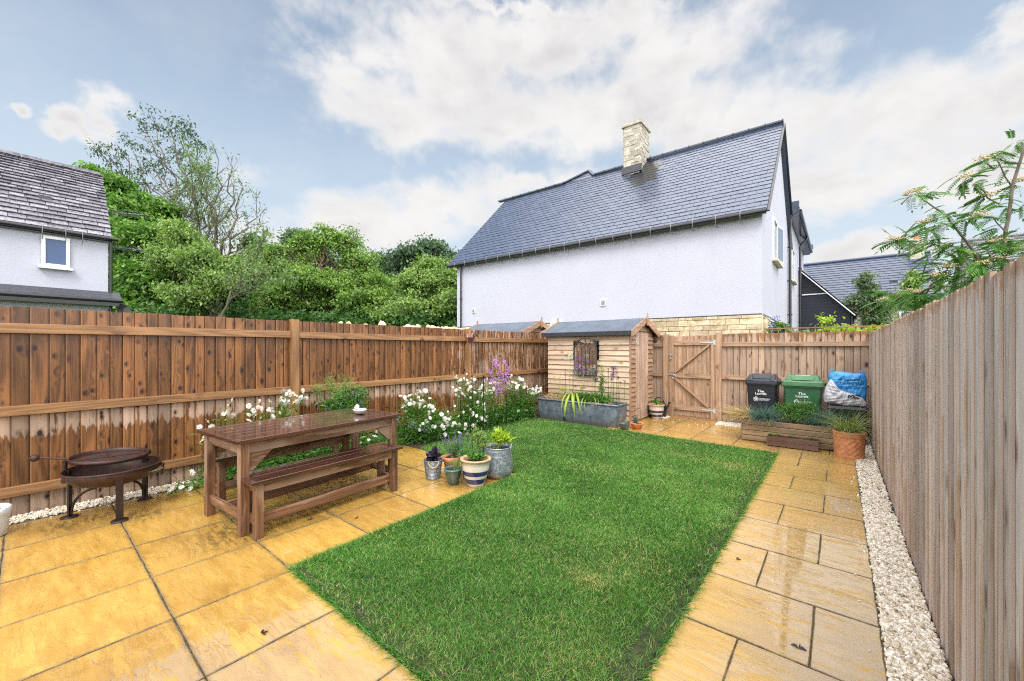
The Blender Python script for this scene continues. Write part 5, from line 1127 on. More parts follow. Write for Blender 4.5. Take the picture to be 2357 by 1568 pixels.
# garden mirror --------------------------------------------------------------
def mirror():
    b = np.array([-4.25, 7.70, .95]); T = thing('garden_mirror', 'arched metal garden mirror hung on the shed wall reflecting flowers', 'mirror', tuple(b)); w = .272; hs = .53
    th = np.linspace(0, PI, 25); arch = [(w*math.cos(a), hs+w*math.sin(a)) for a in th]; P = [(w, 0)]+arch+[(-w, 0)]
    mb = MB(); mb.add([(x, 0, z) for x, z in P], [list(range(len(P)))], 1); g = mb.build('mirror_glass', MT['mirror'], T)
    mb = MB(); tube(mb, [(x, -.006, z) for x, z in P], .011, 8, closed=True); mb.build('frame', MT['iron grey'], T)
    mb = MB(); bar = lambda p: tube(mb, [(x, -.008, z) for x, z in p], .0042, 5)
    for x in (-.18, -.09, 0, .09, .18): bar([(x, 0), (x, hs if abs(x) > .1 else hs)])
    for z in (.10, .235, .37, hs-.015): bar([(-w, z), (w, z)])
    bar([(.10*math.cos(a), hs+.10*math.sin(a)) for a in np.linspace(0, PI, 12)])
    for a in np.linspace(.45, PI-.45, 5): bar([(.10*math.cos(a), hs+.10*math.sin(a)), (w*math.cos(a), hs+w*math.sin(a))])
    mb.build('glazing_bars', MT['iron grey'], T); mb = MB(); bx(mb, (-w, .002, 0), (w, .012, hs+.2), tone=1); mb.build('backing', MT['black gutter'], T)
m, t, o = newmat('mirror'); principled(t, o, (.80,.82,.82), .03, t.bump(t.noise(t.obj(), 5, 2), .06, .01), Metallic=1.0); MT['mirror'] = m
plain('iron grey', (.05,.06,.065), .45, .4)
mirror()
# ---------------------------------------------------------------- daisies and other plants
def flowerhead(name, r=.043, petals=15, parent=None):
    mb = MB(); a = np.linspace(0, 2*PI, petals, endpoint=False)+rnd(-.08, .08, petals); d = np.c_[np.cos(a), np.sin(a), np.full(petals, .12)]
    ribbons(mb, d*r*.2*[1, 1, 0], d, r*rnd(.85, 1.05, petals), r*.25, np.c_[np.zeros((petals, 2)), -rnd(.1, .35, petals)], seg=2, prof='petal', side=np.c_[-np.sin(a), np.cos(a), np.zeros(petals)], smooth=False)
    V = IV1*np.array([r*.30, r*.30, r*.2])+[0, 0, r*.10]; mb.add(V, IF1, 1, 1, smooth=True)
    return mb.build(name, [MT['petal white'], MT['disc yellow']], parent)
FH = None
def daisies(label, roots, regions, n, leaf_n, name='daisy_clump', group='clumps of ox-eye daisies along the left bed', lw=.012, green='garden leaf'):
    """roots: list of (x,y); regions: (cx,cy,cz,rx,ry,rz,weight) where the flowers sit"""
    global FH
    r0 = np.array([*np.mean(roots, 0), 0]); T = thing(name, label, 'daisies', tuple(r0), 0, group)
    wts = np.array([g[6] for g in regions], float); wts /= wts.sum(); k = RNG.choice(len(regions), n, p=wts); G = np.array(regions)[k]
    P = G[:, :3]+rdirs(n)*G[:, 3:6]*rnd(.4, 1, n)[:, None]; P[:, 2] = np.maximum(P[:, 2], .06)
    B = np.array(roots)[RNG.integers(0, len(roots), n)]+RNG.normal(scale=.05, size=(n, 2)); mb = MB()
    facing = rdirs(n)*.95+np.array([.5, -.6, .45]); facing /= np.linalg.norm(facing, axis=1)[:, None]
    for i in range(n):
        b = np.array([*B[i], 0]); e = P[i]; s = np.linspace(0, 1, 6)[:, None]; c1 = b+(e-b)*[.35, .35, .75]+rdirs(1)[0]*.05
        pts = (1-s)**2*b+2*s*(1-s)*c1+s*s*e; L = np.linalg.norm(np.diff(pts, axis=0), axis=1)
        tube(mb, pts, np.linspace(.0032, .0020, 6), 4, tone=rnd(.55, 1.0), caps=False)
    # leaves up the stems and at the base
    q = RNG.integers(0, n, leaf_n); s = rnd(0, .92, leaf_n)**1.2; base = np.c_[B[q], np.zeros(leaf_n)]; pos_ = base+(P[q]-base)*np.c_[s**1.3, s**1.3, s**.8]+RNG.normal(size=(leaf_n, 3))*np.array([.05, .05, .03]); pos_[:, 2] = np.maximum(pos_[:, 2], .01)
    dv = rdirs(leaf_n, -.2)+np.array([0, 0, .35]); ribbons(mb, pos_, dv, rnd(.04, .11, leaf_n), rnd(lw*.6, lw*1.4, leaf_n), np.c_[RNG.normal(scale=.2, size=(leaf_n, 2)), -rnd(.1, .7, leaf_n)], seg=3, prof='leaf', tone=np.clip(RNG.normal(.38, .26, leaf_n), 0, 1))
    local(mb, r0).build('foliage', MT[green], T)
    for i in range(min(n, 98)):
        if FH is None: f = flowerhead('flower', parent=T); FH = f.data
        else: f = bpy.data.objects.new('flower', FH); COL.objects.link(f); f.parent = T
        f.location = tuple(P[i]-r0); fc = Vector(facing[i]); f.rotation_euler = fc.to_track_quat('Z', 'Y').to_euler(); sc_ = rnd(.5, .88); f.scale = (sc_*rnd(.7,1), sc_, sc_)
    return T
daisies('daisies with the largest heads behind the near end of the wooden table', [(-5.5,1.35),(-5.4,1.6)], [(-5.35,1.3,.62,.12,.2,.16,3),(-5.3,1.55,.82,.12,.25,.18,5),(-5.15,1.15,.2,.2,.2,.15,.6)], 24, 620)
daisies('daisies bunched against the fence post behind the middle of the table', [(-5.5,2.1),(-5.4,1.9)], [(-5.35,2.15,.88,.14,.22,.16,5),(-5.3,1.8,.75,.12,.2,.15,3)], 44, 700)
daisies('big white daisy clump spilling beside the far end of the table', [(-5.4,3.9),(-5.3,4.2),(-5.25,4.5),(-5.3,4.0)], [(-5.3,3.95,.72,.22,.3,.22,7),(-5.0,4.1,.42,.25,.35,.25,4),(-4.85,4.5,.22,.2,.35,.14,2.5),(-5.1,4.6,.42,.2,.3,.2,2)], 98, 3600)
daisies('daisy clump mixed with purple flowers around a black plant support', [(-5.4,5.2),(-5.3,5.5),(-5.2,5.3)], [(-5.3,5.1,.85,.22,.3,.28,5),(-5.2,5.6,.8,.2,.25,.25,4),(-5.0,5.2,.45,.2,.3,.3,2)], 84, 3000)
daisies('daisy clump between the purple flowers and the metal trough', [(-5.35,6.4),(-5.3,6.7)], [(-5.2,6.5,.78,.2,.35,.22,6),(-5.1,6.9,.62,.15,.15,.12,2),(-5.0,6.4,.4,.2,.3,.2,1)], 62, 2400)
daisies('small cluster of daisies at the left corner of the metal trough', [(-5.3,7.05)], [(-5.15,7.2,.62,.14,.12,.10,5)], 22, 500)
daisies('few daisies low on the patio edge under the table', [(-5.5,1.0),(-5.45,2.6),(-5.4,3.0)], [(-5.2,1.0,.12,.15,.15,.08,1),(-5.2,2.8,.25,.2,.4,.15,2),(-5.1,3.3,.35,.2,.3,.2,2)], 16, 1300)
def bushy(name, label, cat, base, blobs, leafm, n, L, w, seed=1, prof='leaf', up=.5, droop=.3, tone=(.4,.25), extra=None, grp=None, stems=8, parent=None):
    b = np.array(base, float); T = thing(name, label, cat, tuple(b), 0, grp) if parent is None else parent; mb = MB(); bl = np.array(blobs); wts = bl[:, 3]*bl[:, 4]*bl[:, 5]; k = RNG.choice(len(bl), n, p=wts/wts.sum()); P = bl[k, :3]+rdirs(n)*bl[k, 3:6]*(rnd(0, 1, n)**.45)[:, None]
    cl = RNG.integers(0, max(2, n//9), n); cen = P[cl]; P = P*.45+cen*.55; P[:, 2] = np.maximum(P[:, 2], b[2]+.01)
    dv = rdirs(n, -.3)+np.array([0, 0, up]); ribbons(mb, P, dv, rnd(L[0], L[1], n), rnd(w[0], w[1], n), np.c_[RNG.normal(scale=.15, size=(n, 2)), -rnd(0, 2*droop, n)], seg=3, prof=prof, tone=np.clip(RNG.normal(tone[0], tone[1], n), 0, 1))
    for i in range(stems): e = P[RNG.integers(0, n)]; tube(mb, [b+RNG.normal(scale=.015, size=3)*[1,1,0], (b+e)/2+RNG.normal(scale=.01, size=3), e], [.003, .0025, .0015], 4, tone=.4)
    local(mb, b).build('foliage', MT[leafm], T); return T, P
# ground-hugging greenery of the bed
for (nm, lb, y0, y1, n) in [('bed_plants', 'low dark green ground cover along the bed by the left fence', 1.3, 7.1, 9500)]:
    mb = MB(); y = rnd(y0, y1, n); x = -5.45+RNG.normal(scale=.14, size=n)+np.where(y > 3.9, .13, 0); z = np.abs(RNG.normal(scale=.09, size=n))*np.where(y > 3.6, 2.1, .9); P = np.c_[np.clip(x, -5.72, np.where(y < 3.8, -5.25, -4.8)), y, z]
    ribbons(mb, P, rdirs(n, -.1)+[0, 0, .5], rnd(.05, .12, n), rnd(.012, .03, n), np.c_[RNG.normal(scale=.2, size=(n, 2)), -rnd(.1, .6, n)], seg=3, prof='leaf', tone=np.clip(RNG.normal(.25, .2, n), 0, 1)); tag(mb.build(nm, MT['garden leaf']), lb, 'ground cover', kind='stuff')
# borage and fennel behind the table
T, P = bushy('borage_plant', 'hairy grey green plant with small violet blue flowers behind the table', 'plant', (-5.4,2.75,0), [(-5.35,2.6,.75,.15,.18,.2),(-5.3,3.0,.85,.18,.22,.25),(-5.35,2.9,.5,.2,.3,.3)], 'garden leaf', 1900, (.04,.10), (.014,.034), tone=(.35,.22), stems=26)
def petals(P, k, name, mat, T, b, per=7, s=.018, r=.016):
    q = np.repeat(P[RNG.integers(0, len(P), k)], per, 0)+RNG.normal(scale=r, size=(k*per, 3)); mb = MB(); ribbons(mb, q, rdirs(len(q)), s, s*.75, (0, 0, 0), seg=1, prof='petal', tone=rnd(.7, 1.3, len(q))); return local(mb, b).build(name, MT[mat], T)
petals(P[P[:, 2] > .55], 75, 'flowers', 'borage', T, (-5.4,2.75,0))
T, P = bushy('fennel_plant', 'bright green feathery fennel standing tallest behind the table', 'plant', (-5.5,2.85,0), [(-5.45,2.5,.95,.12,.13,.22),(-5.4,2.8,1.08,.10,.12,.20),(-5.3,3.0,.8,.14,.18,.3)], 'lime leaf', 3200, (.03,.06), (.004,.007), tone=(.45,.2), stems=20, up=.8)
T, P = bushy('catmint_plant', 'low violet flowered plant at the far back corner of the table', 'plant', (-5.2,3.6,0), [(-5.15,3.55,.45,.10,.12,.12),(-5.0,4.0,.28,.1,.15,.12)], 'garden leaf', 350, (.02,.05), (.008,.016)); petals(P, 26, 'flowers', 'borage', T, (-5.2,3.6,0))
# dame's rocket
b = (-5.3,5.75,0); T = thing('purple_flower_plant', 'tall stems of bright purple flowers against the left fence', 'flowers', b); mb = MB(); hd = []
for (u, v) in [(1140,832),(1141,842),(1162,833),(1130,858),(1148,858),(1137,872),(1155,868),(1165,862),(1160,880),(1142,885),(1128,880),(1152,895),(1165,875),(1170,850),(1145,905)]:
    p = xp(u, v, -5.3+rnd(-.1, .1)); hd.append(p); s_ = np.array([b[0]+rnd(-.1, .1), b[1]+rnd(-.1, .15), 0]); tube(mb, [s_, s_+(p-s_)*[.5, .5, .55], p], [.004, .003, .002], 4, tone=.5)
n = 160; q = np.array(hd)[RNG.integers(0, len(hd), n)]; q[:, 2] *= rnd(.3, 1, n); ribbons(mb, q, rdirs(n)+[0,0,.3], rnd(.05, .10, n), rnd(.012, .02, n), (0,0,-.4), seg=3, prof='leaf', tone=rnd(.1, .6, n)); local(mb, b).build('foliage', MT['garden leaf'], T)
for h_ in hd:
    mb = MB(); k = 34; q = np.array(h_)+RNG.normal(size=(k, 3))*np.array([.032, .032, .030]); ribbons(mb, q, rdirs(k), .027, .024, (0, 0, 0), seg=1, prof='petal', tone=rnd(.75, 1.35, k)); local(mb, b).build('flower', MT['purple bloom'], T)
for i, (x, y, z) in enumerate([(-5.05,4.35,.3),(-5.0,5.55,.35)]):
    pass
def hoop(name, label, p1, p2, h, rings, group=None, balls=True, r=.006, bulge=.05):
    p1 = np.array([*p1, 0.]); p2 = np.array([*p2, 0.]); c = (p1+p2)/2; T = thing(name, label, 'plant support', tuple(c), 0, group); d = unit(p2-p1); pr = np.cross(d, (0, 0, 1)); L = np.linalg.norm(p2-p1)
    for p in (p1, p2):
        mb = MB(); tube(mb, [p, p+[0, 0, h]], r, 6)
        if balls: mb.add(IV1*.014+p+[0, 0, h+.008], IF1, 1, smooth=True)
        local(mb, c).build('leg', MT['black iron'], T)
    for z in rings:
        mb = MB(); a = np.linspace(0, PI, 12); pts = [c+d*math.cos(q)*L/2*1.02+pr*math.sin(q)*L*.5+[0, 0, z] for q in a]; tube(mb, pts, r*.7, 5); local(mb, c).build('ring', MT['black iron'], T)
    return T
hoop('plant_support', 'black metal plant support standing behind the row of pots', (-3.47,3.46), (-3.38,3.57), 1.18, (.55, 1.02))
hoop('plant_support', 'black metal half-hoop support holding the last daisy clump upright', (-5.1,6.05), (-5.02,6.6), .68, (.64,), balls=False, r=.005)
hoop('plant_support', 'black metal hoop support among the daisies and purple flowers', (-5.15,4.85), (-4.95,5.4), .72, (.70,), balls=False, r=.005)
# ---------------------------------------------------------------- trough and its plants
def trough():
    b = np.array([-4.19, 7.37, 0]); T = thing('trough_planter', 'long galvanised metal trough full of plants in front of the shed', 'trough', tuple(b)); x0, x1, y0, y1, h = -.93, .93, -.255, .255, .43; tp = .02
    mb = MB(); nseg = 30; 
    def ringp(o, z, rr=.05):
        P = []; 
        for (cx, cy, a0) in ((x1-o-rr, y1-o-rr, 0), (x0+o+rr, y1-o-rr, PI/2), (x0+o+rr, y0+o+rr, PI), (x1-o-rr, y0+o+rr, 1.5*PI)):
            for a in np.linspace(a0, a0+PI/2, 6): P.append((cx+rr*math.cos(a), cy+rr*math.sin(a), z))
        return np.array(P)
    R_ = [ringp(.03, .0), ringp(.0, h*.5), ringp(0, h), ringp(.012, h), ringp(.012, h-.09)]; V = np.vstack(R_); n = len(R_[0]); F = [[i*n+j, i*n+(j+1) % n, (i+1)*n+(j+1) % n, (i+1)*n+j] for i in range(len(R_)-1) for j in range(n)]; mb.add(V, F, 1, smooth=False); mb.build('basin', MT['aged zinc'], T)
    mb = MB(); P = ringp(-.004, h); tube(mb, P, .019, 8, closed=True); mb.build('rim', MT['aged zinc'], T)
    mb = MB(); P = ringp(.014, h-.05); mb.add(P, [list(range(n))], 1); mb.build('soil', MT['soil'], T)
    mb = MB(); mb.add([(-.255,-.262,.005),(-.215,-.262,.005),(-.212,-.2605,.08),(-.235,-.260,.12),(-.258,-.2605,.08)], [[0,1,2,3,4]], 1); mb.build('drain_slot', MT['dark gap'], T)
trough()
zt = .40
def stalk(mb, p, z0, r=.004, tone=.6, lean=.03):
    q = np.array([p[0]+rnd(-lean, lean), p[1], z0]); m_ = (np.array(p)+q)/2+rnd(-.006, .006, 3); tube(mb, [q, m_, p], [r, r*.9, r*.8], 5, tone=tone); return q
def allium(label, u, v, mat, r, Y=7.35, n=150, star=True, dens=1):
    p = yp(u, v, Y); T = thing('allium', label, 'allium', (p[0], p[1], zt)); b = np.array([p[0], p[1], zt]); mb = MB(); stalk(mb, p, zt, .0045); local(mb, b).build('stem', MT['garden leaf'], T)
    mb = MB(); d = rdirs(n); ribbons(mb, p+d*r*.1, d, r*.9, .0018, (0, 0, 0), seg=1, prof='stem', tone=.8); q = np.repeat(p+d*r*.95, 5, 0); ribbons(mb, q, np.repeat(d, 5, 0)*.5+rdirs(len(q)), r*.22, r*.07, (0, 0, 0), seg=1, prof='petal', tone=rnd(.7, 1.4, len(q))); local(mb, b).build('flower', MT[mat], T)
allium('pale green white allium globe on a tall stem, left of the mirror', 1313, 821, 'allium white', .052)
allium('deep purple allium, upper of the pair right of the mirror', 1412, 848, 'allium purple', .048)
allium('deep purple allium, just under the upper one right of the mirror', 1411, 862, 'allium purple', .050, 7.32)
allium('faded lilac allium below the pair of purple ones', 1408, 873, 'allium purple', .036, 7.3, 90)
allium('dark faded allium at the lower right edge of the mirror', 1370, 857, 'allium dark', .050, 7.32)
allium('dark faded allium just below the mirror corner', 1371, 874, 'allium dark', .050, 7.28)
allium('brown allium seed head beside the right plant support', 1423, 869, 'allium dark', .032, 7.45, 60)
allium('brown allium seed head between two others near the shed corner', 1428, 880, 'allium dark', .030, 7.4, 50)
allium('brown allium seed head nearest the shed corner', 1438, 878, 'allium dark', .030, 7.45, 50)
allium('short dark purple allium low in the middle of the trough', 1337, 912, 'allium purple', .030, 7.25, 60)
p = yp(1301, 852, 7.4); p2 = yp(1319, 853, 7.4); T = hoop('plant_support', 'rusty thin plant support in the left half of the trough', (p[0], 7.4), (p2[0], 7.4), p[2], (p[2]-.12, .62), r=.005)
p = yp(1400, 850, 7.42); p2 = yp(1420, 850, 7.42); hoop('plant_support', 'rusty thin plant support in the right half of the trough', (p[0], 7.42), (p2[0], 7.42), p[2], (.62,), r=.005)
def tuft(mb, c, n, L, w, spread=.8, droop=.6, tone=(.5, .2), rr=.03, seg=4, lean=(0, 0, 0), prof='blade', zmin=None):
    c = np.array(c, float); a = rdirs(n); dv = np.c_[a[:, :2]*spread*rnd(.1, 1, n)[:, None], np.ones(n)]+np.array(lean); base = c+np.c_[RNG.normal(scale=rr, size=(n, 2)), np.zeros(n)]
    h = a[:, :2]/(np.linalg.norm(a[:, :2], axis=1)[:, None]+1e-6)
    ribbons(mb, base, dv, rnd(L[0], L[1], n), rnd(w[0], w[1], n), np.c_[h*rnd(0, .6, n)[:, None]*droop+np.array(lean)[:2]*.6, -rnd(.2, 1.3, n)*droop], seg=seg, prof=prof, tone=np.clip(RNG.normal(*tone, n), 0, 1))
def one(name, label, cat, c, mb, mat, part='leaves', T=None):
    T = T or thing(name, label, cat, tuple(c)); local(mb, c).build(part, MT[mat], T); return T
mb = MB()
for x in np.arange(-5.0, -4.5, .07): tuft(mb, (x, 7.38+rnd(-.1, .1), zt), 80, (.12, .28), (.005, .008), 1.1, .7, rr=.05, lean=(-.05, -.1, 0))
one('straw_grass', 'dry straw coloured grass at the left end of the trough', 'grass plant', (-4.8, 7.38, zt), mb, 'straw')
mb = MB(); tuft(mb, (-4.15, 7.3, zt), 80, (.22, .44), (.012, .02), .7, .5); tuft(mb, (-3.95, 7.33, zt), 60, (.15, .3), (.008, .016), .8, .6); one('strap_leaf_plant', 'clump of upright green strap leaves in the middle of the trough', 'plant', (-4.05, 7.3, zt), mb, 'garden leaf')
mb = MB()
for (u0, v0, u1, v1, w) in [(1313,905,1300,962,.05),(1318,905,1320,950,.045),(1305,905,1293,950,.03),(1326,905,1335,948,.045),(1322,905,1323,968,.02),(1312,902,1285,892,.05),(1335,900,1352,890,.045),(1300,905,1280,898,.03),(1345,915,1337,955,.02),(1350,920,1345,948,.014),(1365,915,1375,940,.014)]:
    A = yp(u0, v0, 7.20); A[2] = max(A[2], .44); Bq = yp(u1, v1, 7.04); d = unit(Bq-A+np.array([0, -.05, .30])); L = np.linalg.norm(Bq-A)*1.0; bend = (Bq-A)/L-d
    ribbons(mb, A, d, L, w, bend, seg=10, prof='leaf', tone=rnd(.35, .9), side=RV)
one('tulip_leaves', 'broad green and yellow tulip leaves flopping over the trough rim', 'plant', (-4.4, 7.2, zt), mb, 'tulip leaf' if 'tulip leaf' in MT else 'yellow green')
mb = MB(); tuft(mb, (-3.75, 7.25, zt), 60, (.08, .2), (.004, .012), 1.4, 1.0, (.7, .2), lean=(.1, -.15, 0), rr=.07); tuft(mb, (-3.5, 7.25, zt), 46, (.08, .2), (.004, .010), 1.4, 1.0, (.7, .2), lean=(.1, -.15, 0), rr=.06); one('withered_leaves', 'pale withered leaves curling over the right end of the trough', 'plant', (-3.65, 7.25, zt), mb, 'straw')
T, P = bushy('trough_foliage', 'mixed low green foliage filling the trough', 'plant', (-4.1, 7.4, zt), [(-4.55,7.4,.47,.3,.17,.10),(-4.0,7.4,.49,.3,.18,.14),(-3.6,7.4,.48,.24,.17,.14)], 'garden leaf', 2300, (.05,.12), (.008,.02), tone=(.42,.25), stems=0)
T, P = bushy('leafy_stem_plant', 'tall leafy green stem beside the right plant support in the trough', 'plant', (-3.72, 7.42, zt), [(-3.72,7.42,.62,.05,.05,.2),(-3.71,7.42,.95,.04,.04,.25)], 'garden leaf', 190, (.06,.13), (.010,.02), tone=(.5,.25), up=.1, droop=.5, stems=3)
tube(mbx := MB(), [(-3.72,7.42,zt),(-3.715,7.42,1.2)], .006, 5, tone=.5); local(mbx, (-3.72,7.42,zt)).build('stem', MT['garden leaf'], T)
for i, (u, v, w_) in enumerate([(1276,866,'left end'),(1289,858,'second from the left end'),(1342,862,'middle'),(1364,868,'beside the dark alliums'),(1267,872,'far left')]):
    p = yp(u, v, 7.35); b = np.array([p[0], p[1], zt]); mb = MB(); stalk(mb, p, zt, .003); k = 26; q = p-np.c_[np.zeros((k, 2)), rnd(0, .17, k)]+np.c_[RNG.normal(scale=.008, size=(k, 2)), np.zeros(k)]; ribbons(mb, q, rdirs(k), rnd(.012, .026, k), .010, (0, 0, 0), seg=2, prof='leaf', tone=rnd(.5, 1, k)); T = thing('flower_spike', 'slender pale green flower spike in the trough, '+w_, 'flower spike', tuple(b), 0, 'pale spikes in the trough'); local(mb, b).build('spike', MT['yellow green'], T)
# ---------------------------------------------------------------- pots
def pot(name, label, c, prof, mats, matidx, soilz, soilr, cat='plant pot', soil=True, n=44):
    T = thing(name, label, cat, (c[0], c[1], 0)); mb = MB(); lathe(mb, prof, n, mat=np.array(matidx) if not np.isscalar(matidx) else matidx); mb.build('pot', mats, T)
    if soil: mb = MB(); disc(mb, soilr, soilz, n=24); mb.V = [v+np.c_[np.zeros((len(v), 2)), RNG.normal(scale=.004, size=len(v))] for v in mb.V]; mb.build('soil', MT['soil'], T)
    return T
def striped(label, c, s, sname='striped_pot'):
    pr = [(0,.0),(.082,.0),(.088,.006),(.102,.042),(.126,.102),(.137,.136),(.149,.188),(.153,.235),(.157,.285),(.170,.290),(.176,.298),(.174,.308),(.160,.312),(.140,.308),(.134,.295),(.132,.24)]
    pr = [(r*s, z*s) for r, z in pr]; mi = [0,0,0,1,0,1,0,0,2,2,2,2,2,2,2]; mi = [0,0,0,1,0,1,0,0,2,2,2,2,2,2,2]
    return pot(sname, label, c, pr, [MT['glaze cream'], MT['glaze blue'], MT['glaze rim']], mi, .262*s, .134*s)
A = gp(1095,1124); c_s = A[:2]+unit(A[:2])*.085; PS = striped('cream pot with two navy stripes at the front of the pot group', c_s, 1.0)
b3 = np.array([*c_s, .262])
bushy('seedling_plants', 'young green rosettes growing in the front striped pot', 'plant', b3, [(b3[0]-.03, b3[1]-.0, .31, .09, .08, .06), (b3[0]+.06, b3[1]+.04, .32, .06, .06, .05)], 'garden leaf', 320, (.03,.075), (.012,.026), tone=(.6,.22), up=.8, stems=0)
T, P = bushy('wallflower_plant', 'light green bushy plant behind the front striped pot', 'plant', (-3.32, 3.50, .2), [(-3.32,3.45,.40,.12,.12,.14), (-3.38,3.42,.52,.08,.08,.12)], 'lime leaf', 900, (.03,.065), (.007,.015), tone=(.5,.25), up=.7, stems=10)
pot('zinc_tub', 'dark zinc tub half hidden behind the striped pot', (-3.33, 3.47), [(0,0),(.11,0),(.13,.02),(.14,.26),(.147,.265),(.147,.275),(.135,.275),(.133,.2)], [MT['aged zinc']], 0, .22, .134)
# big zinc churn
A = gp(1146,1105); cc_ = A[:2]+unit(A[:2])*.145
pr = [(0,0),(.135,0),(.140,.008),(.150,.012),(.172,.055),(.181,.092)]+[(.181-.001*(k % 2)-.0002*k, .10+.006*k) for k in range(6)]+[(.178,.15),(.170,.26)]+[(.168-.002*(k % 2)-.0005*k, .27+.008*k) for k in range(8)]+[(.160,.345),(.163,.352),(.163,.36),(.155,.36),(.153,.30)]
ZT = pot('zinc_churn', 'large bulging galvanised tub with ring handles, rightmost in the pot group', cc_, pr, [MT['zinc']], 0, .325, .155, 'planter')
for s, a in ((1, .35), (-1, PI+.35)):
    mb = MB(); q = np.array([math.cos(a), math.sin(a), 0]); tq = np.array([-q[1], q[0], 0]); th = np.linspace(-.25, PI+.25, 14); tube(mb, [q*.168+tq*.05*math.cos(x)+np.array([0, 0, .34+.062*max(-.3, math.sin(x))])+q*.012 for x in th], .006, 6); mb.build('handle', MT['zinc'], ZT)
b3 = np.array([*cc_, .325]); bushy('yellow_leaf_plant', 'vivid yellow green leafy plant in the large zinc tub', 'plant', b3, [(b3[0]+.0, b3[1]+.02, .46, .11, .11, .09), (b3[0]-.01, b3[1], .53, .07, .07, .06), (b3[0]+.09, b3[1]+.05, .42, .07, .07, .05)], 'yellow green', 330, (.05,.095), (.022,.038), tone=(.62,.25), up=.4, stems=10)
mb = MB(); tuft(mb, b3+[-.05, -.06, 0], 40, (.08, .2), (.003, .005), 1.3, .7, (.6, .2)); one('trailing_grass', 'thin green grass blades arching over the near rim of the large zinc tub', 'grass plant', b3, mb, 'soft grass')
# zinc bucket with rope handle
A = gp(997,1106); cb = A[:2]+unit(A[:2])*.078
pr = [(0,0),(.076,0),(.079,.004)]
for k in range(5): z = .012+k*.042; r = .080+.030*z/.22; pr += [(r, z), (r+.0015, z+.002), (r+.004, z+.004), (r+.0015, z+.006), (r, z+.012), (r+.003, z+.014), (r, z+.016)]
pr += [(.110,.218),(.114,.222),(.112,.227),(.106,.224),(.104,.17)]
BK = pot('zinc_bucket', 'small ribbed zinc bucket with a rope handle, leftmost in the pot group', cb, pr, [MT['zinc']], 0, .195, .105, 'bucket')
a0 = math.atan2(-cb[1], -cb[0])+.05; mb = MB(); q = lambda a, r, z: np.array([r*math.cos(a), r*math.sin(a), z]); s = np.linspace(-1, 1, 15); tube(mb, [q(a0+.52*x, .118+.012*(1-x*x), .205-.045*(1-x*x)) for x in s], .0075, 7); tube(mb, [q(a0-.52, .106, .21), q(a0-.52, .122, .205)], .012, 7); tube(mb, [q(a0+.52, .106, .21), q(a0+.52, .122, .205)], .012, 7); mb.build('rope_handle', MT['rope'], BK)
b3 = np.array([*cb, .195]); bushy('heuchera', 'dark purple ruffled leaves growing in the ribbed zinc bucket', 'plant', b3, [(b3[0], b3[1], .26, .10, .10, .05), (b3[0], b3[1], .31, .06, .06, .035)], 'purple leaf', 130, (.045,.08), (.045,.065), tone=(.45,.3), up=.35, stems=8)
# green glazed pot
A = gp(1043,1119); cg = A[:2]+unit(A[:2])*.058
GP = pot('glazed_pot', 'small dark green glazed pot with a teal rim between bucket and striped pot', cg, [(0,0),(.050,0),(.056,.006),(.072,.05),(.088,.11),(.095,.15),(.097,.163),(.105,.166),(.108,.174),(.105,.182),(.095,.184),(.090,.178),(.088,.13)], [MT['glaze green'], MT['glaze teal']], [0]*6+[1]*6, .16, .09)
b3 = np.array([*cg, .16]); mb = MB(); tuft(mb, b3+[.02, .02, 0], 110, (.12, .26), (.003, .005), .75, .45, (.55, .3), rr=.018); one('hair_grass', 'fine spiky buff green grass in the small green glazed pot', 'grass plant', b3, mb, 'soft grass')
# terracotta pot with lavender behind
cl = np.array([-3.62, 3.27]); pot('terracotta_pot', 'plain terracotta pot mostly hidden behind the bucket and green pot', cl, [(0,0),(.078,0),(.10,.17),(.115,.172),(.118,.225),(.105,.225),(.102,.18)], [MT['terracotta']], 0, .20, .105)
b3 = np.array([*cl, .2]); T, P = bushy('lavender', 'lavender with purple flower spikes behind the small pots', 'lavender', b3, [(b3[0], b3[1], .30, .11, .11, .09), (b3[0]+.08, b3[1]+.05, .33, .09, .09, .09)], 'rosemary', 520, (.03,.06), (.003,.006), tone=(.45,.25), up=.9, stems=20)
mb = MB()
for k in range(34):
    p = b3+np.array([rnd(-.14, .16), rnd(-.12, .16), rnd(.14, .30)]); tube(mb, [b3, p], .0012, 3, tone=.5); 
    q = p-np.c_[np.zeros((16, 2)), rnd(-.005, .035, 16)]+RNG.normal(scale=.004, size=(16, 3)); ribbons(mb, q, rdirs(16), .009, .006, (0,0,0), seg=1, prof='petal', tone=rnd(.6, 1.3, 16))
local(mb, b3).build('flowers', MT['lavender'], T)
T, P = bushy('forget_me_not', 'tiny blue flowers on green stems between lavender and striped pot', 'plant', (-3.42, 3.25, 0), [(-3.42,3.27,.26,.09,.09,.12)], 'garden leaf', 420, (.02,.05), (.008,.016), tone=(.55,.2), up=.6, stems=8); petals(P[P[:, 2] > .28], 16, 'flowers', 'borage', T, (-3.42, 3.25, 0), 4, .009, .008)
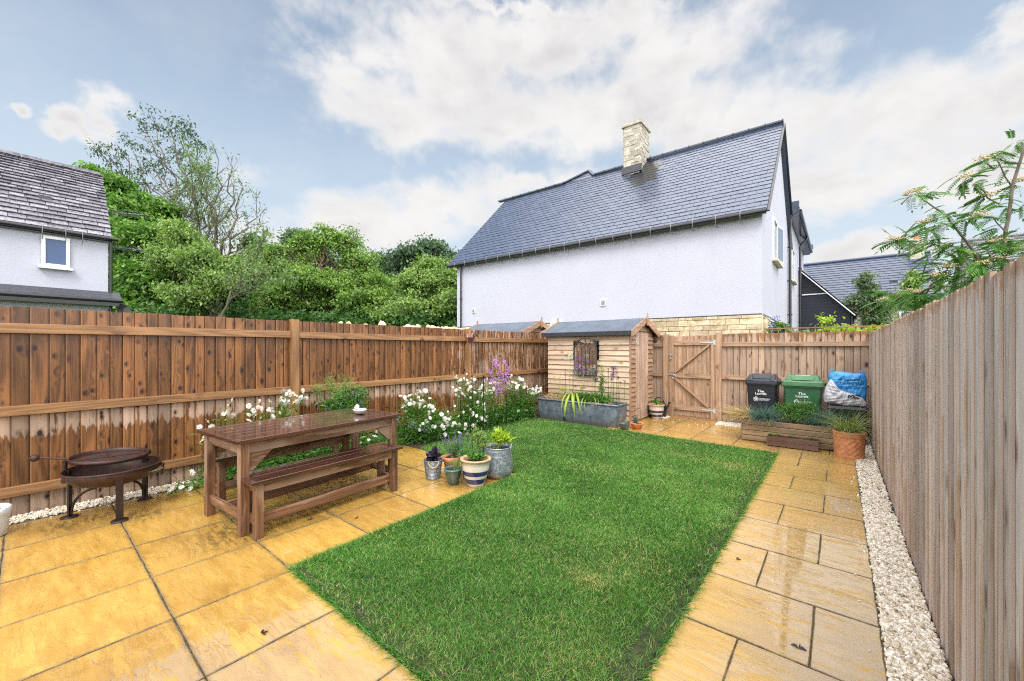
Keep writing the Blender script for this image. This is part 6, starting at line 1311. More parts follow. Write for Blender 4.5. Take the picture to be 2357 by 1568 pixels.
# small pots by the trough, far striped pot, watering can
A = gp(1437,991); c1 = A[:2]+unit(A[:2])*.05; pot('round_pot', 'small dark grey round pot at the right end of the trough', c1, [(0,0),(.055,0),(.085,.04),(.098,.085),(.094,.115),(.098,.12),(.09,.122),(.084,.09)], [MT['glaze grey']], 0, .10, .088); b3 = np.array([*c1, .10])
bushy('sedum', 'pale grey succulent in the small dark round pot', 'plant', b3, [(b3[0]+.03, b3[1]+.02, .135, .045, .045, .035)], 'grey leaf', 120, (.015,.03), (.012,.018), up=.6, stems=0, tone=(.7,.2))
A = gp(1466,989); c2 = A[:2]+unit(A[:2])*.07; pot('terracotta_bowl', 'shallow terracotta bowl beside the small dark round pot', c2, [(0,0),(.06,0),(.10,.06),(.12,.085),(.125,.10),(.135,.105),(.13,.118),(.115,.118),(.108,.09)], [MT['terracotta']], 0, .10, .11); b3 = np.array([*c2, .10])
mb = MB(); tuft(mb, b3+[-.04, .04, 0], 90, (.10, .24), (.004, .006), .5, .3, (.3, .2), rr=.02); one('thrift', 'narrow upright grassy leaves in the terracotta bowl', 'grass plant', b3, mb, 'fescue')
A = gp(1511,965); c3 = A[:2]+unit(A[:2])*.08; striped('cream pot with navy stripes in the corner between shed and gate', c3, 1.0); b3 = np.array([*c3, .26])
bushy('hydrangea_cutting', 'young plant with rounded bright green leaves in the corner striped pot', 'plant', b3, [(b3[0]-.04, b3[1], .37, .07, .07, .06), (b3[0]+.08, b3[1], .33, .05, .05, .04)], 'sycamore leaf', 44, (.05,.08), (.04,.055), tone=(.75,.2), up=.4, stems=10)
WC = thing('watering_can', 'black plastic watering can behind the striped pot by the gate', 'watering can', (c3[0]-.02, c3[1]+.27, 0)); mb = MB(); lathe(mb, [(0,0),(.12,0),(.125,.02),(.12,.28),(.09,.33),(.05,.34)], 24, sx=1.1); mb.build('body', MT['black plastic'] if 'black plastic' in MT else MT['black gutter'], WC)
mb = MB(); tube(mb, [(.10,0,.10),(.16,0,.22),(.21,0,.33)], [.03,.02,.018], 8); lathe(mb, [(.018,.32),(.035,.35)], 12, (.21,0,0)); mb.build('spout', MT['black gutter'], WC); mb = MB(); th = np.linspace(0, PI, 12); tube(mb, [(-.02+.11*math.cos(a), 0, .31+.12*math.sin(a)) for a in th], .012, 7); mb.build('handle', MT['black gutter'], WC)
# white pot at the left edge
A = gp(-14, 1240); cw = (-5.33, -.21); pot('stoneware_pot', 'speckled white stoneware pot at the left edge of the patio', cw, [(0,0),(.105,0),(.112,.01),(.122,.12),(.130,.175),(.132,.18),(.134,.225),(.125,.232),(.108,.23),(.104,.2)], [MT['stoneware'], MT['stoneware']], [0]*4+[1]*5, .19, .108)
# basket weave terracotta pot
def basketpot():
    c = (.118, 7.34); T = thing('basket_weave_pot', 'big round terracotta pot with a basket weave pattern by the right fence', 'plant pot', (*c, 0)); n = 90; m_ = 40; R0 = .168; V = []
    for i in range(m_):
        z = i/(m_-1)*.34
        for j in range(n):
            a = 2*PI*j/n; r = R0*(.93+.07*math.sin(min(1, z/.3)*PI*.5)); 
            if .035 < z < .295:
                k = 14; u_ = (a/(2*PI)*k+z/.075) % 1; v_ = (a/(2*PI)*k-z/.075) % 1; r += .006*max(0, 1-abs(u_-.5)*5)+.006*max(0, 1-abs(v_-.5)*5)
            elif z <= .035: r += .008
            else: r += .012
            V.append((r*math.cos(a), r*math.sin(a), z))
    F = [[i*n+j, i*n+(j+1) % n, (i+1)*n+(j+1) % n, (i+1)*n+j] for i in range(m_-1) for j in range(n)]; mb = MB(); mb.add(V, F, 1, smooth=True); lathe(mb, [(.180,.34),(.186,.35),(.182,.365),(.16,.365),(.155,.33)], n); mb.build('pot', MT['terracotta weave'], T); mb = MB(); disc(mb, .157, .335); mb.build('soil', MT['soil'], T)
    b3 = np.array([*c, .335]); mb = MB(); tuft(mb, b3, 460, (.30, .62), (.004, .007), 1.05, .95, (.45, .3), rr=.05, seg=6); one('feather_grass', 'arching green and buff feather grass in the basket weave pot', 'grass plant', b3, mb, 'soft grass')
    mb = MB()
    for k in range(5):
        p = b3+np.array([rnd(-.12, .1), rnd(-.1, .1), rnd(.28, .42)]); tube(mb, [b3, (b3+p)/2+[.01, 0, .02], p], .002, 4, tone=.4); q = p+RNG.normal(size=(8, 3))*[.03, .03, .04]; [mb.add(IV1*.006+x, IF1, .6, smooth=True) for x in q]
    one('seed_stems', 'thin stems with small bud clusters rising from the basket weave pot', 'plant', b3, mb, 'rosemary')
m, t, o = newmat('terracotta weave'); n_ = t.noise(t.obj(), 9, 5, .7); c = t.mix(t.step(n_, .35, .65), (.46,.17,.07), (.66,.29,.14)); principled(t, o, c, .6, t.bump(t.noise(t.obj(), 60, 4), .3, .004)); MT['terracotta weave'] = m
basketpot()
# raised timber planter ---------------------------------------------------------
def planter():
    b = np.array([-.65, 7.84, 0]); T = thing('timber_planter', 'long raised planter of weathered timber boards in front of the bins', 'planter', tuple(b)); X0, X1, Y0, Y1 = -1.25, -.045, 7.61, 8.08
    for nm, rg in (('front_boards', (X0, X1, Y0, 0)), ('back_boards', (X0, X1, Y1, 0))):
        mb = MB()
        for k in range(4): z = .012+k*.086; bx(mb, (X0, rg[2]-.018, z), (X1, rg[2]+.018, z+.080))
        local(mb, b).build(nm, MT['planter timber'], T, bevel=.006)
    for xx in (X0+.018, X1-.018):
        mb = MB()
        for k in range(4): z = .012+k*.086; bx(mb, (xx-.018, Y0+.02, z), (xx+.018, Y1-.02, z+.080))
        local(mb, b).build('end_boards', MT['planter timber'], T, bevel=.006)
    mb = MB(); bx(mb, (X0+.03, Y0+.02, .02), (X1-.03, Y1-.02, .31), tone=1); local(mb, b).build('soil', MT['soil'], T)
    mb = MB(); bx(mb, (X0-.008, Y0-.025, 0), (X0+.0, Y0+.04, .352)); local(mb, b).build('corner_trim', MT['planter timber'], T)
planter()
def gr(name, label, cs, n, L, w, mat, spread, droop, tone, lean=(0,0,0), rr=.05):
    c = np.mean(np.array(cs), 0); mb = MB()
    for q in cs: tuft(mb, q, n, L, w, spread, droop, tone, rr=rr, lean=lean, seg=6)
    return one(name, label, 'grass plant', c, mb, mat)
gr('feather_grass', 'straw coloured drooping grass at the left corner of the timber planter', [(-1.20,7.84,.33),(-1.15,7.75,.33)], 260, (.26,.48), (.004,.007), 'straw', .9, .95, (.6,.3), (-.5,-.25,0))
gr('blue_fescue', 'blue grey fescue tuft spilling over the left half of the planter', [(-.97,7.75,.33),(-.87,7.80,.33),(-.93,7.70,.33)], 340, (.24,.46), (.005,.008), 'fescue', 1.2, .7, (.5,.25), (0,-.25,0))
gr('dead_fescue', 'brown dead grass hanging over the planter front under the blue fescue', [(-.88,7.62,.34)], 70, (.10,.2), (.004,.007), 'straw', .8, 1.2, (.2,.2), (.1,-.7,0), rr=.04)
gr('blue_fescue', 'blue grey fescue tuft at the right end of the planter by the basket weave pot', [(-.25,7.80,.33),(-.15,7.72,.33)], 330, (.24,.48), (.005,.008), 'fescue', 1.4, .6, (.35,.25), (.05,-.15,0))
T, P = bushy('rosemary_bush', 'dense bright green lavender bush in the middle of the planter', 'shrub', (-.55,7.85,.33), [(-.70,7.82,.50,.18,.18,.17),(-.40,7.84,.55,.22,.18,.20),(-.52,7.69,.43,.27,.13,.11)], 'rosemary', 4600, (.03,.075), (.006,.012), tone=(.5,.25), up=1.0, stems=14)
mb = MB()
for k in range(9): p = np.array([rnd(-.75, -.45), rnd(7.60, 7.68), rnd(.38, .46)]); ribbons(mb, p, unit((rnd(-1, 1), -.3, rnd(.2, 1))), rnd(.04, .09), .008, (0, 0, -.3), seg=3, prof='leaf', tone=rnd(.5, 1), side=RV)
one('withered_leaves', 'a few cream withered leaves among the lavender in the planter', 'plant', (-.6, 7.64, .33), mb, 'straw')
# seedling crate --------------------------------------------------------------
b = np.array([-.545, 7.47, 0]); T = thing('seedling_crate', 'dark low wooden crate with strawberry seedlings in front of the planter', 'crate', tuple(b)); X0, X1, Y0, Y1 = -.865, -.225, 7.385, 7.575
for nm, (a, c) in {'front_board': ((X0, Y0, 0), (X1, Y0+.012, 0)), 'back_board': ((X0, Y1-.012, 0), (X1, Y1, 0)), }.items():
    mb = MB(); bx(mb, (a[0], a[1], .012), (c[0], c[1], .082)); bx(mb, (a[0], a[1], .086), (c[0], c[1], .158)); local(mb, b).build(nm, MT['crate timber'], T, bevel=.002)
for xx in (X0, X1-.014): mb = MB(); bx(mb, (xx-.002, Y0-.004, .005), (xx+.016, Y1+.004, .162)); local(mb, b).build('end_board', MT['crate timber'], T, bevel=.002)
mb = MB(); bx(mb, (X0+.01, Y0+.01, .01), (X1-.01, Y1-.01, .13), tone=1); local(mb, b).build('soil', MT['soil'], T)
for i, x in enumerate((-.81, -.74, -.56, -.33)):
    lb = ['leftmost', 'second from the left', 'middle', 'rightmost'][i]; bushy('strawberry_seedling', lb+' strawberry seedling in the low dark crate', 'seedling', (x, 7.48, .13), [(x, 7.47, .165, .035, .03, .02)], 'sycamore leaf', 22, (.02,.04), (.018,.028), tone=(.65,.2), grp='strawberry seedlings in the crate', up=.5, stems=4)
# ---------------------------------------------------------------- bins and bags
def roundbox(mb, x, y, z0, z1, w0, d0, w1, d1, r=.05, n=6, cap=True, mat=0, segs=1):
    rings = []
    for (w, d, z) in ((w0, d0, z0), (w1, d1, z1)):
        P = []
        for sx, sy, a0 in ((1, 1, 0), (-1, 1, PI/2), (-1, -1, PI), (1, -1, 1.5*PI)):
            for a in np.linspace(a0, a0+PI/2, n): P.append((x+sx*(w/2-r)+r*math.cos(a), y+sy*(d/2-r)+r*math.sin(a), z))
        rings.append(P)
    m_ = len(rings[0]); V = rings[0]+rings[1]; F = [[j, (j+1) % m_, m_+(j+1) % m_, m_+j] for j in range(m_)]
    if cap: F += [list(range(m_))[::-1], [m_+j for j in range(m_)]]
    mb.add(V, F, 1, mat); return mb
def text(body, size, loc, mat, parent, name='lettering', off=.0, font_w=0., rot=(R(90), 0, 0), align='CENTER', ext=.0008, warp=None, sx=1.):
    cu = bpy.data.curves.new(name, 'FONT'); cu.body = body; cu.size = size; cu.align_x = align; cu.extrude = ext; cu.offset = font_w; cu.space_line = .85
    ob = bpy.data.objects.new(name, cu); COL.objects.link(ob); dg = bpy.context.evaluated_depsgraph_get(); dg.update(); me = bpy.data.meshes.new_from_object(ob.evaluated_get(dg)); bpy.data.objects.remove(ob)
    Mx = Matrix.Translation(loc) @ Matrix.Rotation(rot[2], 4, 'Z') @ Matrix.Rotation(rot[0], 4, 'X') @ Matrix.Diagonal((sx, 1, 1, 1)); me.transform(Mx)
    if warp:
        for v in me.vertices: v.co = warp(v.co)
    me.materials.clear(); me.materials.append(MT[mat]); o_ = bpy.data.objects.new(name, me); COL.objects.link(o_); o_.parent = parent; return o_
plain('print white', (.72,.74,.76), .6, usetone=False); plain('bin black', (.012,.014,.024), .38, nscale=6, namt=.25, bumpn=200, bumps=.15); plain('bin green', (.030,.125,.055), .4, nscale=6, namt=.2, bumpn=200, bumps=.15); plain('bin green lid', (.065,.19,.085), .4, nscale=6, namt=.2); plain('bin black lid', (.022,.025,.040), .35, nscale=6, namt=.2, coat=.2)
plain('label white', (.6,.66,.6), .5, usetone=False); plain('tyre', (.012,.012,.012), .8)
def bin_(label, x, y, w, d, mb_, ml, big=True):
    T = thing('wheelie_bin', label, 'wheelie bin', (x, y, 0), 0, 'wheelie bins against the back fence'); mb = MB(); roundbox(mb, 0, 0, .03, .90, w*.74, d*.70, w*.90, d*.88, .035); roundbox(mb, 0, 0, .86, .905, w*.95, d*.94, w*.96, d*.95, .04); bd = mb.build('body', MT[mb_], T)
    mb = MB(); roundbox(mb, 0, 0, .885, .925, w, d, w, d, .045); roundbox(mb, 0, 0, .925, .945, w*.975, d*.975, w*.965, d*.965, .045); roundbox(mb, 0, 0, .945, .975, w*.985, d*.985, w*.94, d*.93, .045)
    roundbox(mb, 0, .03, .975, 1.055, w*.84, d*.80, w*.72, d*.60, .03)
    for s in (-1, 1): roundbox(mb, s*w*.33, -d*.36, .95, 1.045, w*.16, .16, w*.10, .08, .015)
    ld = mb.build('lid', MT[ml], T, bevel=.004)
    mb = MB(); bx(mb, (-w*.24, -d*.5+.028, .962), (w*.24, -d*.30, .985), tone=1); mb.build('lid_handle_recess', MT['dark gap'], ld)
    mb = MB(); tube(mb, [(-w*.38, d*.52, .90), (w*.38, d*.52, .90)], .016, 8); mb.build('handle_bar', MT[mb_], T)
    for s in (-1, 1): mb = MB(); tube(mb, [(s*w*.40, d*.36, .10), (s*w*.40+s*.05, d*.36, .10)], .10, 18); mb.build('wheel', MT['tyre'], T)
    yf = lambda z: -(d*.70+(d*.88-d*.70)*(z-.03)/.87)/2-.003
    wf = lambda co: Vector((co.x, yf(co.z)+(co.y-0), co.z))
    wp_ = lambda co: Vector((co.x, yf(co.z)+co.y*1.0, co.z))
    dx = -.005 if big else -.01
    text('The', .060, (dx+.0, 0, .735), 'print white', bd, font_w=.0013, warp=wp_, sx=1.1); text('Laurels', .056, (dx, 0, .692), 'print white', bd, font_w=.0013, warp=wp_, sx=1.1)
    text('COTSWOLD', .030, (dx-.03, 0, .605), 'print white', bd, warp=wp_, align='LEFT', font_w=.0006); text('DISTRICT COUNCIL', .0165, (dx-.03, 0, .586), 'print white', bd, warp=wp_, align='LEFT', font_w=.0003)
    mb = MB(); cx = dx-.075   # crest: shield with supporters
    for P in ([(-.02,.025),(.02,.025),(.022,-.005),(0,-.03),(-.022,-.005)], [(-.012,.03),(.012,.03),(.016,.045),(.006,.038),(0,.05),(-.006,.038),(-.016,.045)], [(-.036,.02),(-.026,.028),(-.026,-.02),(-.036,-.012)], [(.026,.028),(.036,.02),(.036,-.012),(.026,-.02)], [(-.034,-.03),(-.03,-.038),(.03,-.038),(.034,-.03),(.0,-.034)]):
        mb.add([(cx+a, yf(.612+c)-.002, .612+c) for a, c in P], [list(range(len(P)))], 1)
    mb.build('crest', MT['print white'], bd)
    mb = MB()   # lines inside the shield
    for P in ([(-.016,.018),(.016,.018),(.016,.014),(-.016,.014)], [(-.002,.012),(.002,.012),(.002,-.022),(-.002,-.022)], [(-.016,.006),(.016,.006),(.016,.002),(-.016,.002)]): mb.add([(cx+a, yf(.612+c)-.004, .612+c) for a, c in P], [list(range(len(P)))], 1)
    mb.build('crest_lines', MT[mb_], bd)
    return T, ld
bin_('black wheelie bin with white lettering, left of the green one', -1.075, 8.66, .52, .56, 'bin black', 'bin black lid', False)
Tg, ldg = bin_('green wheelie bin with white lettering, between the black bin and the bags', -.475, 8.69, .585, .70, 'bin green', 'bin green lid')
mb = MB(); bx(mb, (-.10, -.12, 1.056), (.10, -.02, 1.058), tone=1); mb.build('label', MT['label white'], ldg)
RB = thing('recycling_box', 'black lidded recycling box under the blue and grey bags', 'box', (.11, 8.50, 0)); mb = MB(); roundbox(mb, 0, 0, 0, .56, .44, .36, .48, .42, .03); mb.build('box', MT['bin black'], RB); mb = MB(); roundbox(mb, 0, 0, .56, .60, .52, .46, .50, .44, .03); mb.build('lid', MT['bin black lid'], RB)
def fabric(name, col, shade):
    m, t, o = newmat(name); n = t.noise(t.obj(), 9, 6, .65, .8); v = t.voro(t.obj(), 14, 'F1'); c = t.mix(t.step(n, .3, .7), shade, col); principled(t, o, c, .33, t.bump(t.math('ADD', n, t.math('MULTIPLY', v, .5)), .6, .018), Coat_Weight=.3); MT[name] = m
fabric('blue woven bag', (.05,.37,.76), (.018,.21,.55)); fabric('grey woven bag', (.60,.60,.65), (.44,.44,.49)); plain('print dark', (.006,.02,.09), .6, usetone=False); plain('print black', (.006,.006,.008), .5, usetone=False)
def pillow(mb, outline, cy, thick, n=90, m=22, crease=.010, seed=3, back=True):
    """inflated bag: outline in (x, z), bulging in -y/+y; returns front surface function"""
    O = np.array(outline, float); c = O.mean(0); seg = np.r_[O, O[:1]]; dl = np.r_[0, np.cumsum(np.linalg.norm(np.diff(seg, axis=0), axis=1))]; s = np.linspace(0, dl[-1], n, endpoint=False)
    P = np.c_[np.interp(s, dl, seg[:, 0]), np.interp(s, dl, seg[:, 1])]
    P = (P+np.roll(P, 1, 0)+np.roll(P, -1, 0))/3
    def cr(x, z): return crease*(np.sin(31*x+9*np.sin(17*z+seed))+np.sin(43*z+7*np.sin(23*x+seed*2))+.8*np.sin(60*x-47*z+seed)+1.2*np.sin(13*x+21*z+seed))*.5
    V = []
    for side in (-1, 1):
        for k in range(m):
            f = 1-k/m if side == -1 else k/m
            if side == 1 and k == 0: f = .02
            q = c+(P-c)*f; r = f; y = cy+side*thick*np.sqrt(np.maximum(0, 1-r**3.2))*.5; y = y+cr(q[:, 0], q[:, 1])*np.minimum(1, (1-r)*6)*(-1 if side < 0 else 1); 
            V.append(np.c_[q[:, 0], y, q[:, 1]])
    if True:
        order = [V[k] for k in range(m-1, -1, -1)]  # centre -> rim on the front
        # front: centre..rim, then back rim..centre
        back_ = [V[m+k] for k in range(m-1, -1, -1)]; rings = order+back_; A = np.vstack(rings); F = []
        for i in range(len(rings)-1):
            for j in range(n): F.append([i*n+j, (i+1)*n+j, (i+1)*n+(j+1) % n, i*n+(j+1) % n])
        mb.add(A, F, 1, smooth=True); mb.add(A[:n], [list(range(n))], 1)
    def front(x, z):
        d = np.array([x, z])-c; L = np.linalg.norm(d); u = d/(L+1e-9); pr = (P-c)@u; pp = np.abs((P-c)@np.array([-u[1], u[0]])); k = np.where(pr > 0, pp, 9).argmin(); Rr_ = np.linalg.norm(P[k]-c); f = min(.98, L/Rr_)
        return cy-thick*math.sqrt(max(0, 1-f**3.2))*.5-float(cr(np.array(x), np.array(z)))*min(1, (1-f)*6)*1
    return front
BB = thing('recycling_bag', 'bright blue woven bag printed for cardboard, standing by the right fence', 'bag', (.11, 8.55, .6)); mb = MB()
fr = pillow(mb, [(-.235,.02),(-.245,.25),(-.24,.50),(-.17,.555),(-.05,.545),(.10,.525),(.215,.535),(.25,.44),(.245,.2),(.22,.02)], 0, .20, crease=.008); bb = mb.build('bag', MT['blue woven bag'], BB)
for (x, z) in ((-.185, .53), (.19, .515)):
    mb = MB(); th = np.linspace(0, PI, 12); tube(mb, [(x+.035*math.cos(a), -.01, z+.05*math.sin(a)) for a in th], .009, 6); mb.build('handle', MT['blue woven bag'], BB)
w_ = lambda co: Vector((co.x, fr(co.x, co.z)-.003+co.y, co.z))
for (s_, z, bd_) in (('USE THIS BAG FOR', .405, .036), ('CARDBOARD', .345, .056), ('CARDBOARD MUST BE INSIDE THE', .300, .0205), ('BAG BY 7AM TO BE COLLECTED', .276, .0205)): text(s_, bd_, (.035, 0, z), 'print dark', bb, font_w=.0006 if bd_ > .03 else .0002, warp=w_)
GB = thing('recycling_bag', 'crumpled grey white woven sack slumped in front of the blue bag', 'bag', (.09, 8.36, .6)); mb = MB()
fr2 = pillow(mb, [(-.27,.03),(-.285,.15),(-.26,.28),(-.22,.38),(-.185,.43),(-.15,.40),(-.13,.33),(-.06,.255),(.03,.225),(.12,.20),(.21,.15),(.265,.06),(.255,.012),(0,-.005)], 0, .28, crease=.011, seed=8); gb = mb.build('bag', MT['grey woven bag'], GB)
w2 = lambda co: Vector((co.x, fr2(co.x, co.z)-.004+co.y, co.z))
def patch(x0, z0, x1, z1, mat, nm, parent, n=8, off=.003):
    mb = MB(); xs = np.linspace(x0, x1, n+1); zs = np.linspace(z0, z1, 4); V = [(x, fr2(x, z)-off, z) for z in zs for x in xs]; F = [[i*(n+1)+j, i*(n+1)+j+1, (i+1)*(n+1)+j+1, (i+1)*(n+1)+j] for i in range(3) for j in range(n)]; mb.add(V, F, 1); return mb.build(nm, MT[mat], parent)
lab = patch(.03, .145, .175, .197, 'print black', 'label', gb, 10, .006)
mb = MB(); th = np.linspace(.5, 2*PI-.3, 16); V = []; 
for a in th:
    for r_ in (.014, .020): x, z = .062+r_*math.cos(a), .171+r_*math.sin(a); V.append((x, fr2(x, z)-.009, z))
mb.add(V, [[2*i, 2*i+1, 2*i+3, 2*i+2] for i in range(15)], 1); P = [(.076,.165),(.092,.172),(.080,.182)]; mb.add([(x, fr2(x, z)-.009, z) for x, z in P], [[0,1,2]], 1)
for (z, l) in ((.178, .05), (.163, .055)): mb.add([(x, fr2(x, zz_)-.009, zz_) for x, zz_ in ((.105, z), (.105+l, z), (.105+l, z+.007), (.105, z+.007))], [[0,1,2,3]], 1)
mb.build('recycle_symbol', MT['print white'], lab)
# ---------------------------------------------------------------- table and benches
def furn(kind, label, c, rz, Lg, Wd, H_, leg, cat, brd=.085, side=.065, nsl=5, ap=.085, low=.12, group=None):
    T = thing(kind, label, cat, (*c, 0), rz, group); hw, hl = Wd/2, Lg/2; th = .030; zt_ = H_-th
    mb = MB()
    for s in (-1, 1): box(mb, (0, s*(hl-brd/2), H_-th/2), (Wd-2*side-.004, brd, th), jit=.12); box(mb, (s*(hw-side/2), 0, H_-th/2), (side, Lg, th), jit=.12)
    iw = Wd-2*side; g = .012; w = (iw-g*(nsl+1))/nsl
    for k in range(nsl): x = -iw/2+g+w/2+k*(w+g); box(mb, (x, 0, H_-th/2-.002), (w, Lg-2*brd-.012, th-.004), jit=.3)
    mb.build('top', MT['table top'], T, bevel=.004)
    ix, iy = hw-.035-leg/2, hl-.045-leg/2
    for sx in (-1, 1):
        for sy in (-1, 1): mb = MB(); box(mb, (sx*ix, sy*iy, zt_/2), (leg, leg, zt_), jit=.1); mb.build('leg', MT['table frame'], T, bevel=.004)
    for sx in (-1, 1): mb = MB(); box(mb, (sx*(ix+.008), 0, zt_-ap/2-.001), (.022, 2*iy-leg, ap), jit=.1); mb.build('apron', MT['table frame'], T, bevel=.002)
    for sy in (-1, 1):
        mb = MB(); box(mb, (0, sy*(iy+.006), zt_-ap/2-.001), (2*ix-leg, .022, ap), jit=.1); mb.build('apron', MT['table frame'], T, bevel=.002)
        mb = MB(); box(mb, (0, sy*iy, low+.035), (2*ix-leg, .028, .075), jit=.1); mb.build('end_rail', MT['table frame'], T, bevel=.002)
    mb = MB(); sx_ = .0 if kind == 'table' else ix*.55; box(mb, (sx_, 0, low+.035), (.026, 2*iy-.03, .085), jit=.1); mb.build('stretcher', MT['table frame'], T, bevel=.002)
    if kind == 'table':
        for sx in (-1, 1):
            for sy in (-1, 1):
                mb = MB(); x = sx*(ix+.0); y = sy*(iy-leg/2); z = zt_-ap; prism(mb, [(y, z), (y, z-.15), (y-sy*.03, z-.15), (y-sy*.19, z-.0)], 0, x-.011, x+.011, tone=rnd(.85, 1.1)); mb.build('brace', MT['table frame'], T)
    mb = MB()
    for sy in (-1, 1):
        for sx in (-1, 1):
            for z in (zt_-.03, low+.03): tube(mb, [(sx*(ix), sy*(iy+leg/2-.001), z), (sx*ix, sy*(iy+leg/2+.002), z)], .005, 8)
    mb.build('screws', MT['bracket grey'], T)
    return T
TB = furn('table', 'dark wet slatted wooden table on the patio', (-4.185, 1.845), R(5.0), 1.66, .83, .79, .068, 'table', ap=.095)
BN = furn('bench', 'wooden slatted bench pushed in along the lawn side of the table', (-3.765, 1.835), R(3.4), 1.47, .35, .475, .062, 'bench', brd=.07, side=.07, nsl=2, ap=.08, low=.10, group='benches at the table')
copytree(BN, (-4.80, 1.85, 0), R(184.5), 'wooden slatted bench on the fence side of the table', 'benches at the table')
# bird dish
b = gp(828, 952, .79); T = thing('bird_dish', 'small white oval dish with two little doves on the table', 'dish', tuple(b), R(-12)); 
def oval(mb, prof, sx=1.45): lathe(mb, prof, 30, sx=sx)
mb = MB(); oval(mb, [(0,0),(.04,0),(.062,.018),(.070,.042),(.073,.046),(.069,.049),(.064,.044),(.055,.02),(0,.014)]); mb.build('dish', MT['dish white'], T)
for (x, y, a) in ((-.075, -.01, 2.6), (-.02, -.025, .3)):
    mb = MB(); V = IV*np.array([.034, .020, .020]); V[:, 2] += .01*(V[:, 0] < -.01); Rm = rotz(a); mb.add(V@Rm.T+[x, y, .064], IF, 1, smooth=True); h = Rm@np.array([.028, 0, .022])+[x, y, .064]; mb.add(IV1*.012+h, IF1, 1, smooth=True); tl_ = Rm@np.array([-.045, 0, .004])+[x, y, .064]; tube(mb, [Rm@np.array([-.02, 0, 0])+[x, y, .064], tl_], [.014, .006], 7); bk = h+Rm@np.array([.018, 0, -.002]); tube(mb, [h+Rm@np.array([.009,0,0]), bk], [.004, .001], 5); mb.build('dove', MT['dish white'], T)
# ---------------------------------------------------------------- fire pit
c = np.array([-5.235, .52]); T = thing('fire_pit', 'rusty steel bowl fire pit with a long handled grill tray by the left fence', 'fire pit', (*c, 0)); R0 = .335; rz_ = .43
prof = [(R0*math.sin(a), rz_-.005-.165*math.cos(a)) for a in np.linspace(0, PI/2, 14)]; inn = [((R0-.008)*math.sin(a), rz_-.003-.155*math.cos(a)) for a in np.linspace(PI/2, 0, 14)]
mb = MB(); lathe(mb, prof+inn, 56); mb.build('bowl', MT['rust'], T); mb = MB(); th = np.linspace(0, 2*PI, 60, endpoint=False); tube(mb, np.c_[R0*np.cos(th), R0*np.sin(th), np.full(60, rz_)], .008, 8, closed=True); mb.build('rim', MT['rust'], T)
for px, py in ((152,1192), (275,1199), (345,1145)):
    g = gp(px, py)[:2]-c; a = math.atan2(g[1], g[0]); e = np.array([math.cos(a), math.sin(a)]); tq = np.array([-e[1], e[0]]); rr_ = np.linalg.norm(g); Mx = rotz(a)
    mb = MB(); rL = .31; tp = .395; box(mb, (e[0]*rL, e[1]*rL, rz_/2+.0), (.012, .05, rz_-.005), Mx, tone=.45); 
    A = [np.array([*(e*(rL-.01-.17*(1-math.cos(q)))), .03+.21*math.sin(q)]) for q in np.linspace(0, PI/2, 9)]
    for a1, a2 in zip(A[:-1], A[1:]): beam(mb, a1, a2, .028, .009, up=(tq[0], tq[1], 0), tone=.45) if False else tube(mb, [a1, a2], .011, 6, tone=.35)
    lathe(mb, [(0, .012), (.055, .012), (.06, .004), (.06, 0)], 20, (*(e*rL), 0), tone=.6); mb.build('leg', MT['rust'], T)
for px, py in ((162, 1112), (371, 1048)):
    a = 3.95 if px < 200 else 1.25; e = np.array([math.cos(a), math.sin(a), 0]); tq = np.array([-e[1], e[0], 0]); mb = MB(); ctr = e*(R0+.008)+np.array([0, 0, rz_-.075]); th = np.linspace(0, 2*PI, 20, endpoint=False); tube(mb, [ctr+tq*.045*math.cos(q)+np.array([0, 0, .05*math.sin(q)]) for q in th], .008, 7, closed=True); tube(mb, [e*(R0-.01)+np.array([0,0,rz_-.035]), e*(R0+.02)+np.array([0,0,rz_-.025])], .012, 7); mb.build('ring_handle', MT['rust'], T)
b = np.array([-5.30, .50, .50]); G_ = thing('grill_tray', 'round rusty grill tray with a ball-ended handle resting on the fire pit', 'grill', tuple(b)); G_.rotation_euler = (R(-2), R(2), 0); mb = MB(); rg = .27
lathe(mb, [(rg-.006, .0), (rg, 0), (rg, .034), (rg-.006, .034), (rg-.006, .0)], 56); lathe(mb, [(rg, .002), (rg*.72, .004)], 56); mb.build('tray', MT['rust'], G_)
mb = MB()
for x in np.arange(-.19, .195, .02): hl = math.sqrt(max(0, (.205)**2-x*x)); tube(mb, [(x, -hl, .006), (x, hl, .006)], .0035, 5)
bx(mb, (-.2, -.012, .008), (.2, .012, .014)); bx(mb, (-.012, -.2, .0095), (.012, .2, .0155)); mb.build('grate', MT['rust'], G_)
kb = xp(86, 1059, -5.42)-b; mb = MB(); tube(mb, [(-.06, -rg+.01, .02), (kb[0], kb[1], kb[2]+.0)], [.008, .009], 8); mb.add(IV*.033+np.array(kb)-[0, .02, 0], IF, 1, smooth=True); mb.build('handle', MT['rust'], G_)
mb = MB(); bx(mb, (-.02, rg-.004, .0), (.045, rg+.012, .036), tone=1); mb.build('bracket', MT['black iron'], G_)
mb = MB(); tube(mb, [(-5.40-b[0]+.0, .22-b[1], -.2), (-5.40-b[0], .22-b[1], .0)], .018, 8); mb.build('support_peg', MT['rust'], G_)
b = np.array([-5.10, .60, .30]); FW = thing('kindling', 'split grey sticks lying in the rusty fire pit bowl', 'firewood', tuple(b)); 
for k in range(16):
    a = rnd(.9, 1.9); L = rnd(.10, .34); d = np.array([math.cos(a), math.sin(a), rnd(-.05, .22)])*L/2; q = np.array([rnd(-.10, .12), rnd(-.12, .16), rnd(.0, .07)]); mb = MB(); beam(mb, q-d, q+d, rnd(.015, .03), rnd(.008, .016)); mb.build('stick', MT['firewood'], FW)
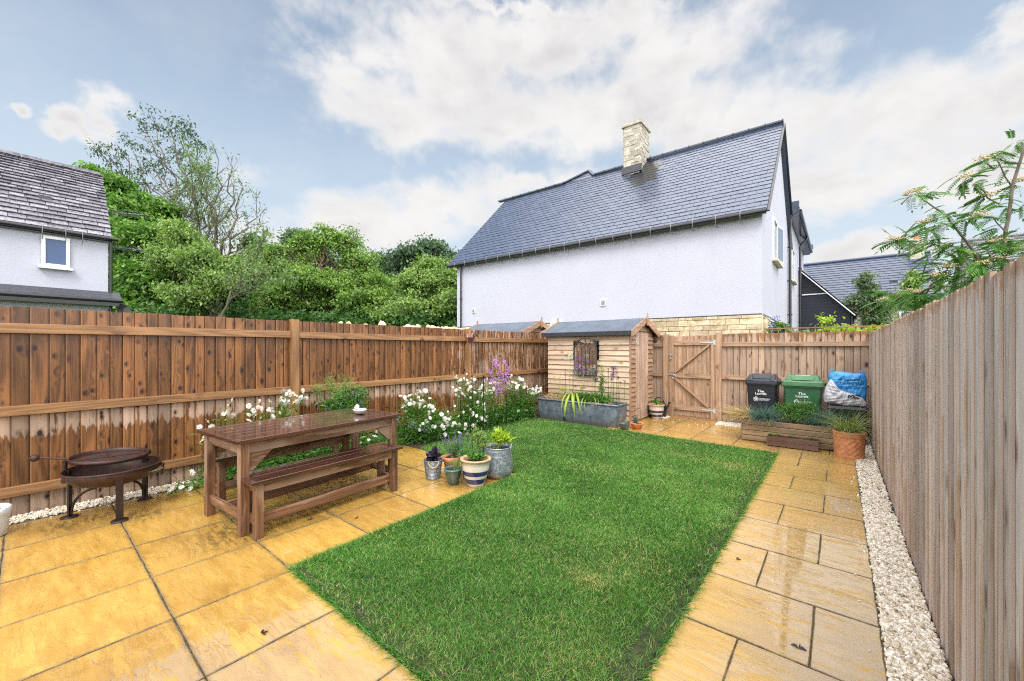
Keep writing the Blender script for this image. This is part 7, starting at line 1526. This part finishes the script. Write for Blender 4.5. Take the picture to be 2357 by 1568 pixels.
# ---------------------------------------------------------------- bird feeder
p = xp(1084, 777, -5.70); b = p; T = thing('bird_feeder', 'six sided wooden bird feeder hung on the left fence post', 'bird feeder', tuple(b), R(-58)); plain('feeder wood', (.16,.06,.05), .5); plain('feeder edge', (.62,.42,.28), .5)
hx_ = [(.085*math.cos(a), .085*math.sin(a)) for a in np.arange(6)*PI/3]; hi = [(.066*math.cos(a), .066*math.sin(a)) for a in np.arange(6)*PI/3]
mb = MB()
for y, P1, P2 in ((-.05, hx_, hi), (.05, hx_, hi)): pass
V = [(x, -.05, z) for x, z in hx_]+[(x, .06, z) for x, z in hx_]+[(x, .06, z) for x, z in hi]+[(x, -.05, z) for x, z in hi]; F = []
for r_ in range(4):
    for j in range(6): F.append([r_*6+j, r_*6+(j+1) % 6, ((r_+1) % 4)*6+(j+1) % 6, ((r_+1) % 4)*6+j])
mb.add(V, F, 1); mb.build('hexagon_frame', MT['feeder wood'], T); mb = MB(); tube(mb, [(x, -.052, z) for x, z in [(.076*math.cos(a), .076*math.sin(a)) for a in np.arange(6)*PI/3]], .008, 5, closed=True, smooth=False); mb.build('front_edge', MT['feeder edge'], T)
mb = MB(); mb.add([(x, .03, z) for x, z in hi], [list(range(6))], 1); mb.build('back_panel', MT['iron grey'], T); mb = MB(); prism(mb, [(-.04, -.058), (.04, -.058), (.06, -.02), (-.05, -.045)], 1, -.03, .03); mb.build('seed', MT['feeder edge'], T)
mb = MB(); beam(mb, (.06, 0, -.03), (.24, .04, -.09), .02, .03); tube(mb, [(.06, 0, -.05), (.2, .03, -.12)], .004, 5); mb.build('perch_arm', MT['black iron'], T); mb = MB(); tube(mb, [(-.075, 0, .04), (-.11, .0, .09)], .006, 5); mb.build('peg', MT['print white'], T)
# ---------------------------------------------------------------- small things on the ground
def snail(label, u, v, s=1.):
    p = gp(u, v); T = thing('snail', label, 'snail', tuple(p), rnd(0, 6)); mb = MB(); mb.add(IV*np.array([.012, .010, .010])*s+[0, 0, .010*s], IF, 1, smooth=True); mb.build('shell', MT['crate timber'], T); mb = MB(); tube(mb, [(-.012*s, 0, .003), (.018*s, 0, .003), (.026*s, 0, .004)], [.003, .004, .002], 6); mb.build('body', MT['bark dark'], T)
snail('dark brown snail on the patio slab in front of the bench', 713, 1197, 1.5); snail('tiny dark snail right of the one in front of the bench', 822, 1193, .8); snail('small black snail alone on a slab of the right hand path', 1698, 1288, .8)
for (u, v, lb, s) in ((604, 1459, 'dark curled leaf lying on the wet near patio', .03), (1838, 1494, 'dark wet leaf lying on the near path slab', .035)):
    p = gp(u, v); T = thing('fallen_leaf', lb, 'leaf', tuple(p)); mb = MB(); ribbons(mb, np.array([[0, 0, .004]]*3), np.array([[1, .2, .1], [-1, .3, .1], [.2, 1, .15]]), s, s*.7, (0, 0, -.1), seg=4, prof='leaf', tone=.3); mb.build('leaf_blade', MT['purple leaf'], T)
p = gp(436, 1131); T = thing('fallen_daisy', 'single daisy lying on the patio beside the gravel near the table', 'daisy', tuple(p)); f = bpy.data.objects.new('flower', FH); COL.objects.link(f); f.parent = T; f.location = (0, 0, .03); f.rotation_euler = (R(-25), R(20), 0)
f.rotation_euler = (R(35), R(25), 0); f.scale = (.75,)*3; mb = MB(); tuft(mb, (-.07, .05, 0), 26, (.04, .1), (.012, .022), 1.6, .3, (.4, .2), rr=.03, prof='leaf'); mb.build('leaves', MT['garden leaf'], T)
